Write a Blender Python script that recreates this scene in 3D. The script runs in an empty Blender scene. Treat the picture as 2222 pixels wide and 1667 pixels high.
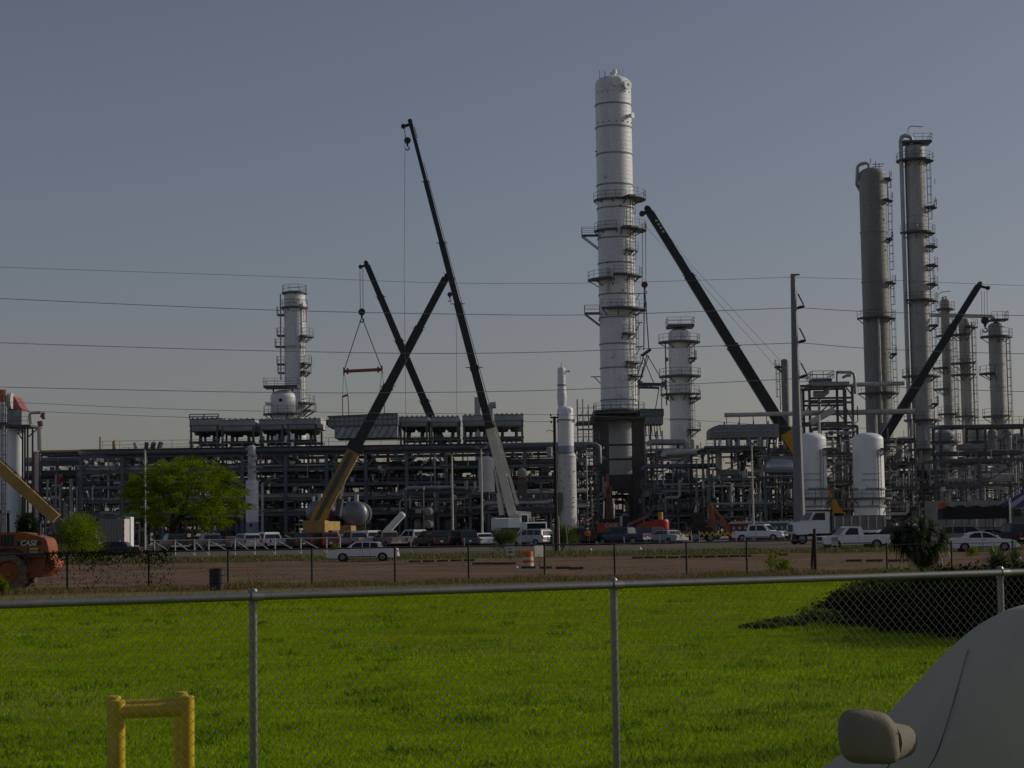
import bpy, math, random
from mathutils import Vector, Matrix
R = math.radians
sc = bpy.context.scene
col = sc.collection

# ------------------------------------------------------------------ camera
F, CX, CY, HOR, ROLL, CAMZ = 4300.0, 1111.0, 833.5, 1160.0, 0.0155, 1.9
TH = math.atan((HOR - CY) / F)
c_f = Vector((0, math.cos(TH), math.sin(TH)))
_u0 = Vector((0, -math.sin(TH), math.cos(TH))); _r0 = Vector((1, 0, 0))
c_u = _u0 * math.cos(ROLL) + _r0 * math.sin(ROLL)
c_r = _r0 * math.cos(ROLL) - _u0 * math.sin(ROLL)
CAM = Vector((0, 0, CAMZ))
cd = bpy.data.cameras.new('camera'); cam = bpy.data.objects.new('camera', cd); col.objects.link(cam)
m = Matrix((c_r, c_u, -c_f)).transposed().to_4x4(); m.translation = CAM
cam.matrix_world = m
cd.sensor_width = 36; cd.lens = F / 2222 * 36; cd.clip_end = 20000; cd.clip_start = 0.1
sc.camera = cam

# ------------------------------------------------------------------ sky, sun, exposure
SUN_AZ, SUN_EL = R(73), R(22)          # azimuth from +Y towards +X
w = bpy.data.worlds.new('World'); sc.world = w; w.use_nodes = True
nt = w.node_tree; nt.nodes.clear()
sky = nt.nodes.new('ShaderNodeTexSky'); sky.sky_type = 'NISHITA'; sky.sun_disc = False
sky.sun_elevation = SUN_EL; sky.sun_rotation = SUN_AZ
sky.air_density = 1.0; sky.dust_density = 1.2; sky.ozone_density = 1.0; sky.altitude = 0
hs = nt.nodes.new('ShaderNodeHueSaturation'); hs.inputs['Saturation'].default_value = 0.75
bg = nt.nodes.new('ShaderNodeBackground'); bg.inputs[1].default_value = 0.1
wo = nt.nodes.new('ShaderNodeOutputWorld')
nt.links.new(sky.outputs[0], hs.inputs['Color']); tn = nt.nodes.new('ShaderNodeMix'); tn.data_type = 'RGBA'; tn.blend_type = 'MULTIPLY'; tn.inputs[0].default_value = 1; tn.inputs[7].default_value = (1.0, .945, 1.03, 1)
nt.links.new(hs.outputs[0], tn.inputs[6]); nt.links.new(tn.outputs[2], bg.inputs[0]); nt.links.new(bg.outputs[0], wo.inputs[0])
sd = bpy.data.lights.new('sun', 'SUN'); sd.energy = 3.4; sd.angle = R(0.5); sd.color = (1.0, 0.92, 0.79)
sun = bpy.data.objects.new('sun', sd); col.objects.link(sun)
sdir = Vector((math.sin(SUN_AZ) * math.cos(SUN_EL), math.cos(SUN_AZ) * math.cos(SUN_EL), math.sin(SUN_EL)))
sun.rotation_euler = (-sdir).to_track_quat('-Z', 'Y').to_euler()
sun.location = (60, 40, 80)
sc.view_settings.view_transform = 'Standard'; sc.view_settings.look = 'None'
sc.view_settings.exposure = -1.0; sc.view_settings.gamma = 1
sc.view_settings.use_curve_mapping = False
sc.cycles.use_denoising = True
sc.cycles.max_bounces = 5; sc.cycles.diffuse_bounces = 2; sc.cycles.glossy_bounces = 2
sc.cycles.transparent_max_bounces = 6; sc.cycles.transmission_bounces = 3

# ------------------------------------------------------------------ picture point + distance -> place
def S(Y): return F / Y
def P(px, py, Y):
    d = c_f + c_r * ((px - CX) / F) - c_u * ((py - CY) / F)
    return CAM + d * (Y / d.y)
def Z(px, py, Y): return P(px, py, Y).z
GY = [(-60, 0), (130, 0), (145, .13), (160, .3), (215, .75), (260, .8), (6000, .8)]
def gz(Y):
    for (a, b), (c, d) in zip(GY, GY[1:]):
        if Y <= c: return b + (d - b) * max(0, (Y - a)) / (c - a)
    return .8
def gp(px, Y):
    g = gz(Y); py = HOR
    for _ in range(4):
        py += (P(px, py, Y).z - g) * S(Y)
    p = P(px, py, Y); return Vector((p.x, Y, g))

# ------------------------------------------------------------------ materials
MATS = {}
def mat(name, rgb, rough=.6, metal=0., var=.18, scale=2.0, streak=False, bump=0., bscale=30, var2=0., bands=0., spec=.5, trans=0.):
    if name in MATS: return MATS[name]
    m = bpy.data.materials.new(name); m.use_nodes = True; t = m.node_tree; n = t.nodes; b = n['Principled BSDF']
    b.inputs['Roughness'].default_value = rough; b.inputs['Metallic'].default_value = metal
    b.inputs['Specular IOR Level'].default_value = spec
    tc = n.new('ShaderNodeTexCoord'); mp = n.new('ShaderNodeMapping'); t.links.new(tc.outputs['Object'], mp.inputs[0])
    if streak: mp.inputs['Scale'].default_value = (1, 1, .12)
    nz = n.new('ShaderNodeTexNoise'); nz.inputs['Scale'].default_value = scale; nz.inputs['Detail'].default_value = 5; nz.inputs['Roughness'].default_value = .65
    t.links.new(mp.outputs[0], nz.inputs['Vector'])
    cr = n.new('ShaderNodeValToRGB'); cr.color_ramp.elements[0].position = .28; cr.color_ramp.elements[1].position = .72
    lo = [max(0, c * (1 - var)) for c in rgb]; hi = [min(1, c * (1 + var)) for c in rgb]
    cr.color_ramp.elements[0].color = (*lo, 1); cr.color_ramp.elements[1].color = (*hi, 1)
    t.links.new(nz.outputs[0], cr.inputs[0]); last = cr.outputs[0]
    if var2:
        n2 = n.new('ShaderNodeTexNoise'); n2.inputs['Scale'].default_value = scale * 9; n2.inputs['Detail'].default_value = 3
        t.links.new(tc.outputs['Object'], n2.inputs['Vector'])
        mr = n.new('ShaderNodeMapRange'); mr.inputs[1].default_value = .3; mr.inputs[2].default_value = .7; mr.inputs[3].default_value = 1 - var2; mr.inputs[4].default_value = 1 + var2 * .6
        t.links.new(n2.outputs[0], mr.inputs[0])
        mx = n.new('ShaderNodeMix'); mx.data_type = 'RGBA'; mx.blend_type = 'MULTIPLY'; mx.inputs[0].default_value = 1
        t.links.new(last, mx.inputs[6]); t.links.new(mr.outputs[0], mx.inputs[7]); last = mx.outputs[2]
    t.links.new(last, b.inputs['Base Color'])
    h = None
    if bump:
        nb = n.new('ShaderNodeTexNoise'); nb.inputs['Scale'].default_value = bscale; nb.inputs['Detail'].default_value = 4
        t.links.new(tc.outputs['Object'], nb.inputs['Vector']); h = nb.outputs[0]; st = bump
    if bands:
        sx = n.new('ShaderNodeSeparateXYZ'); t.links.new(tc.outputs['Object'], sx.inputs[0])
        mm = n.new('ShaderNodeMath'); mm.operation = 'MULTIPLY'; mm.inputs[1].default_value = 1.0 / bands; t.links.new(sx.outputs[2], mm.inputs[0])
        fr = n.new('ShaderNodeMath'); fr.operation = 'FRACT'; t.links.new(mm.outputs[0], fr.inputs[0])
        pp = n.new('ShaderNodeMath'); pp.operation = 'POWER'; pp.inputs[1].default_value = 8; t.links.new(fr.outputs[0], pp.inputs[0]); h = pp.outputs[0]; st = .5
    if h is not None:
        bp = n.new('ShaderNodeBump'); bp.inputs['Strength'].default_value = st; bp.inputs['Distance'].default_value = .05
        t.links.new(h, bp.inputs['Height']); t.links.new(bp.outputs[0], b.inputs['Normal'])
    if trans:
        tr = n.new('ShaderNodeBsdfTranslucent'); t.links.new(last, tr.inputs[0]); ms = n.new('ShaderNodeMixShader'); ms.inputs[0].default_value = trans
        t.links.new(b.outputs[0], ms.inputs[1]); t.links.new(tr.outputs[0], ms.inputs[2]); t.links.new(ms.outputs[0], n['Material Output'].inputs[0])
    MATS[name] = m; return m

def glass_mat():
    if 'glass' in MATS: return MATS['glass']
    m = bpy.data.materials.new('car_glass'); m.use_nodes = True; b = m.node_tree.nodes['Principled BSDF']
    b.inputs['Base Color'].default_value = (.012, .016, .017, 1); b.inputs['Roughness'].default_value = .06
    MATS['glass'] = m; return m

WHITE = mat('white_column_paint', (.82, .84, .83), .5, var=.14, scale=.6, streak=True, var2=.18, bands=.62)
WHITE2 = mat('clean_white_paint', (.84, .86, .86), .45, var=.06, scale=.4, var2=.05)
DIRTYW = mat('grimy_white_paint', (.60, .60, .57), .6, var=.2, scale=.5, streak=True, var2=.15, bands=.8)
GREYC = mat('weathered_grey_jacket', (.45, .45, .42), .55, metal=.05, var=.3, scale=.35, streak=True, var2=.14, bands=.75)
GREYD = mat('dark_grey_jacket', (.27, .268, .258), .6, metal=.0, var=.28, scale=.3, streak=True, var2=.14, bands=.75)
STEEL = mat('galvanised_steel', (.30, .315, .325), .5, metal=.3, var=.25, scale=1.2)
DSTEEL = mat('dark_painted_steel', (.085, .092, .10), .55, var=.3, scale=1.0)
BSTEEL = mat('blue_grey_steel', (.13, .142, .16), .5, metal=.1, var=.25, scale=.8)
GSTEEL = mat('green_grey_steel', (.12, .15, .14), .55, metal=.1, var=.25, scale=.8)
RUST = mat('rusty_steel', (.12, .065, .04), .8, var=.4, scale=1.5)
ALU = mat('bright_aluminium_jacket', (.46, .47, .47), .38, metal=.75, var=.15, scale=.8)
PIPEG = mat('pale_pipe_insulation', (.46, .45, .42), .5, metal=.2, var=.25, scale=.8)
CONC = mat('dark_stained_concrete', (.165, .155, .14), .9, var=.35, scale=.35, var2=.2, bump=.3, bscale=4)
CONCL = mat('pale_concrete', (.30, .29, .27), .9, var=.3, scale=.5, var2=.15)
BLACKP = mat('black_boom_paint', (.016, .019, .020), .35, var=.3, scale=.6)
CREAM = mat('cream_boom_paint', (.74, .70, .57), .4, var=.12, scale=.6)
YEL = mat('crane_yellow_paint', (.55, .30, .015), .45, var=.2, scale=1.0)
DYEL = mat('dusty_yellow_paint', (.42, .27, .08), .55, var=.25, scale=1.0)
YPIPE = mat('glossy_yellow_pipe_paint', (.60, .43, .012), .35, var=.14, scale=5, var2=.1)
RUBBER = mat('tyre_rubber', (.018, .017, .016), .85, var=.3, scale=6)
DTYRE = mat('dusty_tyre_rubber', (.17, .135, .095), .9, var=.45, scale=4)
CHROME = mat('bright_trim', (.55, .55, .55), .25, metal=.9, var=.05)
REDL = mat('red_lamp_lens', (.35, .012, .012), .25, var=.1)
WHL = mat('clear_lamp_lens', (.65, .65, .62), .15, var=.05)
PLAST = mat('black_plastic', (.02, .02, .02), .55, var=.2)
GLASS = glass_mat()
GALV = mat('galvanised_fence_steel', (.27, .27, .265), .38, metal=.7, var=.12, scale=9, var2=.1)
GRAIL = mat('dull_galvanised_rail', (.15, .155, .165), .55, metal=.3, var=.15, scale=5, var2=.12)
RINGM = mat('grimy_ring_steel', (.30, .27, .23), .7, var=.35, scale=1.5)
WIREM = mat('galvanised_wire', (.125, .12, .10), .75, metal=.0, var=.2, scale=3)
DARKF = mat('rusted_dark_fence_steel', (.03, .026, .022), .8, var=.4, scale=4)
WOOD = mat('creosoted_wood', (.035, .025, .018), .85, var=.4, scale=2, streak=True, var2=.3)
WPAINT = mat('weathered_white_paint', (.55, .53, .48), .7, var=.2, scale=3)
ORANGE = mat('orange_machine_paint', (.30, .085, .02), .5, var=.18, scale=1.2, var2=.12)
REDP = mat('red_machine_paint', (.50, .035, .02), .4, var=.15, scale=1.5)
REDPINK = mat('faded_red_paint', (.30, .09, .08), .6, var=.3, scale=.6)
ROPE = mat('steel_rope', (.05, .05, .05), .6, var=.2)
PWIRE = mat('aluminium_conductor', (.26, .26, .26), .6, var=.1)
TEALP = mat('teal_plastic', (.05, .14, .19), .45, var=.15)
REDPL = mat('faded_maroon_plastic', (.17, .035, .04), .45, var=.15)
BARK = mat('bark', (.045, .033, .024), .9, var=.4, scale=4, var2=.3)
LEAFT = mat('bright_feathery_leaf', (.20, .275, .008), .55, var=.4, scale=.8, trans=.5, spec=0)
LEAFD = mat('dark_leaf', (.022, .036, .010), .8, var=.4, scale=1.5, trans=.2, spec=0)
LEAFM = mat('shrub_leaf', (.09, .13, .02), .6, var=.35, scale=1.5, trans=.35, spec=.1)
PALML = mat('palm_leaf', (.075, .105, .03), .5, var=.4, scale=2, trans=.25)
DRYL = mat('dry_leaf', (.20, .13, .055), .8, var=.35, scale=3, trans=.2)
COOL = mat('grey_green_cooler_panel', (.40, .425, .42), .5, metal=.1, var=.25, scale=.9, streak=True, var2=.15)
TARP = mat('grey_car_cover_cloth', (.47, .43, .325), .85, var=.06, scale=1.5, var2=.03, bump=.12, bscale=60)

# ------------------------------------------------------------------ mesh builder
class MB:
    def __init__(s): s.v = []; s.f = []; s.sm = []; s.mi = []
    def add(s, vs, fs, smooth=False, mi=0):
        o = len(s.v); s.v += [tuple(v) for v in vs]
        for f in fs: s.f.append([i + o for i in f]); s.sm.append(smooth); s.mi.append(mi)
        return s
    def box(s, c, d, rz=0, mi=0):
        x, y, z = d[0] / 2, d[1] / 2, d[2] / 2; ca, sa = math.cos(rz), math.sin(rz)
        vs = [(c[0] + a * x * ca - b * y * sa, c[1] + a * x * sa + b * y * ca, c[2] + e * z) for e in (-1, 1) for a, b in ((-1, -1), (1, -1), (1, 1), (-1, 1))]
        return s.add(vs, [(3, 2, 1, 0), (4, 5, 6, 7), (0, 1, 5, 4), (1, 2, 6, 5), (2, 3, 7, 6), (3, 0, 4, 7)], mi=mi)
    def b2(s, lo, hi, mi=0):
        return s.box([(a + b) / 2 for a, b in zip(lo, hi)], [b - a for a, b in zip(lo, hi)], mi=mi)
    def bar(s, p, q, w, h=None, w2=None, h2=None, mi=0):
        p, q = Vector(p), Vector(q); h = h or w; w2 = w2 or w; h2 = h2 or (h if w2 == w else w2)
        d = (q - p).normalized(); up = Vector((0, 0, 1)) if abs(d.z) < .95 else Vector((0, 1, 0))
        a = d.cross(up).normalized(); b = a.cross(d)
        vs = [p + a * (i * w / 2) + b * (j * h / 2) for i, j in ((-1, -1), (1, -1), (1, 1), (-1, 1))] + \
             [q + a * (i * w2 / 2) + b * (j * h2 / 2) for i, j in ((-1, -1), (1, -1), (1, 1), (-1, 1))]
        return s.add(vs, [(3, 2, 1, 0), (4, 5, 6, 7), (0, 1, 5, 4), (1, 2, 6, 5), (2, 3, 7, 6), (3, 0, 4, 7)], mi=mi)
    def cyl(s, p, q, r, r2=None, n=10, caps=True, mi=0):
        p, q = Vector(p), Vector(q); r2 = r if r2 is None else r2
        d = (q - p).normalized(); up = Vector((0, 0, 1)) if abs(d.z) < .95 else Vector((0, 1, 0))
        a = d.cross(up).normalized(); b = a.cross(d)
        ring = [a * math.cos(2 * math.pi * i / n) + b * math.sin(2 * math.pi * i / n) for i in range(n)]
        vs = [p + k * r for k in ring] + [q + k * r2 for k in ring]
        s.add(vs, [(i, (i + 1) % n, n + (i + 1) % n, n + i) for i in range(n)], n > 4, mi)
        if caps: s.add(vs[:n], [tuple(range(n))[::-1]], mi=mi); s.add(vs[n:], [tuple(range(n))], mi=mi)
        return s
    def tube(s, pts, r, n=8, mi=0):
        pts = [Vector(p) for p in pts]; rings = []
        for i, p in enumerate(pts):
            d = (pts[min(i + 1, len(pts) - 1)] - pts[max(i - 1, 0)]).normalized()
            up = Vector((0, 0, 1)) if abs(d.z) < .9 else Vector((0, 1, 0))
            a = d.cross(up).normalized(); b = a.cross(d); rings.append((p, a, b))
        # keep frames consistent
        vs = []; pa = None
        for i, (p, a, b) in enumerate(rings):
            d = a.cross(b)
            if pa is not None:
                a2 = (pa - d * pa.dot(d))
                if a2.length > 1e-5: a = a2.normalized(); b = d.cross(a) * 1.0
            pa = a
            vs += [p + a * (r * math.cos(2 * math.pi * k / n)) + b * (r * math.sin(2 * math.pi * k / n)) for k in range(n)]
        fs = [(i * n + k, i * n + (k + 1) % n, (i + 1) * n + (k + 1) % n, (i + 1) * n + k) for i in range(len(pts) - 1) for k in range(n)]
        s.add(vs, fs, True, mi); s.add(vs[:n], [tuple(range(n))[::-1]], mi=mi); s.add(vs[-n:], [tuple(range(n))], mi=mi)
        return s
    def lathe(s, prof, c, n=24, ax='z', mi=0, smooth=True, sharp=True):
        # prof: list of (radius, height) along axis
        def pt(r, h, a):
            u, v_ = r * math.cos(a), r * math.sin(a)
            return {'z': (c[0] + u, c[1] + v_, c[2] + h), 'x': (c[0] + h, c[1] + u, c[2] + v_), 'y': (c[0] + v_, c[1] + h, c[2] + u)}[ax]
        if sharp:
            for (r1, h1), (r2, h2) in zip(prof, prof[1:]):
                vs = [pt(r1, h1, 2 * math.pi * i / n) for i in range(n)] + [pt(r2, h2, 2 * math.pi * i / n) for i in range(n)]
                s.add(vs, [(i, (i + 1) % n, n + (i + 1) % n, n + i) for i in range(n)], smooth, mi)
        else:
            vs = [pt(r, h, 2 * math.pi * i / n) for r, h in prof for i in range(n)]
            s.add(vs, [(k * n + i, k * n + (i + 1) % n, (k + 1) * n + (i + 1) % n, (k + 1) * n + i) for k in range(len(prof) - 1) for i in range(n)], smooth, mi)
        return s
    def dome(s, c, r, h, n=24, k=6, ax='z', mi=0):
        return s.lathe([(max(r * math.cos(i / k * math.pi / 2), .001), h * math.sin(i / k * math.pi / 2)) for i in range(k + 1)], c, n, ax, mi, sharp=False)
    def prism(s, poly, y0, y1, ax='y', mi=0, hw=None):
        # poly of (x,z), extruded along y; hw(z) optional half-width function (then y0,y1 = -1,1)
        n = len(poly)
        if hw: A = [(x, -hw(z), z) for x, z in poly]; B = [(x, hw(z), z) for x, z in poly]
        else: A = [(x, y0, z) for x, z in poly]; B = [(x, y1, z) for x, z in poly]
        s.add(A, [tuple(range(n))], mi=mi); s.add(B, [tuple(range(n))[::-1]], mi=mi)
        s.add(A + B, [((i + 1) % n, i, n + i, n + (i + 1) % n) for i in range(n)], mi=mi)
        return s
    def arc(s, c, r0, r1, a0, a1, z, t, n=14, mi=0):
        vs = []; fs = []
        for i in range(n + 1):
            a = a0 + (a1 - a0) * i / n; ca, sa = math.cos(a), math.sin(a)
            for r, zz in ((r0, z), (r1, z), (r1, z + t), (r0, z + t)): vs.append((c[0] + r * ca, c[1] + r * sa, zz))
        for i in range(n):
            b = i * 4
            for j in range(4): fs.append((b + j, b + (j + 1) % 4, b + 4 + (j + 1) % 4, b + 4 + j))
        fs += [(3, 2, 1, 0), (4 * n, 4 * n + 1, 4 * n + 2, 4 * n + 3)]
        return s.add(vs, fs, mi=mi)
    def mesh(s, name, mats, org=(0, 0, 0)):
        me = bpy.data.meshes.new(name); ox, oy, oz = org
        me.from_pydata([(x - ox, y - oy, z - oz) for x, y, z in s.v], [], s.f)
        if not isinstance(mats, (list, tuple)): mats = [mats]
        for mm in mats: me.materials.append(mm)
        me.polygons.foreach_set('use_smooth', s.sm); me.polygons.foreach_set('material_index', s.mi)
        me.update(); return me
    def build(s, name, mats, parent=None, org=None, bevel=0., **kw):
        if org is None: org = wl(parent) if parent is not None else (0, 0, 0)
        o = bpy.data.objects.new(name, s.mesh(name, mats, org)); col.objects.link(o)
        if parent is not None: o.parent = parent
        else: o.location = org
        if bevel: b = o.modifiers.new('edge', 'BEVEL'); b.width = bevel; b.segments = 2; b.limit_method = 'ANGLE'; b.angle_limit = R(35)
        for k, v in kw.items(): o[k] = v
        return o
def wl(o):
    p = Vector((0, 0, 0))
    while o is not None: p = p + o.location; o = o.parent
    return p
def thing(name, label, cat, loc=(0, 0, 0), group=None, rz=0):
    o = bpy.data.objects.new(name, None); col.objects.link(o); o.location = loc; o.rotation_euler = (0, 0, rz)
    o.empty_display_size = .3; o['label'] = label; o['category'] = cat; o['kind'] = 'thing'
    if group: o['group'] = group
    return o
def tag(o, label, cat, group=None, kind=None):
    o['label'] = label; o['category'] = cat; o['kind'] = 'thing'
    if group: o['group'] = group
    if kind: o['kind'] = kind
    return o
def copy_tree(o, parent=None):
    c = o.copy(); col.objects.link(c); c.parent = parent
    for ch in list(o.children): copy_tree(ch, c)
    return c
def put(name, me, parent, loc=(0, 0, 0), rot=(0, 0, 0), scale=None):
    o = bpy.data.objects.new(name, me); col.objects.link(o); o.parent = parent; o.location = loc; o.rotation_euler = rot
    if scale: o.scale = scale
    return o
def smat(nm, a, b, y0=0):  # unused helper kept tiny
    return mat(nm, a)
# ================================================================== ground sheets
def sheet(name, poly_of_Y, ys, m_, lift, label=None):
    """strip between x limits given per Y, following the terrain profile"""
    ys = sorted(set(ys + [y for y, _ in GY if ys[0] < y < ys[-1]]))
    vs = []; fs = []
    for y in ys:
        a, b = poly_of_Y(y)
        vs += [(a, y, gz(y) + lift), (b, y, gz(y) + lift)]
    fs = [(2 * i, 2 * i + 1, 2 * i + 3, 2 * i + 2) for i in range(len(ys) - 1)]
    mb = MB(); mb.add(vs, fs); o = mb.build(name, m_); o['kind'] = 'structure'
    return o
EARTH = mat('bare_earth', (.30, .27, .225), .95, var=.2, scale=.35, var2=.25, bump=.5, bscale=3, spec=.05)
DIRT = mat('brown_dirt_lot', (.205, .135, .086), .95, var=.35, scale=.16, var2=.28, bump=.4, bscale=5, spec=.05)
ASPH = mat('grey_brown_asphalt', (.17, .145, .12), .9, var=.2, scale=.25, var2=.15, spec=.05)
VERG = mat('verge_soil_and_grass', (.085, .095, .03), .95, var=.45, scale=.6, var2=.3, spec=.05)
DRYG = mat('dry_straw_ground', (.21, .155, .07), .95, var=.35, scale=.8, var2=.3, bump=.5, bscale=8, spec=.05)
LAWNM = mat('lawn_turf', (.20, .25, .003), .95, var=.35, scale=.25, var2=.35, bump=.6, bscale=22, spec=0)
sheet('ground', lambda y: (-3500, 3500), [-60, 6000], EARTH, 0)
sheet('dirt_lot', lambda y: (-120, 150), [40, 148], DIRT, .006)
def fence_y(x): return 80.7 + .374 * x       # far fence line
def lawn_y(x): return fence_y(x) - 8.0
_l = MB().add([(-60, -20, .010), (60, -20, .010), (60, lawn_y(60), .010), (-60, lawn_y(-60), .010)], [(0, 1, 2, 3)]).build('lawn', LAWNM); _l['kind'] = 'structure'
sheet('grass_verge', lambda y: (-90, 130), [148, 166], VERG, .006)
sheet('parking_lot', lambda y: (-110, 140), [170, 250], ASPH, .006)
sheet('service_track', lambda y: (-60, 110), [166, 170], DIRT, .008)
_d = MB().add([(-60, lawn_y(-60) - .3, .014), (60, lawn_y(60) - .3, .014), (60, fence_y(60) + 1.5, .014), (-60, fence_y(-60) + 1.5, .014)], [(0, 1, 2, 3)]).build('dry_grass_strip', DRYG); _d['kind'] = 'structure'
# ================================================================== columns and vessels
def rail_arc(mb, c, r, a0, a1, z, h=1.05, n=None, t=.035):
    n = n or max(3, int(abs(a1 - a0) * r / 1.4))
    pts = [(c[0] + r * math.cos(a0 + (a1 - a0) * i / n), c[1] + r * math.sin(a0 + (a1 - a0) * i / n)) for i in range(n + 1)]
    for x, y in pts: mb.bar((x, y, z), (x, y, z + h), t * 1.5)
    for (x, y), (X, Y) in zip(pts, pts[1:]):
        for k in (.5, 1): mb.bar((x, y, z + h * k), (X, Y, z + h * k), t * 1.4)
def rail_line(mb, pts, h=1.05, t=.035, step=1.8):
    for p, q in zip(pts, pts[1:]):
        p, q = Vector(p), Vector(q); n = max(1, int((q - p).length / step))
        for i in range(n + 1):
            a = p.lerp(q, i / n); mb.bar(a, a + Vector((0, 0, h)), t * 1.5)
        for k in (.5, 1): mb.bar(p + Vector((0, 0, h * k)), q + Vector((0, 0, h * k)), t * 1.4)
def platform(root, c, r, z, a0, a1, ext, rail=True, m_=None, h=1.05):
    m_ = m_ or DSTEEL; a0, a1 = R(a0), R(a1)
    mb = MB(); mb.arc(c, r + .02, r + ext, a0, a1, z - .1, .26, n=max(4, int(abs(a1 - a0) / .25)))
    n = max(2, int(abs(a1 - a0) * r / 1.6))
    for i in range(n + 1):
        a = a0 + (a1 - a0) * i / n; ca, sa = math.cos(a), math.sin(a)
        mb.bar((c[0] + (r + ext * .9) * ca, c[1] + (r + ext * .9) * sa, z), (c[0] + (r - .02) * ca, c[1] + (r - .02) * sa, z - min(ext * .8, .9)), .12)
    d = mb.build('platform', m_, root)
    if rail:
        rb = MB(); rail_arc(rb, c, r + ext - .06, a0, a1, z + .16, h); rb.build('railing', m_, d)
    return d
def bracket_platform(root, x0, x1, yc, z, depth, side, shell_x, rail=True, m_=None):
    """straight outrigger platform with diagonal strut, side=-1 left, 1 right"""
    m_ = m_ or DSTEEL; mb = MB(); mb.b2((min(x0, x1), yc - depth / 2, z), (max(x0, x1), yc + depth / 2, z + .16))
    far = x0 if abs(x0 - shell_x) > abs(x1 - shell_x) else x1
    for yy in (-depth / 2, depth / 2):
        mb.bar((far, yc + yy, z), (shell_x, yc + yy, z - abs(far - shell_x) * .8), .14)
    d = mb.build('platform', m_, root)
    if rail:
        rb = MB(); a, b = min(x0, x1), max(x0, x1)
        rail_line(rb, [(a, yc - depth / 2, z + .16), (b, yc - depth / 2, z + .16)]); rail_line(rb, [(far, yc - depth / 2, z + .16), (far, yc + depth / 2, z + .16), (a + b - far, yc + depth / 2, z + .16)])
        rb.build('railing', m_, d)
    return d
def ladder(root, c, r, z0, z1, ang, cage=True, m_=None, ph=.0):
    m_ = m_ or DSTEEL; a = R(ang); e = Vector((math.cos(a), math.sin(a), 0)); t = Vector((-e.y, e.x, 0)); C = Vector((c[0], c[1], 0))
    b = C + e * (r + .25); mb = MB()
    for k in (-.25, .25): mb.bar(b + t * k + Vector((0, 0, z0)), b + t * k + Vector((0, 0, z1)), .07)
    z = z0 + .2
    while z < z1: mb.bar(b - t * .25 + Vector((0, 0, z)), b + t * .25 + Vector((0, 0, z)), .04); z += .5
    z = z0 + 1
    while z < z1: mb.bar(C + e * (r - .05) + Vector((0, 0, z)), b + Vector((0, 0, z)), .06); z += 3
    l = mb.build('ladder', m_, root)
    if cage:
        cb = MB(); z = z0 + 2.2
        while z < z1:
            pts = [b + t * (.38 * math.cos(q)) + e * (.05 + .6 * math.sin(q)) + Vector((0, 0, z)) for q in [math.pi * i / 6 for i in range(7)]]
            for p, q in zip(pts, pts[1:]): cb.bar(p, q, .05)
            z += 1.3
        for q in (math.pi * .25, math.pi * .5, math.pi * .75):
            p = b + t * (.38 * math.cos(q)) + e * (.05 + .6 * math.sin(q)); cb.bar(p + Vector((0, 0, z0 + 2.2)), p + Vector((0, 0, z1)), .045)
        cb.build('safety_cage', m_, l)
def nozzle(root, c, r, z, ang, d, L=.5, m_=None, flange=True, name='nozzle', hole=None):
    a = R(ang); e = Vector((math.cos(a), math.sin(a), 0)); p = Vector((c[0], c[1], z)) + e * (r - .1); q = p + e * (L + .1)
    mb = MB(); mb.cyl(p, q, d / 2, n=12)
    if flange: mb.cyl(q - e * .12, q + e * .02, d * .68, n=14)
    o = mb.build(name, m_ or WHITE, root)
    if hole: MB().cyl(q + e * .02, q + e * .03, hole / 2, n=12).build('opening', PLAST, o)
    return o
COLS = {}
def column(name, label, px, py, Y, wpx, top, zb=None, m_=WHITE, rings=(), plats=(), lads=(), nozz=(), head=.5, group=None, cat='column', n=32, ringw=.10, skirt=None):
    c = P(px, py, Y); s = S(Y); r = wpx / s / 2; z = lambda y_: Z(px, y_, Y)
    zb = gz(Y) if zb is None else zb
    root = thing(name, label, cat, (c.x, Y, zb), group); cc = (c.x, Y)
    zt = z(top) - r * head
    MB().lathe([(r, zb), (r, zt)], (c.x, Y, 0), n).build('shell', m_, root)
    MB().dome((c.x, Y, zt), r, r * head, n).build('top_head', m_, root)
    for q in rings: MB().lathe([(r, z(q) - .09), (r + ringw, z(q) - .09), (r + ringw, z(q) + .09), (r, z(q) + .09)], (c.x, Y, 0), n, smooth=True).build('stiffener_ring', RINGM if m_ in (WHITE, WHITE2) else m_, root)
    for p in plats: platform(root, cc, r, z(p[0]), *p[1:])
    for y0, y1, ang, *k in lads: ladder(root, cc, r, z(y0) if y0 else zb, z(y1), ang, *(k or [True]))
    for y0, ang, d, L, *k in nozz: nozzle(root, cc, r, z(y0), ang, d, L, *(k or [m_]))
    COLS[label] = (root, cc, r, z, zt)
    return root, cc, r, z, zt
def vstub(root, x, y, z0, z1, r=.06, m_=None, name='vent_stub'):
    MB().cyl((x, y, z0), (x, y, z1), r, n=8).build(name, m_ or STEEL, root)
def davit(root, x, y, z, dx, h, m_=None):
    """small T bracket sticking out of a shell"""
    mb = MB(); mb.bar((x, y, z), (x + dx, y, z), .12); mb.bar((x + dx * .65, y, z), (x, y, z - h), .12); mb.build('pipe_support', m_ or DSTEEL, root)

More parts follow.
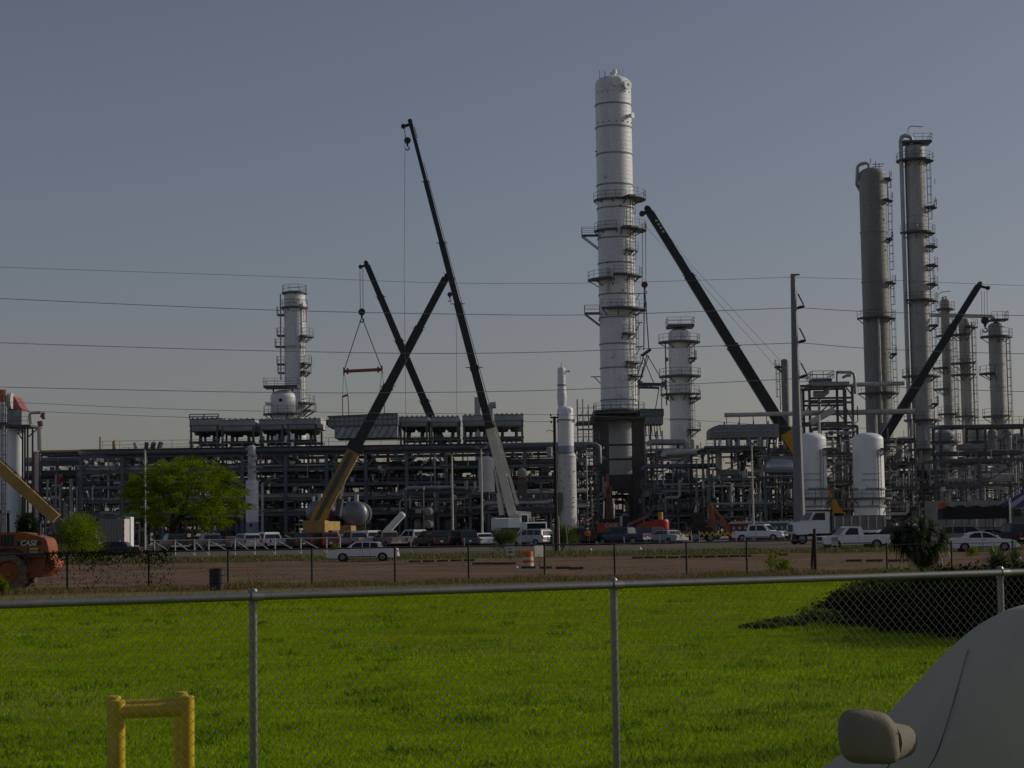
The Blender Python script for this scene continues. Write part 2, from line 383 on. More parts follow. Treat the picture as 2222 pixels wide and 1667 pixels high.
# --- tall white column
root, cc, r, z, zt = column('distillation_column', 'tallest white column with ring stiffeners, standing on a dark concrete table', 1336, 500, 286, 79, 165, zb=Z(1340, 1066, 286),
    m_=WHITE, rings=(230, 279, 337, 404, 454, 519, 573, 641, 691, 748, 800, 869),
    plats=((437, -178, -62, .55, True), (434, -66, 35, 1.9, True), (503, -180, -90, .55, True), (501, -78, 30, 1.9, True),
           (609, -185, -105, 1.6, True), (601, -100, 20, 1.1, True), (674, -125, 15, 1.7, True), (548, -65, -25, .9, True),
           (729, -80, -40, .9, True), (790, -70, -10, 1.0, True), (818, -60, 0, 1.0, True), (893, -180, 0, 1.1, True)),
    lads=((893, 790, -42), (790, 674, -35), (674, 601, -48), (601, 501, -40), (501, 434, -38)),
    nozz=((186, -82, 1.0, .35), (773, -118, .75, .3), (822, -78, .75, .3), (859, -78, .7, .3), (661, -80, .85, .3), (258, -40, .6, .9), (436, -160, .5, .3), (890, -88, .6, .5)), n=44)
nozzle(root, cc, r, z(192), -48, 1.1, .5, WHITE, hole=.42)
for k in range(7): nozzle(root, cc, r, z(205), -150 + 20 * k, .17, .14, RINGM, False, 'lug'); nozzle(root, cc, r, z(270), -150 + 22 * k, .17, .14, DSTEEL, False, 'lug'); nozzle(root, cc, r, z(330 + 61 * k), -170 + (k * 47) % 140, .2, .2, DSTEEL, False, 'lug')
ztop = zt + r * .5
for dx in (-1.9, -1.15, 1.0, 1.5): vstub(root, cc[0] + dx, cc[1] - .3, ztop - .7, ztop + .75)
mb = MB(); mb.cyl((cc[0] + .1, cc[1], ztop - .4), (cc[0] + .1, cc[1], ztop + .5), .42, n=14); mb.cyl((cc[0] + .1, cc[1], ztop + .35), (cc[0] + .1, cc[1], ztop + .5), .55, n=14); mb.cyl((cc[0] + .3, cc[1], ztop + .5), (cc[0] + .3, cc[1], ztop + .95), .3, n=12); mb.build('vapour_outlet', WHITE2, root)
bracket_platform(root, P(1262, 514, 286).x, cc[0] - r, cc[1] - 1, z(514), 1.5, -1, cc[0] - r)
bracket_platform(root, P(1268, 682, 286).x, cc[0] - r, cc[1] - 1, z(682), 1.5, -1, cc[0] - r)
for py_ in (638, 701, 753): davit(root, cc[0] + r, cc[1], z(py_), 1.0, 1.2)
davit(root, cc[0] - r, cc[1], z(817), -1.4, 1.0)
mb = MB(); mb.cyl((cc[0] - .55 * r, cc[1] - r * .86 - .25, z(640)), (cc[0] - .55 * r, cc[1] - r * .86 - .25, z(585)), .14, n=8); mb.build('drain_pipe', WPAINT, root)
# --- concrete table under it
Y0 = 286; xl = P(1294, 1000, Y0 - 6).x; xr = P(1401, 1000, Y0 - 6).x; g = gz(Y0)
tb = thing('concrete_table_frame', 'dark stained concrete table frame carrying the tallest white column', 'frame', ((xl + xr) / 2, Y0, g))
zt_ = Z(1345, 912, Y0 - 6); wl_ = 28 / S(280)
for x in (xl, xr - wl_):
    for yy in (Y0 - 6, Y0 + 4.2): MB().b2((x, yy, g), (x + wl_, yy + 1.8, zt_)).build('concrete_leg', CONC, tb, bevel=.05)
zs = Z(1345, 900, Y0 - 6)
for yy in (Y0 - 6.2, Y0 + 3.9): MB().b2((xl - .4, yy, zt_), (xr + .4, yy + 2.3, zs)).build('top_beam', CONC, tb, bevel=.05)
for x in (xl - .4, xr - 1.8): MB().b2((x, Y0 - 3.88, zt_), (x + 2.2, Y0 + 3.88, zs - .01)).build('side_beam', CONC, tb, bevel=.05)
zl0, zl1 = Z(1345, 1062, Y0 - 6), Z(1345, 1030, Y0 - 6)
MB().b2((xl + wl_, Y0 - 5.6, zl0), (xr - wl_, Y0 + 5.6, zl1)).build('lower_slab', CONC, tb, bevel=.05)
for py_ in (966, 997): MB().bar((xl + wl_, Y0 - 5.4, Z(1345, py_, Y0 - 5)), (xr - wl_, Y0 - 5.4, Z(1345, py_, Y0 - 5)), .28).build('tie_bar', DSTEEL, tb)
db = MB(); db.b2((P(1287, 905, 279).x, Y0 - 8, zs + .05), (P(1440, 905, 279).x, Y0 + 6, zs + .25)); d = db.build('deck', DSTEEL, tb)
rb = MB(); rail_line(rb, [(P(1292, 905, 279).x, Y0 - 7.9, zs + .25), (P(1398, 905, 279).x, Y0 - 7.9, zs + .25)], step=1.0); rb.build('railing', DSTEEL, d)
db = MB(); db.b2((P(1252, 910, 279).x, Y0 - 7, zt_ - .3), (xl - .45, Y0 + 2, zt_ - .1)); db.build('deck', DSTEEL, tb)

# --- left white twin columns
root, cc, r, z, zt = column('white_column', 'white column with railed crown platform and side landings, rising behind the cooler boxes', 640, 760, 300, 46, 634, m_=WHITE, head=.2,
    plats=((637, -200, 160, .35, True), (669, -190, 20, .45, True), (732, -60, 20, 1.3, True), (791, -50, 20, 1.0, True), (809, -50, 20, .9, True), (877, -70, 30, 1.4, True), (893, -40, 20, 1.6, True)),
    lads=((900, 732, -48), (732, 669, -42)), nozz=((655, -75, .5, .3), (664, -35, .6, .4)))
for py_, x0 in ((685, 602), (730, 602), (754, 598), (792, 602), (811, 604)):
    mb = MB(); xa, xb = P(x0, py_, 300).x, cc[0] - r; mb.b2((xa, Y0 := cc[1] - 1, z(py_)), (xb, cc[1] + 1, z(py_) + .18)); d = mb.build('platform', DSTEEL, root)
    rb = MB(); rail_line(rb, [(xb, cc[1] - 1, z(py_) + .18), (xa, cc[1] - 1, z(py_) + .18), (xa, cc[1] + 1, z(py_) + .18)], step=.9); rb.build('railing', DSTEEL, d)
MB().cyl((P(611, 750, 300).x, cc[1] - 1.1, z(826)), (P(611, 750, 300).x, cc[1] - 1.1, z(640)), .1, n=8).build('riser_pipe', STEEL, root)
mb = MB(); mb.lathe([(r + .04, z(757)), (r + .04, z(751))], (cc[0], cc[1], 0), 32); mb.build('pale_band', mat('yellowed_paint', (.5, .49, .36), .6), root)
root, cc, r, z, zt = column('white_drum', 'short white domed drum with a dark manhole beside the railed white column', 614, 870, 292, 54, 846, m_=WHITE,
    plats=((900, -190, -10, 1.1, True),), nozz=((877, -150, .4, .9),), head=.6)
nozzle(root, cc, r, z(870), -94, .5, .1, PLAST, False, 'manhole')
mb = MB(); xa, xb = P(575, 840, 292).x, P(649, 840, 292).x; mb.b2((xa, cc[1] - 2, z(843)), (xb, cc[1] + 2, z(838))); d = mb.build('platform', DSTEEL, root)
rb = MB(); rail_line(rb, [(xa, cc[1] - 2, z(838)), (xb, cc[1] - 2, z(838)), (xb, cc[1] + 2, z(838)), (xa, cc[1] + 2, z(838)), (xa, cc[1] - 2, z(838))], step=1.6); rb.build('railing', DSTEEL, d)
for k in (-1, 1): vstub(root, cc[0] + k * 1.4, cc[1], z(852), z(842), .12, DSTEEL, 'platform_post')

# --- slender white pair beside the wooden pole
root, cc, r, z, zt = column('slender_column', 'slim white column with narrow top, just behind the wooden utility pole', 1218.5, 830, 275, 17, 797, m_=WHITE, head=.5, nozz=((806, 0, .3, .6), (800, -90, .2, .2)), rings=(836,), n=20)
vstub(root, cc[0], cc[1], zt, zt + .9, .05)
MB().lathe([(r * 1.02, z(884)), (r * 1.25, z(860)), (r * 1.02, z(838))], (cc[0], cc[1], 0), 20).build('flared_section', WHITE, root)
root, cc, r, z, zt = column('stepped_white_column', 'white stepped column with blue band, right beside the wooden utility pole', 1228, 985, 257, 35, 881, m_=WHITE2, rings=(912, 984), plats=(), nozz=((893, -70, .5, .25), (912, -10, .4, .3)), zb=Z(1229, 978, 257), n=28)
MB().lathe([(r * 1.02, z(984)), (r * 1.02, z(968))], (cc[0], cc[1], 0), 28).build('blue_band', mat('pale_blue_paint', (.28, .33, .42), .5), root)
r2 = 40 / S(257) / 2
MB().lathe([(r2, gz(257)), (r2, z(989)), (r, z(984))], (cc[0] + .1, cc[1], 0), 32).build('lower_shell', DIRTYW, root)
for q in (1053, 992): MB().lathe([(r2, z(q)), (r2 + .06, z(q)), (r2 + .06, z(q) + .12), (r2, z(q) + .12)], (cc[0] + .1, cc[1], 0), 28).build('stiffener_ring', DIRTYW, root)
rr = random.Random(4)
for k in range(14): nozzle(root, (cc[0] + .1, cc[1]), r2, z(rr.uniform(1000, 1110)), rr.uniform(-150, -30), .13, .12, DSTEEL, False, 'lug')

# --- white column right of the tall one
root, cc, r, z, zt = column('white_column', 'white column ringed by four platforms, right of the tallest column', 1476, 850, 300, 47, 713, m_=WHITE, rings=(911,),
    plats=((744, -200, 20, 1.55, True), (818, -200, 20, 1.55, True), (857, -190, -20, 1.4, True), (866, -40, 20, 1.5, True), (935, -60, 15, 1.4, True), (779, -30, 15, 1.0, True)),
    lads=((980, 866, -38), (866, 818, -40), (818, 744, -30)), nozz=((842, -110, .7, .3), (728, -70, .3, .2)))
mb = MB(); xa, xb = P(1447, 709, 300).x, P(1504, 709, 300).x; mb.b2((xa, cc[1] - 2, z(712)), (xb, cc[1] + 2, z(706))); d = mb.build('platform', DSTEEL, root)
rb = MB(); rail_line(rb, [(xa, cc[1] - 2, z(706)), (xb, cc[1] - 2, z(706)), (xb, cc[1] + 2, z(706)), (xa, cc[1] + 2, z(706)), (xa, cc[1] - 2, z(706))], step=1.4); rb.build('railing', DSTEEL, d)
MB().cyl((cc[0] - r - .5, cc[1] - .5, z(880)), (cc[0] - r - .5, cc[1] - .5, z(745)), .1, n=8).build('riser_pipe', DSTEEL, root)
for q in (785, 868): vstub(root, cc[0] - r - .4, cc[1] - 1, z(q), z(q - 8), .25, DSTEEL, 'pipe_guide')

# --- right grey towers
root, cc, r, z, zt = column('grey_tower', 'dark grey jacketed tower with bent overhead pipe and ladder landings, left of the right pair', 1899, 600, 318, 58, 364, m_=GREYD,
    rings=(505, 612), plats=((692, -180, 40, 1.0, True), (855, -180, 40, 1.2, True), (391, -35, 15, 1.0, True), (437, -50, 15, 1.1, True), (521, -30, 15, .9, True), (616, -45, 15, 1.2, True), (770, -20, 20, 1.0, True)),
    lads=((920, 692, -12), (692, 616, -8), (616, 437, -10), (437, 391, -5)))
for q, a in ((455, -120), (455, -60), (480, -45), (545, -40), (612, -65), (780, -95), (770, -60), (810, -70)): nozzle(root, cc, r, z(q), a, .28, .12, WPAINT, False, 'white_patch')
pts = [(cc[0] - .6, cc[1] - .6, z(366)), (cc[0] - .6, cc[1] - .6, z(358)), (cc[0] - 1.1, cc[1] - .6, z(355)), (cc[0] - r + .1, cc[1] - .6, z(358)), (cc[0] - r - .3, cc[1] - .6, z(364)), (cc[0] - r - .35, cc[1] - .3, z(385)), (cc[0] - r - .2, cc[1] + 1.0, z(398)), (cc[0] - r * .5, cc[1] + r + .4, z(420)), (cc[0] - r * .5, cc[1] + r + .4, z(900))]
MB().tube(pts, .28, 10).build('overhead_pipe', GREYC, root)
MB().cyl((cc[0] - .05 * r, cc[1] - r - .3, z(920)), (cc[0] - .05 * r, cc[1] - r - .3, z(692)), .2, n=10).build('downcomer_pipe', PIPEG, root)
for dx, h in ((-.2, 22), (.6, 16), (1.2, 12)): vstub(root, cc[0] + dx, cc[1], z(366), z(366 - h), .06, DSTEEL)
mb = MB(); mb.bar((cc[0] + .1, cc[1], z(357)), (cc[0] + 2, cc[1], z(356)), .1); mb.bar((cc[0] + .1, cc[1], z(362)), (cc[0] + 1.8, cc[1], z(361)), .08); mb.build('top_railing', DSTEEL, root)
TG1 = (cc, r, z)
root, cc, r, z, zt = column('grey_tower', 'pale grey tallest tower on the right, with hooked vent pipe and many side platforms', 1993, 600, 310, 43, 312, m_=GREYC, rings=(470, 612, 752),
    plats=((350, -200, 40, 1.4, True), (452, -40, 20, 1.7, True), (507, -170, 20, 1.3, True), (537, -45, 20, 1.6, True), (578, -45, 20, 1.6, True), (619, -45, 20, 1.5, True), (654, -150, 20, 1.4, True),
           (708, -35, 20, 1.4, True), (818, -200, 25, 1.5, True), (878, -30, 20, 1.0, True), (913, -190, 25, 1.4, True), (977, -200, 25, 1.9, True), (1040, -190, 20, 1.2, True)),
    lads=((1040, 977, -30), (977, 913, -22), (913, 818, -15), (818, 708, -10), (708, 654, -12), (654, 578, -8), (578, 507, -12), (507, 350, -14)),
    nozz=((332, -85, .8, .25), (493, -115, .8, .25), (643, -95, .8, .25)))
mb = MB(); xa, xb = P(1957, 311, 310).x, P(2018, 311, 310).x; mb.b2((xa, cc[1] - 1.6, z(313)), (xb, cc[1] + 1.6, z(308))); d = mb.build('platform', DSTEEL, root)
rb = MB(); rail_line(rb, [(cc[0] - .4, cc[1] - 1.6, z(308)), (xb, cc[1] - 1.6, z(308)), (xb, cc[1] + 1.6, z(308))], step=1.2); rb.build('railing', DSTEEL, d)
px_ = cc[0] - r - .75
MB().tube([(cc[0] - .6, cc[1] - .8, z(316)), (cc[0] - .6, cc[1] - .8, z(303)), (cc[0] - .9, cc[1] - .8, z(298)), (cc[0] - 1.6, cc[1] - .8, z(296)), (px_ + .2, cc[1] - .8, z(299)), (px_, cc[1] - .8, z(308)), (px_, cc[1] - .8, z(1000))], .33, 10).build('overhead_pipe', PIPEG, root)
MB().tube([(cc[0] - r + .3, cc[1] - 1.6, z(300)), (cc[0] - r + .3, cc[1] - 1.6, z(285)), (cc[0] - r + .5, cc[1] - 1.6, z(280)), (cc[0] - r + .9, cc[1] - 1.6, z(278)), (cc[0] + 1.1, cc[1] - 1.6, z(280))], .07, 6).build('hooked_vent', STEEL, root)
MB().cyl((cc[0] - r - .15, cc[1] - .8, z(960)), (cc[0] - r - .15, cc[1] - .8, z(345)), .1, n=8).build('dark_riser', DSTEEL, root)
for q in (400, 440, 590, 630, 690, 760): vstub(root, cc[0] + r + 1.5, cc[1], z(q), z(q - 12), .05, DSTEEL, 'lamp_post')
TG2 = (cc, r, z)
root, cc, r, z, zt = column('grey_column', 'slim grey column with hooked vent on top, behind the rightmost crane boom', 2056, 800, 322, 22, 648, m_=GREYC, plats=((672, -200, 160, .7, True), (730, -200, -20, .9, True), (800, -200, -100, 1.6, True), (846, -200, -100, 1.6, True), (900, -200, 20, 1.0, True)), lads=((960, 680, -30),), rings=(760,), n=22)
MB().tube([(cc[0] - 1.2, cc[1], z(660)), (cc[0] - 1.2, cc[1], z(640)), (cc[0] - .6, cc[1], z(634)), (cc[0] + .9, cc[1], z(632))], .06, 6).build('hooked_vent', STEEL, root)
MB().tube([(cc[0] - .5, cc[1], z(655)), (cc[0] - .4, cc[1], z(645)), (cc[0] + .1, cc[1], z(643)), (cc[0] + .4, cc[1], z(655))], .18, 8).build('overhead_pipe', PIPEG, root)
root, cc, r, z, zt = column('grey_column', 'slim grey column under the long pale pipe, between the boom and the domed tower', 2097, 850, 318, 24, 690, m_=GREYC, plats=((711, -100, 20, 1.3, True), (728, -200, -80, 1.6, True), (790, -200, -60, 1.5, True), (815, -200, -60, 1.5, True), (905, -200, 20, 1.0, True)), lads=((990, 700, -15),), rings=(780,), n=22)
MB().cyl((cc[0] + r + .2, cc[1] - .6, z(990)), (cc[0] + r + .2, cc[1] - .6, z(700)), .16, n=8).build('side_pipe', PIPEG, root)
root, cc, r, z, zt = column('grey_domed_column', 'grey domed column at the right edge with a wide ring platform below its head', 2166, 850, 300, 34, 700, m_=GREYC, plats=((732, -200, 20, 1.25, True), (812, -200, -110, 1.6, True), (905, -200, -60, 1.3, True), (985, -200, 0, 1.0, True)), lads=((1000, 732, -5),), rings=(790, 840), n=26)
for k in range(5): a = math.pi * (1.1 + .2 * k); MB().bar((cc[0] + .2 * r * math.cos(a), cc[1] + .2 * r * math.sin(a), zt + r * .5), (cc[0] + (r + .1) * math.cos(a), cc[1] + (r + .1) * math.sin(a), zt - .1), .16).build('head_rib', DSTEEL, root)
mb = MB(); xa, xb = P(2148, 690, 300).x, P(2184, 690, 300).x; mb.b2((xa, cc[1] - 1.2, z(697)), (xb, cc[1] + 1.2, z(693))); d = mb.build('platform', DSTEEL, root)
rb = MB(); rail_line(rb, [(xa, cc[1] - 1.2, z(693)), (xb, cc[1] - 1.2, z(693)), (xb, cc[1] + 1.2, z(693))], step=.8); rb.build('railing', DSTEEL, d)
# long pale pipe between the grey towers
o = MB().tube([P(2018, 684, 311), P(2060, 685, 309), P(2110, 686, 305), P(2148, 687, 301), P(2156, 690, 300), P(2160, 698, 300)], .3, 10).build('overhead_line', PIPEG, org=P(2018, 684, 311)); tag(o, 'long pale overhead pipe from the tallest grey tower to the domed column', 'pipe')
# far column behind the steel pole
root, cc, r, z, zt = column('grey_column', 'thin grey column with side ladder, just left of the tapered steel pole', 1704, 830, 330, 17, 779, m_=GREYD, lads=((890, 790, 180),), n=18, plats=((797, 120, 200, 1.1, True),))
for q in (799, 836, 873): nozzle(root, cc, r, z(q), -75, .45, .1, WPAINT, False, 'white_patch')
# white domed vessels on the right
for lab, px in (('white domed vessel nearer the tapered steel pole, behind the dump truck', 1760), ('white domed vessel to the right, above the long white pickup', 1884)):
    root, cc, r, z, zt = column('white_vessel', lab, px, 1000, 264, 67, 939, m_=WHITE2, head=.42, cat='vessel', group='pair of white domed vessels', rings=(),
        plats=((976, -45, 30, 1.5, True), (1083, -200, 20, 1.0, True)), lads=((1080, 976, -62, False),), nozz=((1058, -125, .9, .18),), n=36)
    for q in (1062, 1100): platform(root, cc, r, z(q), -190, 10, .18, False, STEEL)
    for q in (1030, 1043): MB().arc(cc, r + .1, r + .16, R(-125), R(-60), z(q), .08).build('pipe_band', STEEL, root)
    vstub(root, cc[0] + 1.2, cc[1], zt, zt + 3.2, .16, PIPEG, 'vent_pipe')
    vstub(root, cc[0] + .9, cc[1] - r - .2, z(1130), z(980), .07, STEEL, 'gauge_pipe')
    for k in range(5): nozzle(root, cc, r, z(1092 + 8 * k), -20 + 12 * (k % 2), .35, .6, ALU)
# grey squat vessels among the right columns
for lab, px, top, w_, Y in (('squat grey vessel between the tallest grey tower and slim columns', 2052, 932, 44, 296), ('squat grey vessel behind the slim columns near the domed column', 2125, 925, 40, 306), ('grey vessel at the far right edge behind pipework', 2212, 940, 40, 300)):
    column('grey_vessel', lab, px, 970, Y, w_, top, m_=GREYC, cat='vessel', n=22, plats=((960, -200, 20, .8, True),), nozz=((950, -60, .4, .4),))

# ================================================================== left heater stacks
Yh = 262
hr = thing('heater_stack', 'white stack with orange rim at the left edge of the picture', 'stack', (P(2, 1000, Yh).x, Yh, .8))
x = P(1, 1000, Yh).x; rr_ = 11 / S(Yh)
MB().lathe([(rr_, .8), (rr_, Z(5, 872, Yh)), (rr_, Z(5, 872, Yh) + .01)], (x, Yh, 0), 24).build('shell', WHITE2, hr)
MB().lathe([(rr_ * 1.01, Z(5, 872, Yh)), (rr_ * 1.01, Z(5, 846, Yh)), (rr_ * .9, Z(5, 846, Yh)), (rr_ * .9, Z(5, 860, Yh))], (x, Yh, 0), 24).build('orange_rim', mat('faded_orange_paint', (.55, .16, .05), .6, var=.3, scale=.7), hr)
platform(hr, (x, Yh), rr_, Z(5, 920, Yh), -180, 30, .9); ladder(hr, (x, Yh), rr_, .8, Z(5, 860, Yh), -50)
hv = thing('heater_vessel', 'white heater vessel with red hopper and grey box on top, at the left edge', 'vessel', (P(31, 1000, Yh + 6).x, Yh + 6, .8))
x = P(33, 1000, Yh + 6).x; rv = 19 / S(Yh + 6); zz = lambda y_: Z(33, y_, Yh + 6)
MB().lathe([(rv, .8), (rv, zz(938)), (rv * .8, zz(930))], (x, Yh + 6, 0), 28).build('shell', WHITE2, hv)
MB().b2((P(24, 900, Yh + 6).x, Yh + 4, zz(924)), (P(55, 900, Yh + 6).x, Yh + 8, zz(892))).build('burner_box', STEEL, hv)
mb = MB(); a, b, t = P(24, 890, Yh + 6).x, P(57, 890, Yh + 6).x, P(29, 863, Yh + 6).x
mb.prism([(a, zz(892)), (b, zz(892)), (b - .3, zz(886)), (t + .6, zz(862)), (a, zz(866))], Yh + 4, Yh + 8); mb.build('red_hopper', REDPINK, hv)
MB().lathe([(.001, -.3), (1.1, -.3), (1.1, .3), (.001, .3)], (P(20, 872, Yh + 3).x, Yh + 3.5, zz(873)), 20, 'x').build('round_duct', WPAINT, hv)
MB().b2((P(12, 926, Yh + 6).x, Yh + 2.5, zz(929)), (P(80, 926, Yh + 6).x, Yh + 9, zz(925))).build('platform', DSTEEL, hv)
rb = MB(); rail_line(rb, [(P(10, 924, Yh + 6).x, Yh + 2.6, zz(925)), (P(74, 924, Yh + 6).x, Yh + 2.6, zz(925))]); rb.build('railing', DSTEEL, hv)
for px in (49, 54, 60, 71): MB().bar(gp(px, Yh + 4), P(px, 928, Yh + 4), .22).build('support_post', DSTEEL, hv)
MB().bar(P(38, 938, Yh + 4), P(49, 955, Yh + 4), .15).build('knee_brace', DSTEEL, hv)
MB().bar(P(82, 930, Yh + 4), P(62, 948, Yh + 4), .15).build('knee_brace', DSTEEL, hv)
hp = thing('relief_pipe', 'tall white relief pipe with red valve beside the left heater vessel', 'pipe', gp(78, Yh + 2))
MB().cyl(P(85.5, 978, Yh + 2), P(84.5, 925, Yh + 2), .27, n=12).build('upper_pipe', WPAINT, hp)
MB().cyl(gp(80, Yh + 2), P(78, 980, Yh + 2), .32, n=12).build('lower_pipe', WPAINT, hp)
MB().bar(gp(76, Yh + 1.8), P(73.6, 982, Yh + 1.8), .2).build('red_strip', REDPINK, hp)
mb = MB(); mb.bar(P(64, 897, Yh + 2), P(88, 896, Yh + 2), .3); mb.build('top_header', STEEL, hp)
mb = MB(); mb.cyl(P(86, 914, Yh + 2), P(88, 925, Yh + 2), .35, n=10); mb.cyl(P(90, 900, Yh + 2), P(95, 902, Yh + 2), .4, n=10); mb.cyl(P(95, 910, Yh + 2), P(92, 897, Yh + 2), .22, n=10); mb.build('red_valve', REDPINK, hp)
MB().cyl(P(64, 898, Yh + 2), P(66, 920, Yh + 2), .2, n=8).build('branch_pipe', WPAINT, hp)
# ================================================================== pipe rack and cooler boxes
def steel(root, name, p, q, w, m_=None, h=None): return MB().bar(p, q, w, h).build(name, m_ or BSTEEL, root)
YR = 262.0; RD = [YR, YR + 7, YR + 14]
def zr(px, py): return Z(px, py, YR)
rackx = [176, 266, 353, 440, 526, 620, 709, 794, 883, 969, 1055, 1140, 1225]
rack = thing('pipe_rack', 'long blue-grey steel pipe rack carrying the cooler boxes behind the parked cars', 'pipe rack', (P(700, 1100, YR).x, YR, .8))
xs = [P(p, 1060, YR).x for p in rackx]
LV = [5.0, 7.0, 8.9, 10.9, 13.0]
for i, x in enumerate(xs):
    for y in RD:
        mb = MB(); mb.box((x, y, (13.0 + .8) / 2), (.1, .42, 12.2)); mb.box((x, y - .2, 6.9), (.45, .07, 12.2)); mb.box((x, y + .2, 6.9), (.45, .07, 12.2)); mb.build('column', BSTEEL, rack)
    for zl in LV:
        steel(rack, 'cross_beam', (x, RD[0], zl), (x, RD[2], zl), .34, BSTEEL, .5)
rg = random.Random(11)
for i in range(len(xs) - 1):
    for j, zl in enumerate(LV):
        for y in (RD[0], RD[2]): steel(rack, 'rail_beam', (xs[i] + .23, y - .02, zl), (xs[i + 1] - .23, y - .02, zl), .22, GSTEEL if j in (1, 3) else BSTEEL, .42)
    if i % 2 == 0 or i in (3, 7):
        a, b = xs[i], xs[i + 1]
        for sx, ex in ((a, a + 1.8), (b, b - 1.8)): steel(rack, 'knee_brace', (sx, RD[0], 11.1), (ex, RD[0], 12.9), .26)
pm = [BSTEEL, STEEL, PIPEG, PIPEG, GSTEEL, ALU, STEEL, GREYC, RUST, WPAINT]
xa, xb = xs[0] - 1.5, xs[-1] + 3
big = MB(); big.cyl((xa + 5, RD[0] - .55, 13.55), (xb, RD[0] - .55, 13.55), .42, n=14); big.build('main_header_pipe', BSTEEL, rack)
for zl in LV[:-1]:
    y = RD[0] + .5
    while y < RD[2] - .3:
        r_ = rg.choice([.1, .14, .18, .22, .28, .36]); s0 = xa + rg.uniform(0, 6) if rg.random() < .7 else rg.uniform(xa, xb - 20); s1 = xb if rg.random() < .5 else min(xb, s0 + rg.uniform(15, 50))
        MB().cyl((s0, y + r_, zl + .25 + r_), (s1, y + r_, zl + .25 + r_), r_, n=8).build('pipe', rg.choice(pm), rack); y += 2 * r_ + rg.uniform(.15, .9)
for k in range(10):
    y = RD[0] + .7 + k * 1.35; r_ = rg.choice([.2, .3, .4]); s0 = xa + rg.uniform(0, 12)
    MB().cyl((s0, y, 13.25 + r_), (xb - rg.uniform(0, 8), y, 13.25 + r_), r_, n=10).build('pipe', rg.choice([BSTEEL, STEEL, PIPEG]), rack)
for k in range(46):      # vertical drops
    x = rg.uniform(xa, xb); y = RD[0] + rg.choice([-.4, .4, 3, 6, 9]); z0 = rg.choice([1.2, 1.2, 5.2, 7.2]); z1 = rg.choice([7.2, 9.2, 11, 13]); r_ = rg.choice([.07, .1, .14, .2])
    if z1 > z0: MB().tube([(x, y, z0), (x, y, z1 - .5), (x, y + .25, z1 - .1), (x, y + 1.6, z1)], r_, 7).build('riser_pipe', rg.choice(pm), rack)
wk = MB(); wk.b2((xs[0], RD[0] - 1.1, 13.86), (xs[-3], RD[0] + .3, 13.94)); wk.build('walkway', DSTEEL, rack)
rb = MB(); rail_line(rb, [(xs[0] + 3, RD[0] - 1.0, 13.94), (xs[-3], RD[0] - 1.0, 13.94)], step=2.2); rb.build('walkway_railing', STEEL, rack)
# valves, trays, boxes hung in the rack
for k in range(60):
    x = rg.uniform(xa, xb); zl = rg.choice(LV[:-1]); y = RD[0] + rg.uniform(-.3, 9)
    mb = MB(); t = rg.random()
    if t < .4: mb.cyl((x, y, zl + .4), (x, y, zl + 1.1), .12, n=7); mb.cyl((x - .3, y, zl + 1.1), (x + .3, y, zl + 1.1), .05, n=6); mb.lathe([(.001, 0), (.28, 0), (.28, .08), (.001, .08)], (x, y, zl + 1.1), 10)
    elif t < .7: mb.b2((x, y, zl - .9), (x + rg.uniform(.4, 1.4), y + .5, zl - .25))
    else: mb.b2((x, y, zl + .3), (x + rg.uniform(2, 5), y + .15, zl + .42)); mb.b2((x, y + .5, zl + .3), (x + rg.uniform(2, 5), y + .65, zl + .42))
    mb.build('valve' if t < .4 else 'junction_box' if t < .7 else 'cable_tray', rg.choice([STEEL, WPAINT, DSTEEL, ALU, RUST, DYEL]), rack)
jm = [MB() for _ in range(5)]
for k in range(1500):
    mb = rg.choice(jm); x = rg.uniform(xa, xb); zz_ = rg.uniform(1.0, 12.6); y = RD[0] + rg.choice([rg.uniform(-.7, 2), rg.uniform(2, 13)]); t = rg.random()
    if t < .34: mb.cyl((x, y, zz_), (x + rg.uniform(.4, 2.6), y, zz_), rg.choice([.04, .06, .09, .13]), n=5)
    elif t < .72: mb.cyl((x, y, zz_), (x, y, zz_ + rg.uniform(.4, 2.2)), rg.choice([.04, .06, .1]), n=5)
    elif t < .86: mb.cyl((x, y - .15, zz_), (x, y + .15, zz_), rg.uniform(.1, .26), n=8)
    else: mb.box((x, y, zz_), (rg.uniform(.2, .7), .3, rg.uniform(.2, .6)))
for mb, mm in zip(jm, (STEEL, PIPEG, DSTEEL, WPAINT, RUST)): mb.build('small_piping', mm, rack)['kind'] = 'stuff'
# left lower rack
lr = thing('pipe_rack', 'low left pipe rack with pale pipe bundles beside the white heater vessel', 'pipe rack', (P(130, 1100, 270).x, 270, .8))
x0, x1 = P(70, 1000, 270).x, P(178, 1000, 270).x
for x in (x0 + 1, (x0 + x1) / 2, x1 - .6):
    for y in (270, 278): MB().bar((x, y, .8), (x, y, 13.2), .4).build('column', BSTEEL, lr)
for zl in (5, 8.2, 10.2, 12.4):
    for x in (x0 + 1, (x0 + x1) / 2, x1 - .6): steel(lr, 'cross_beam', (x, 270, zl), (x, 278, zl), .3)
    steel(lr, 'rail_beam', (x0, 269.6, zl), (x1, 269.6, zl), .3, DSTEEL, .5)
for zl, r_, m_, y in ((12.9, .5, BSTEEL, 270.5), (12.6, .35, STEEL, 272), (11.0, .6, DSTEEL, 270.7), (10.6, .3, GREYC, 272.2), (8.7, .35, PIPEG, 271), (8.6, .25, STEEL, 272), (5.5, .4, DSTEEL, 271), (5.4, .25, PIPEG, 272.2), (9.6, .3, DSTEEL, 270.4)):
    MB().cyl((x0 - 2, y, zl), (x1, y, zl), r_, n=12).build('pipe', m_, lr)
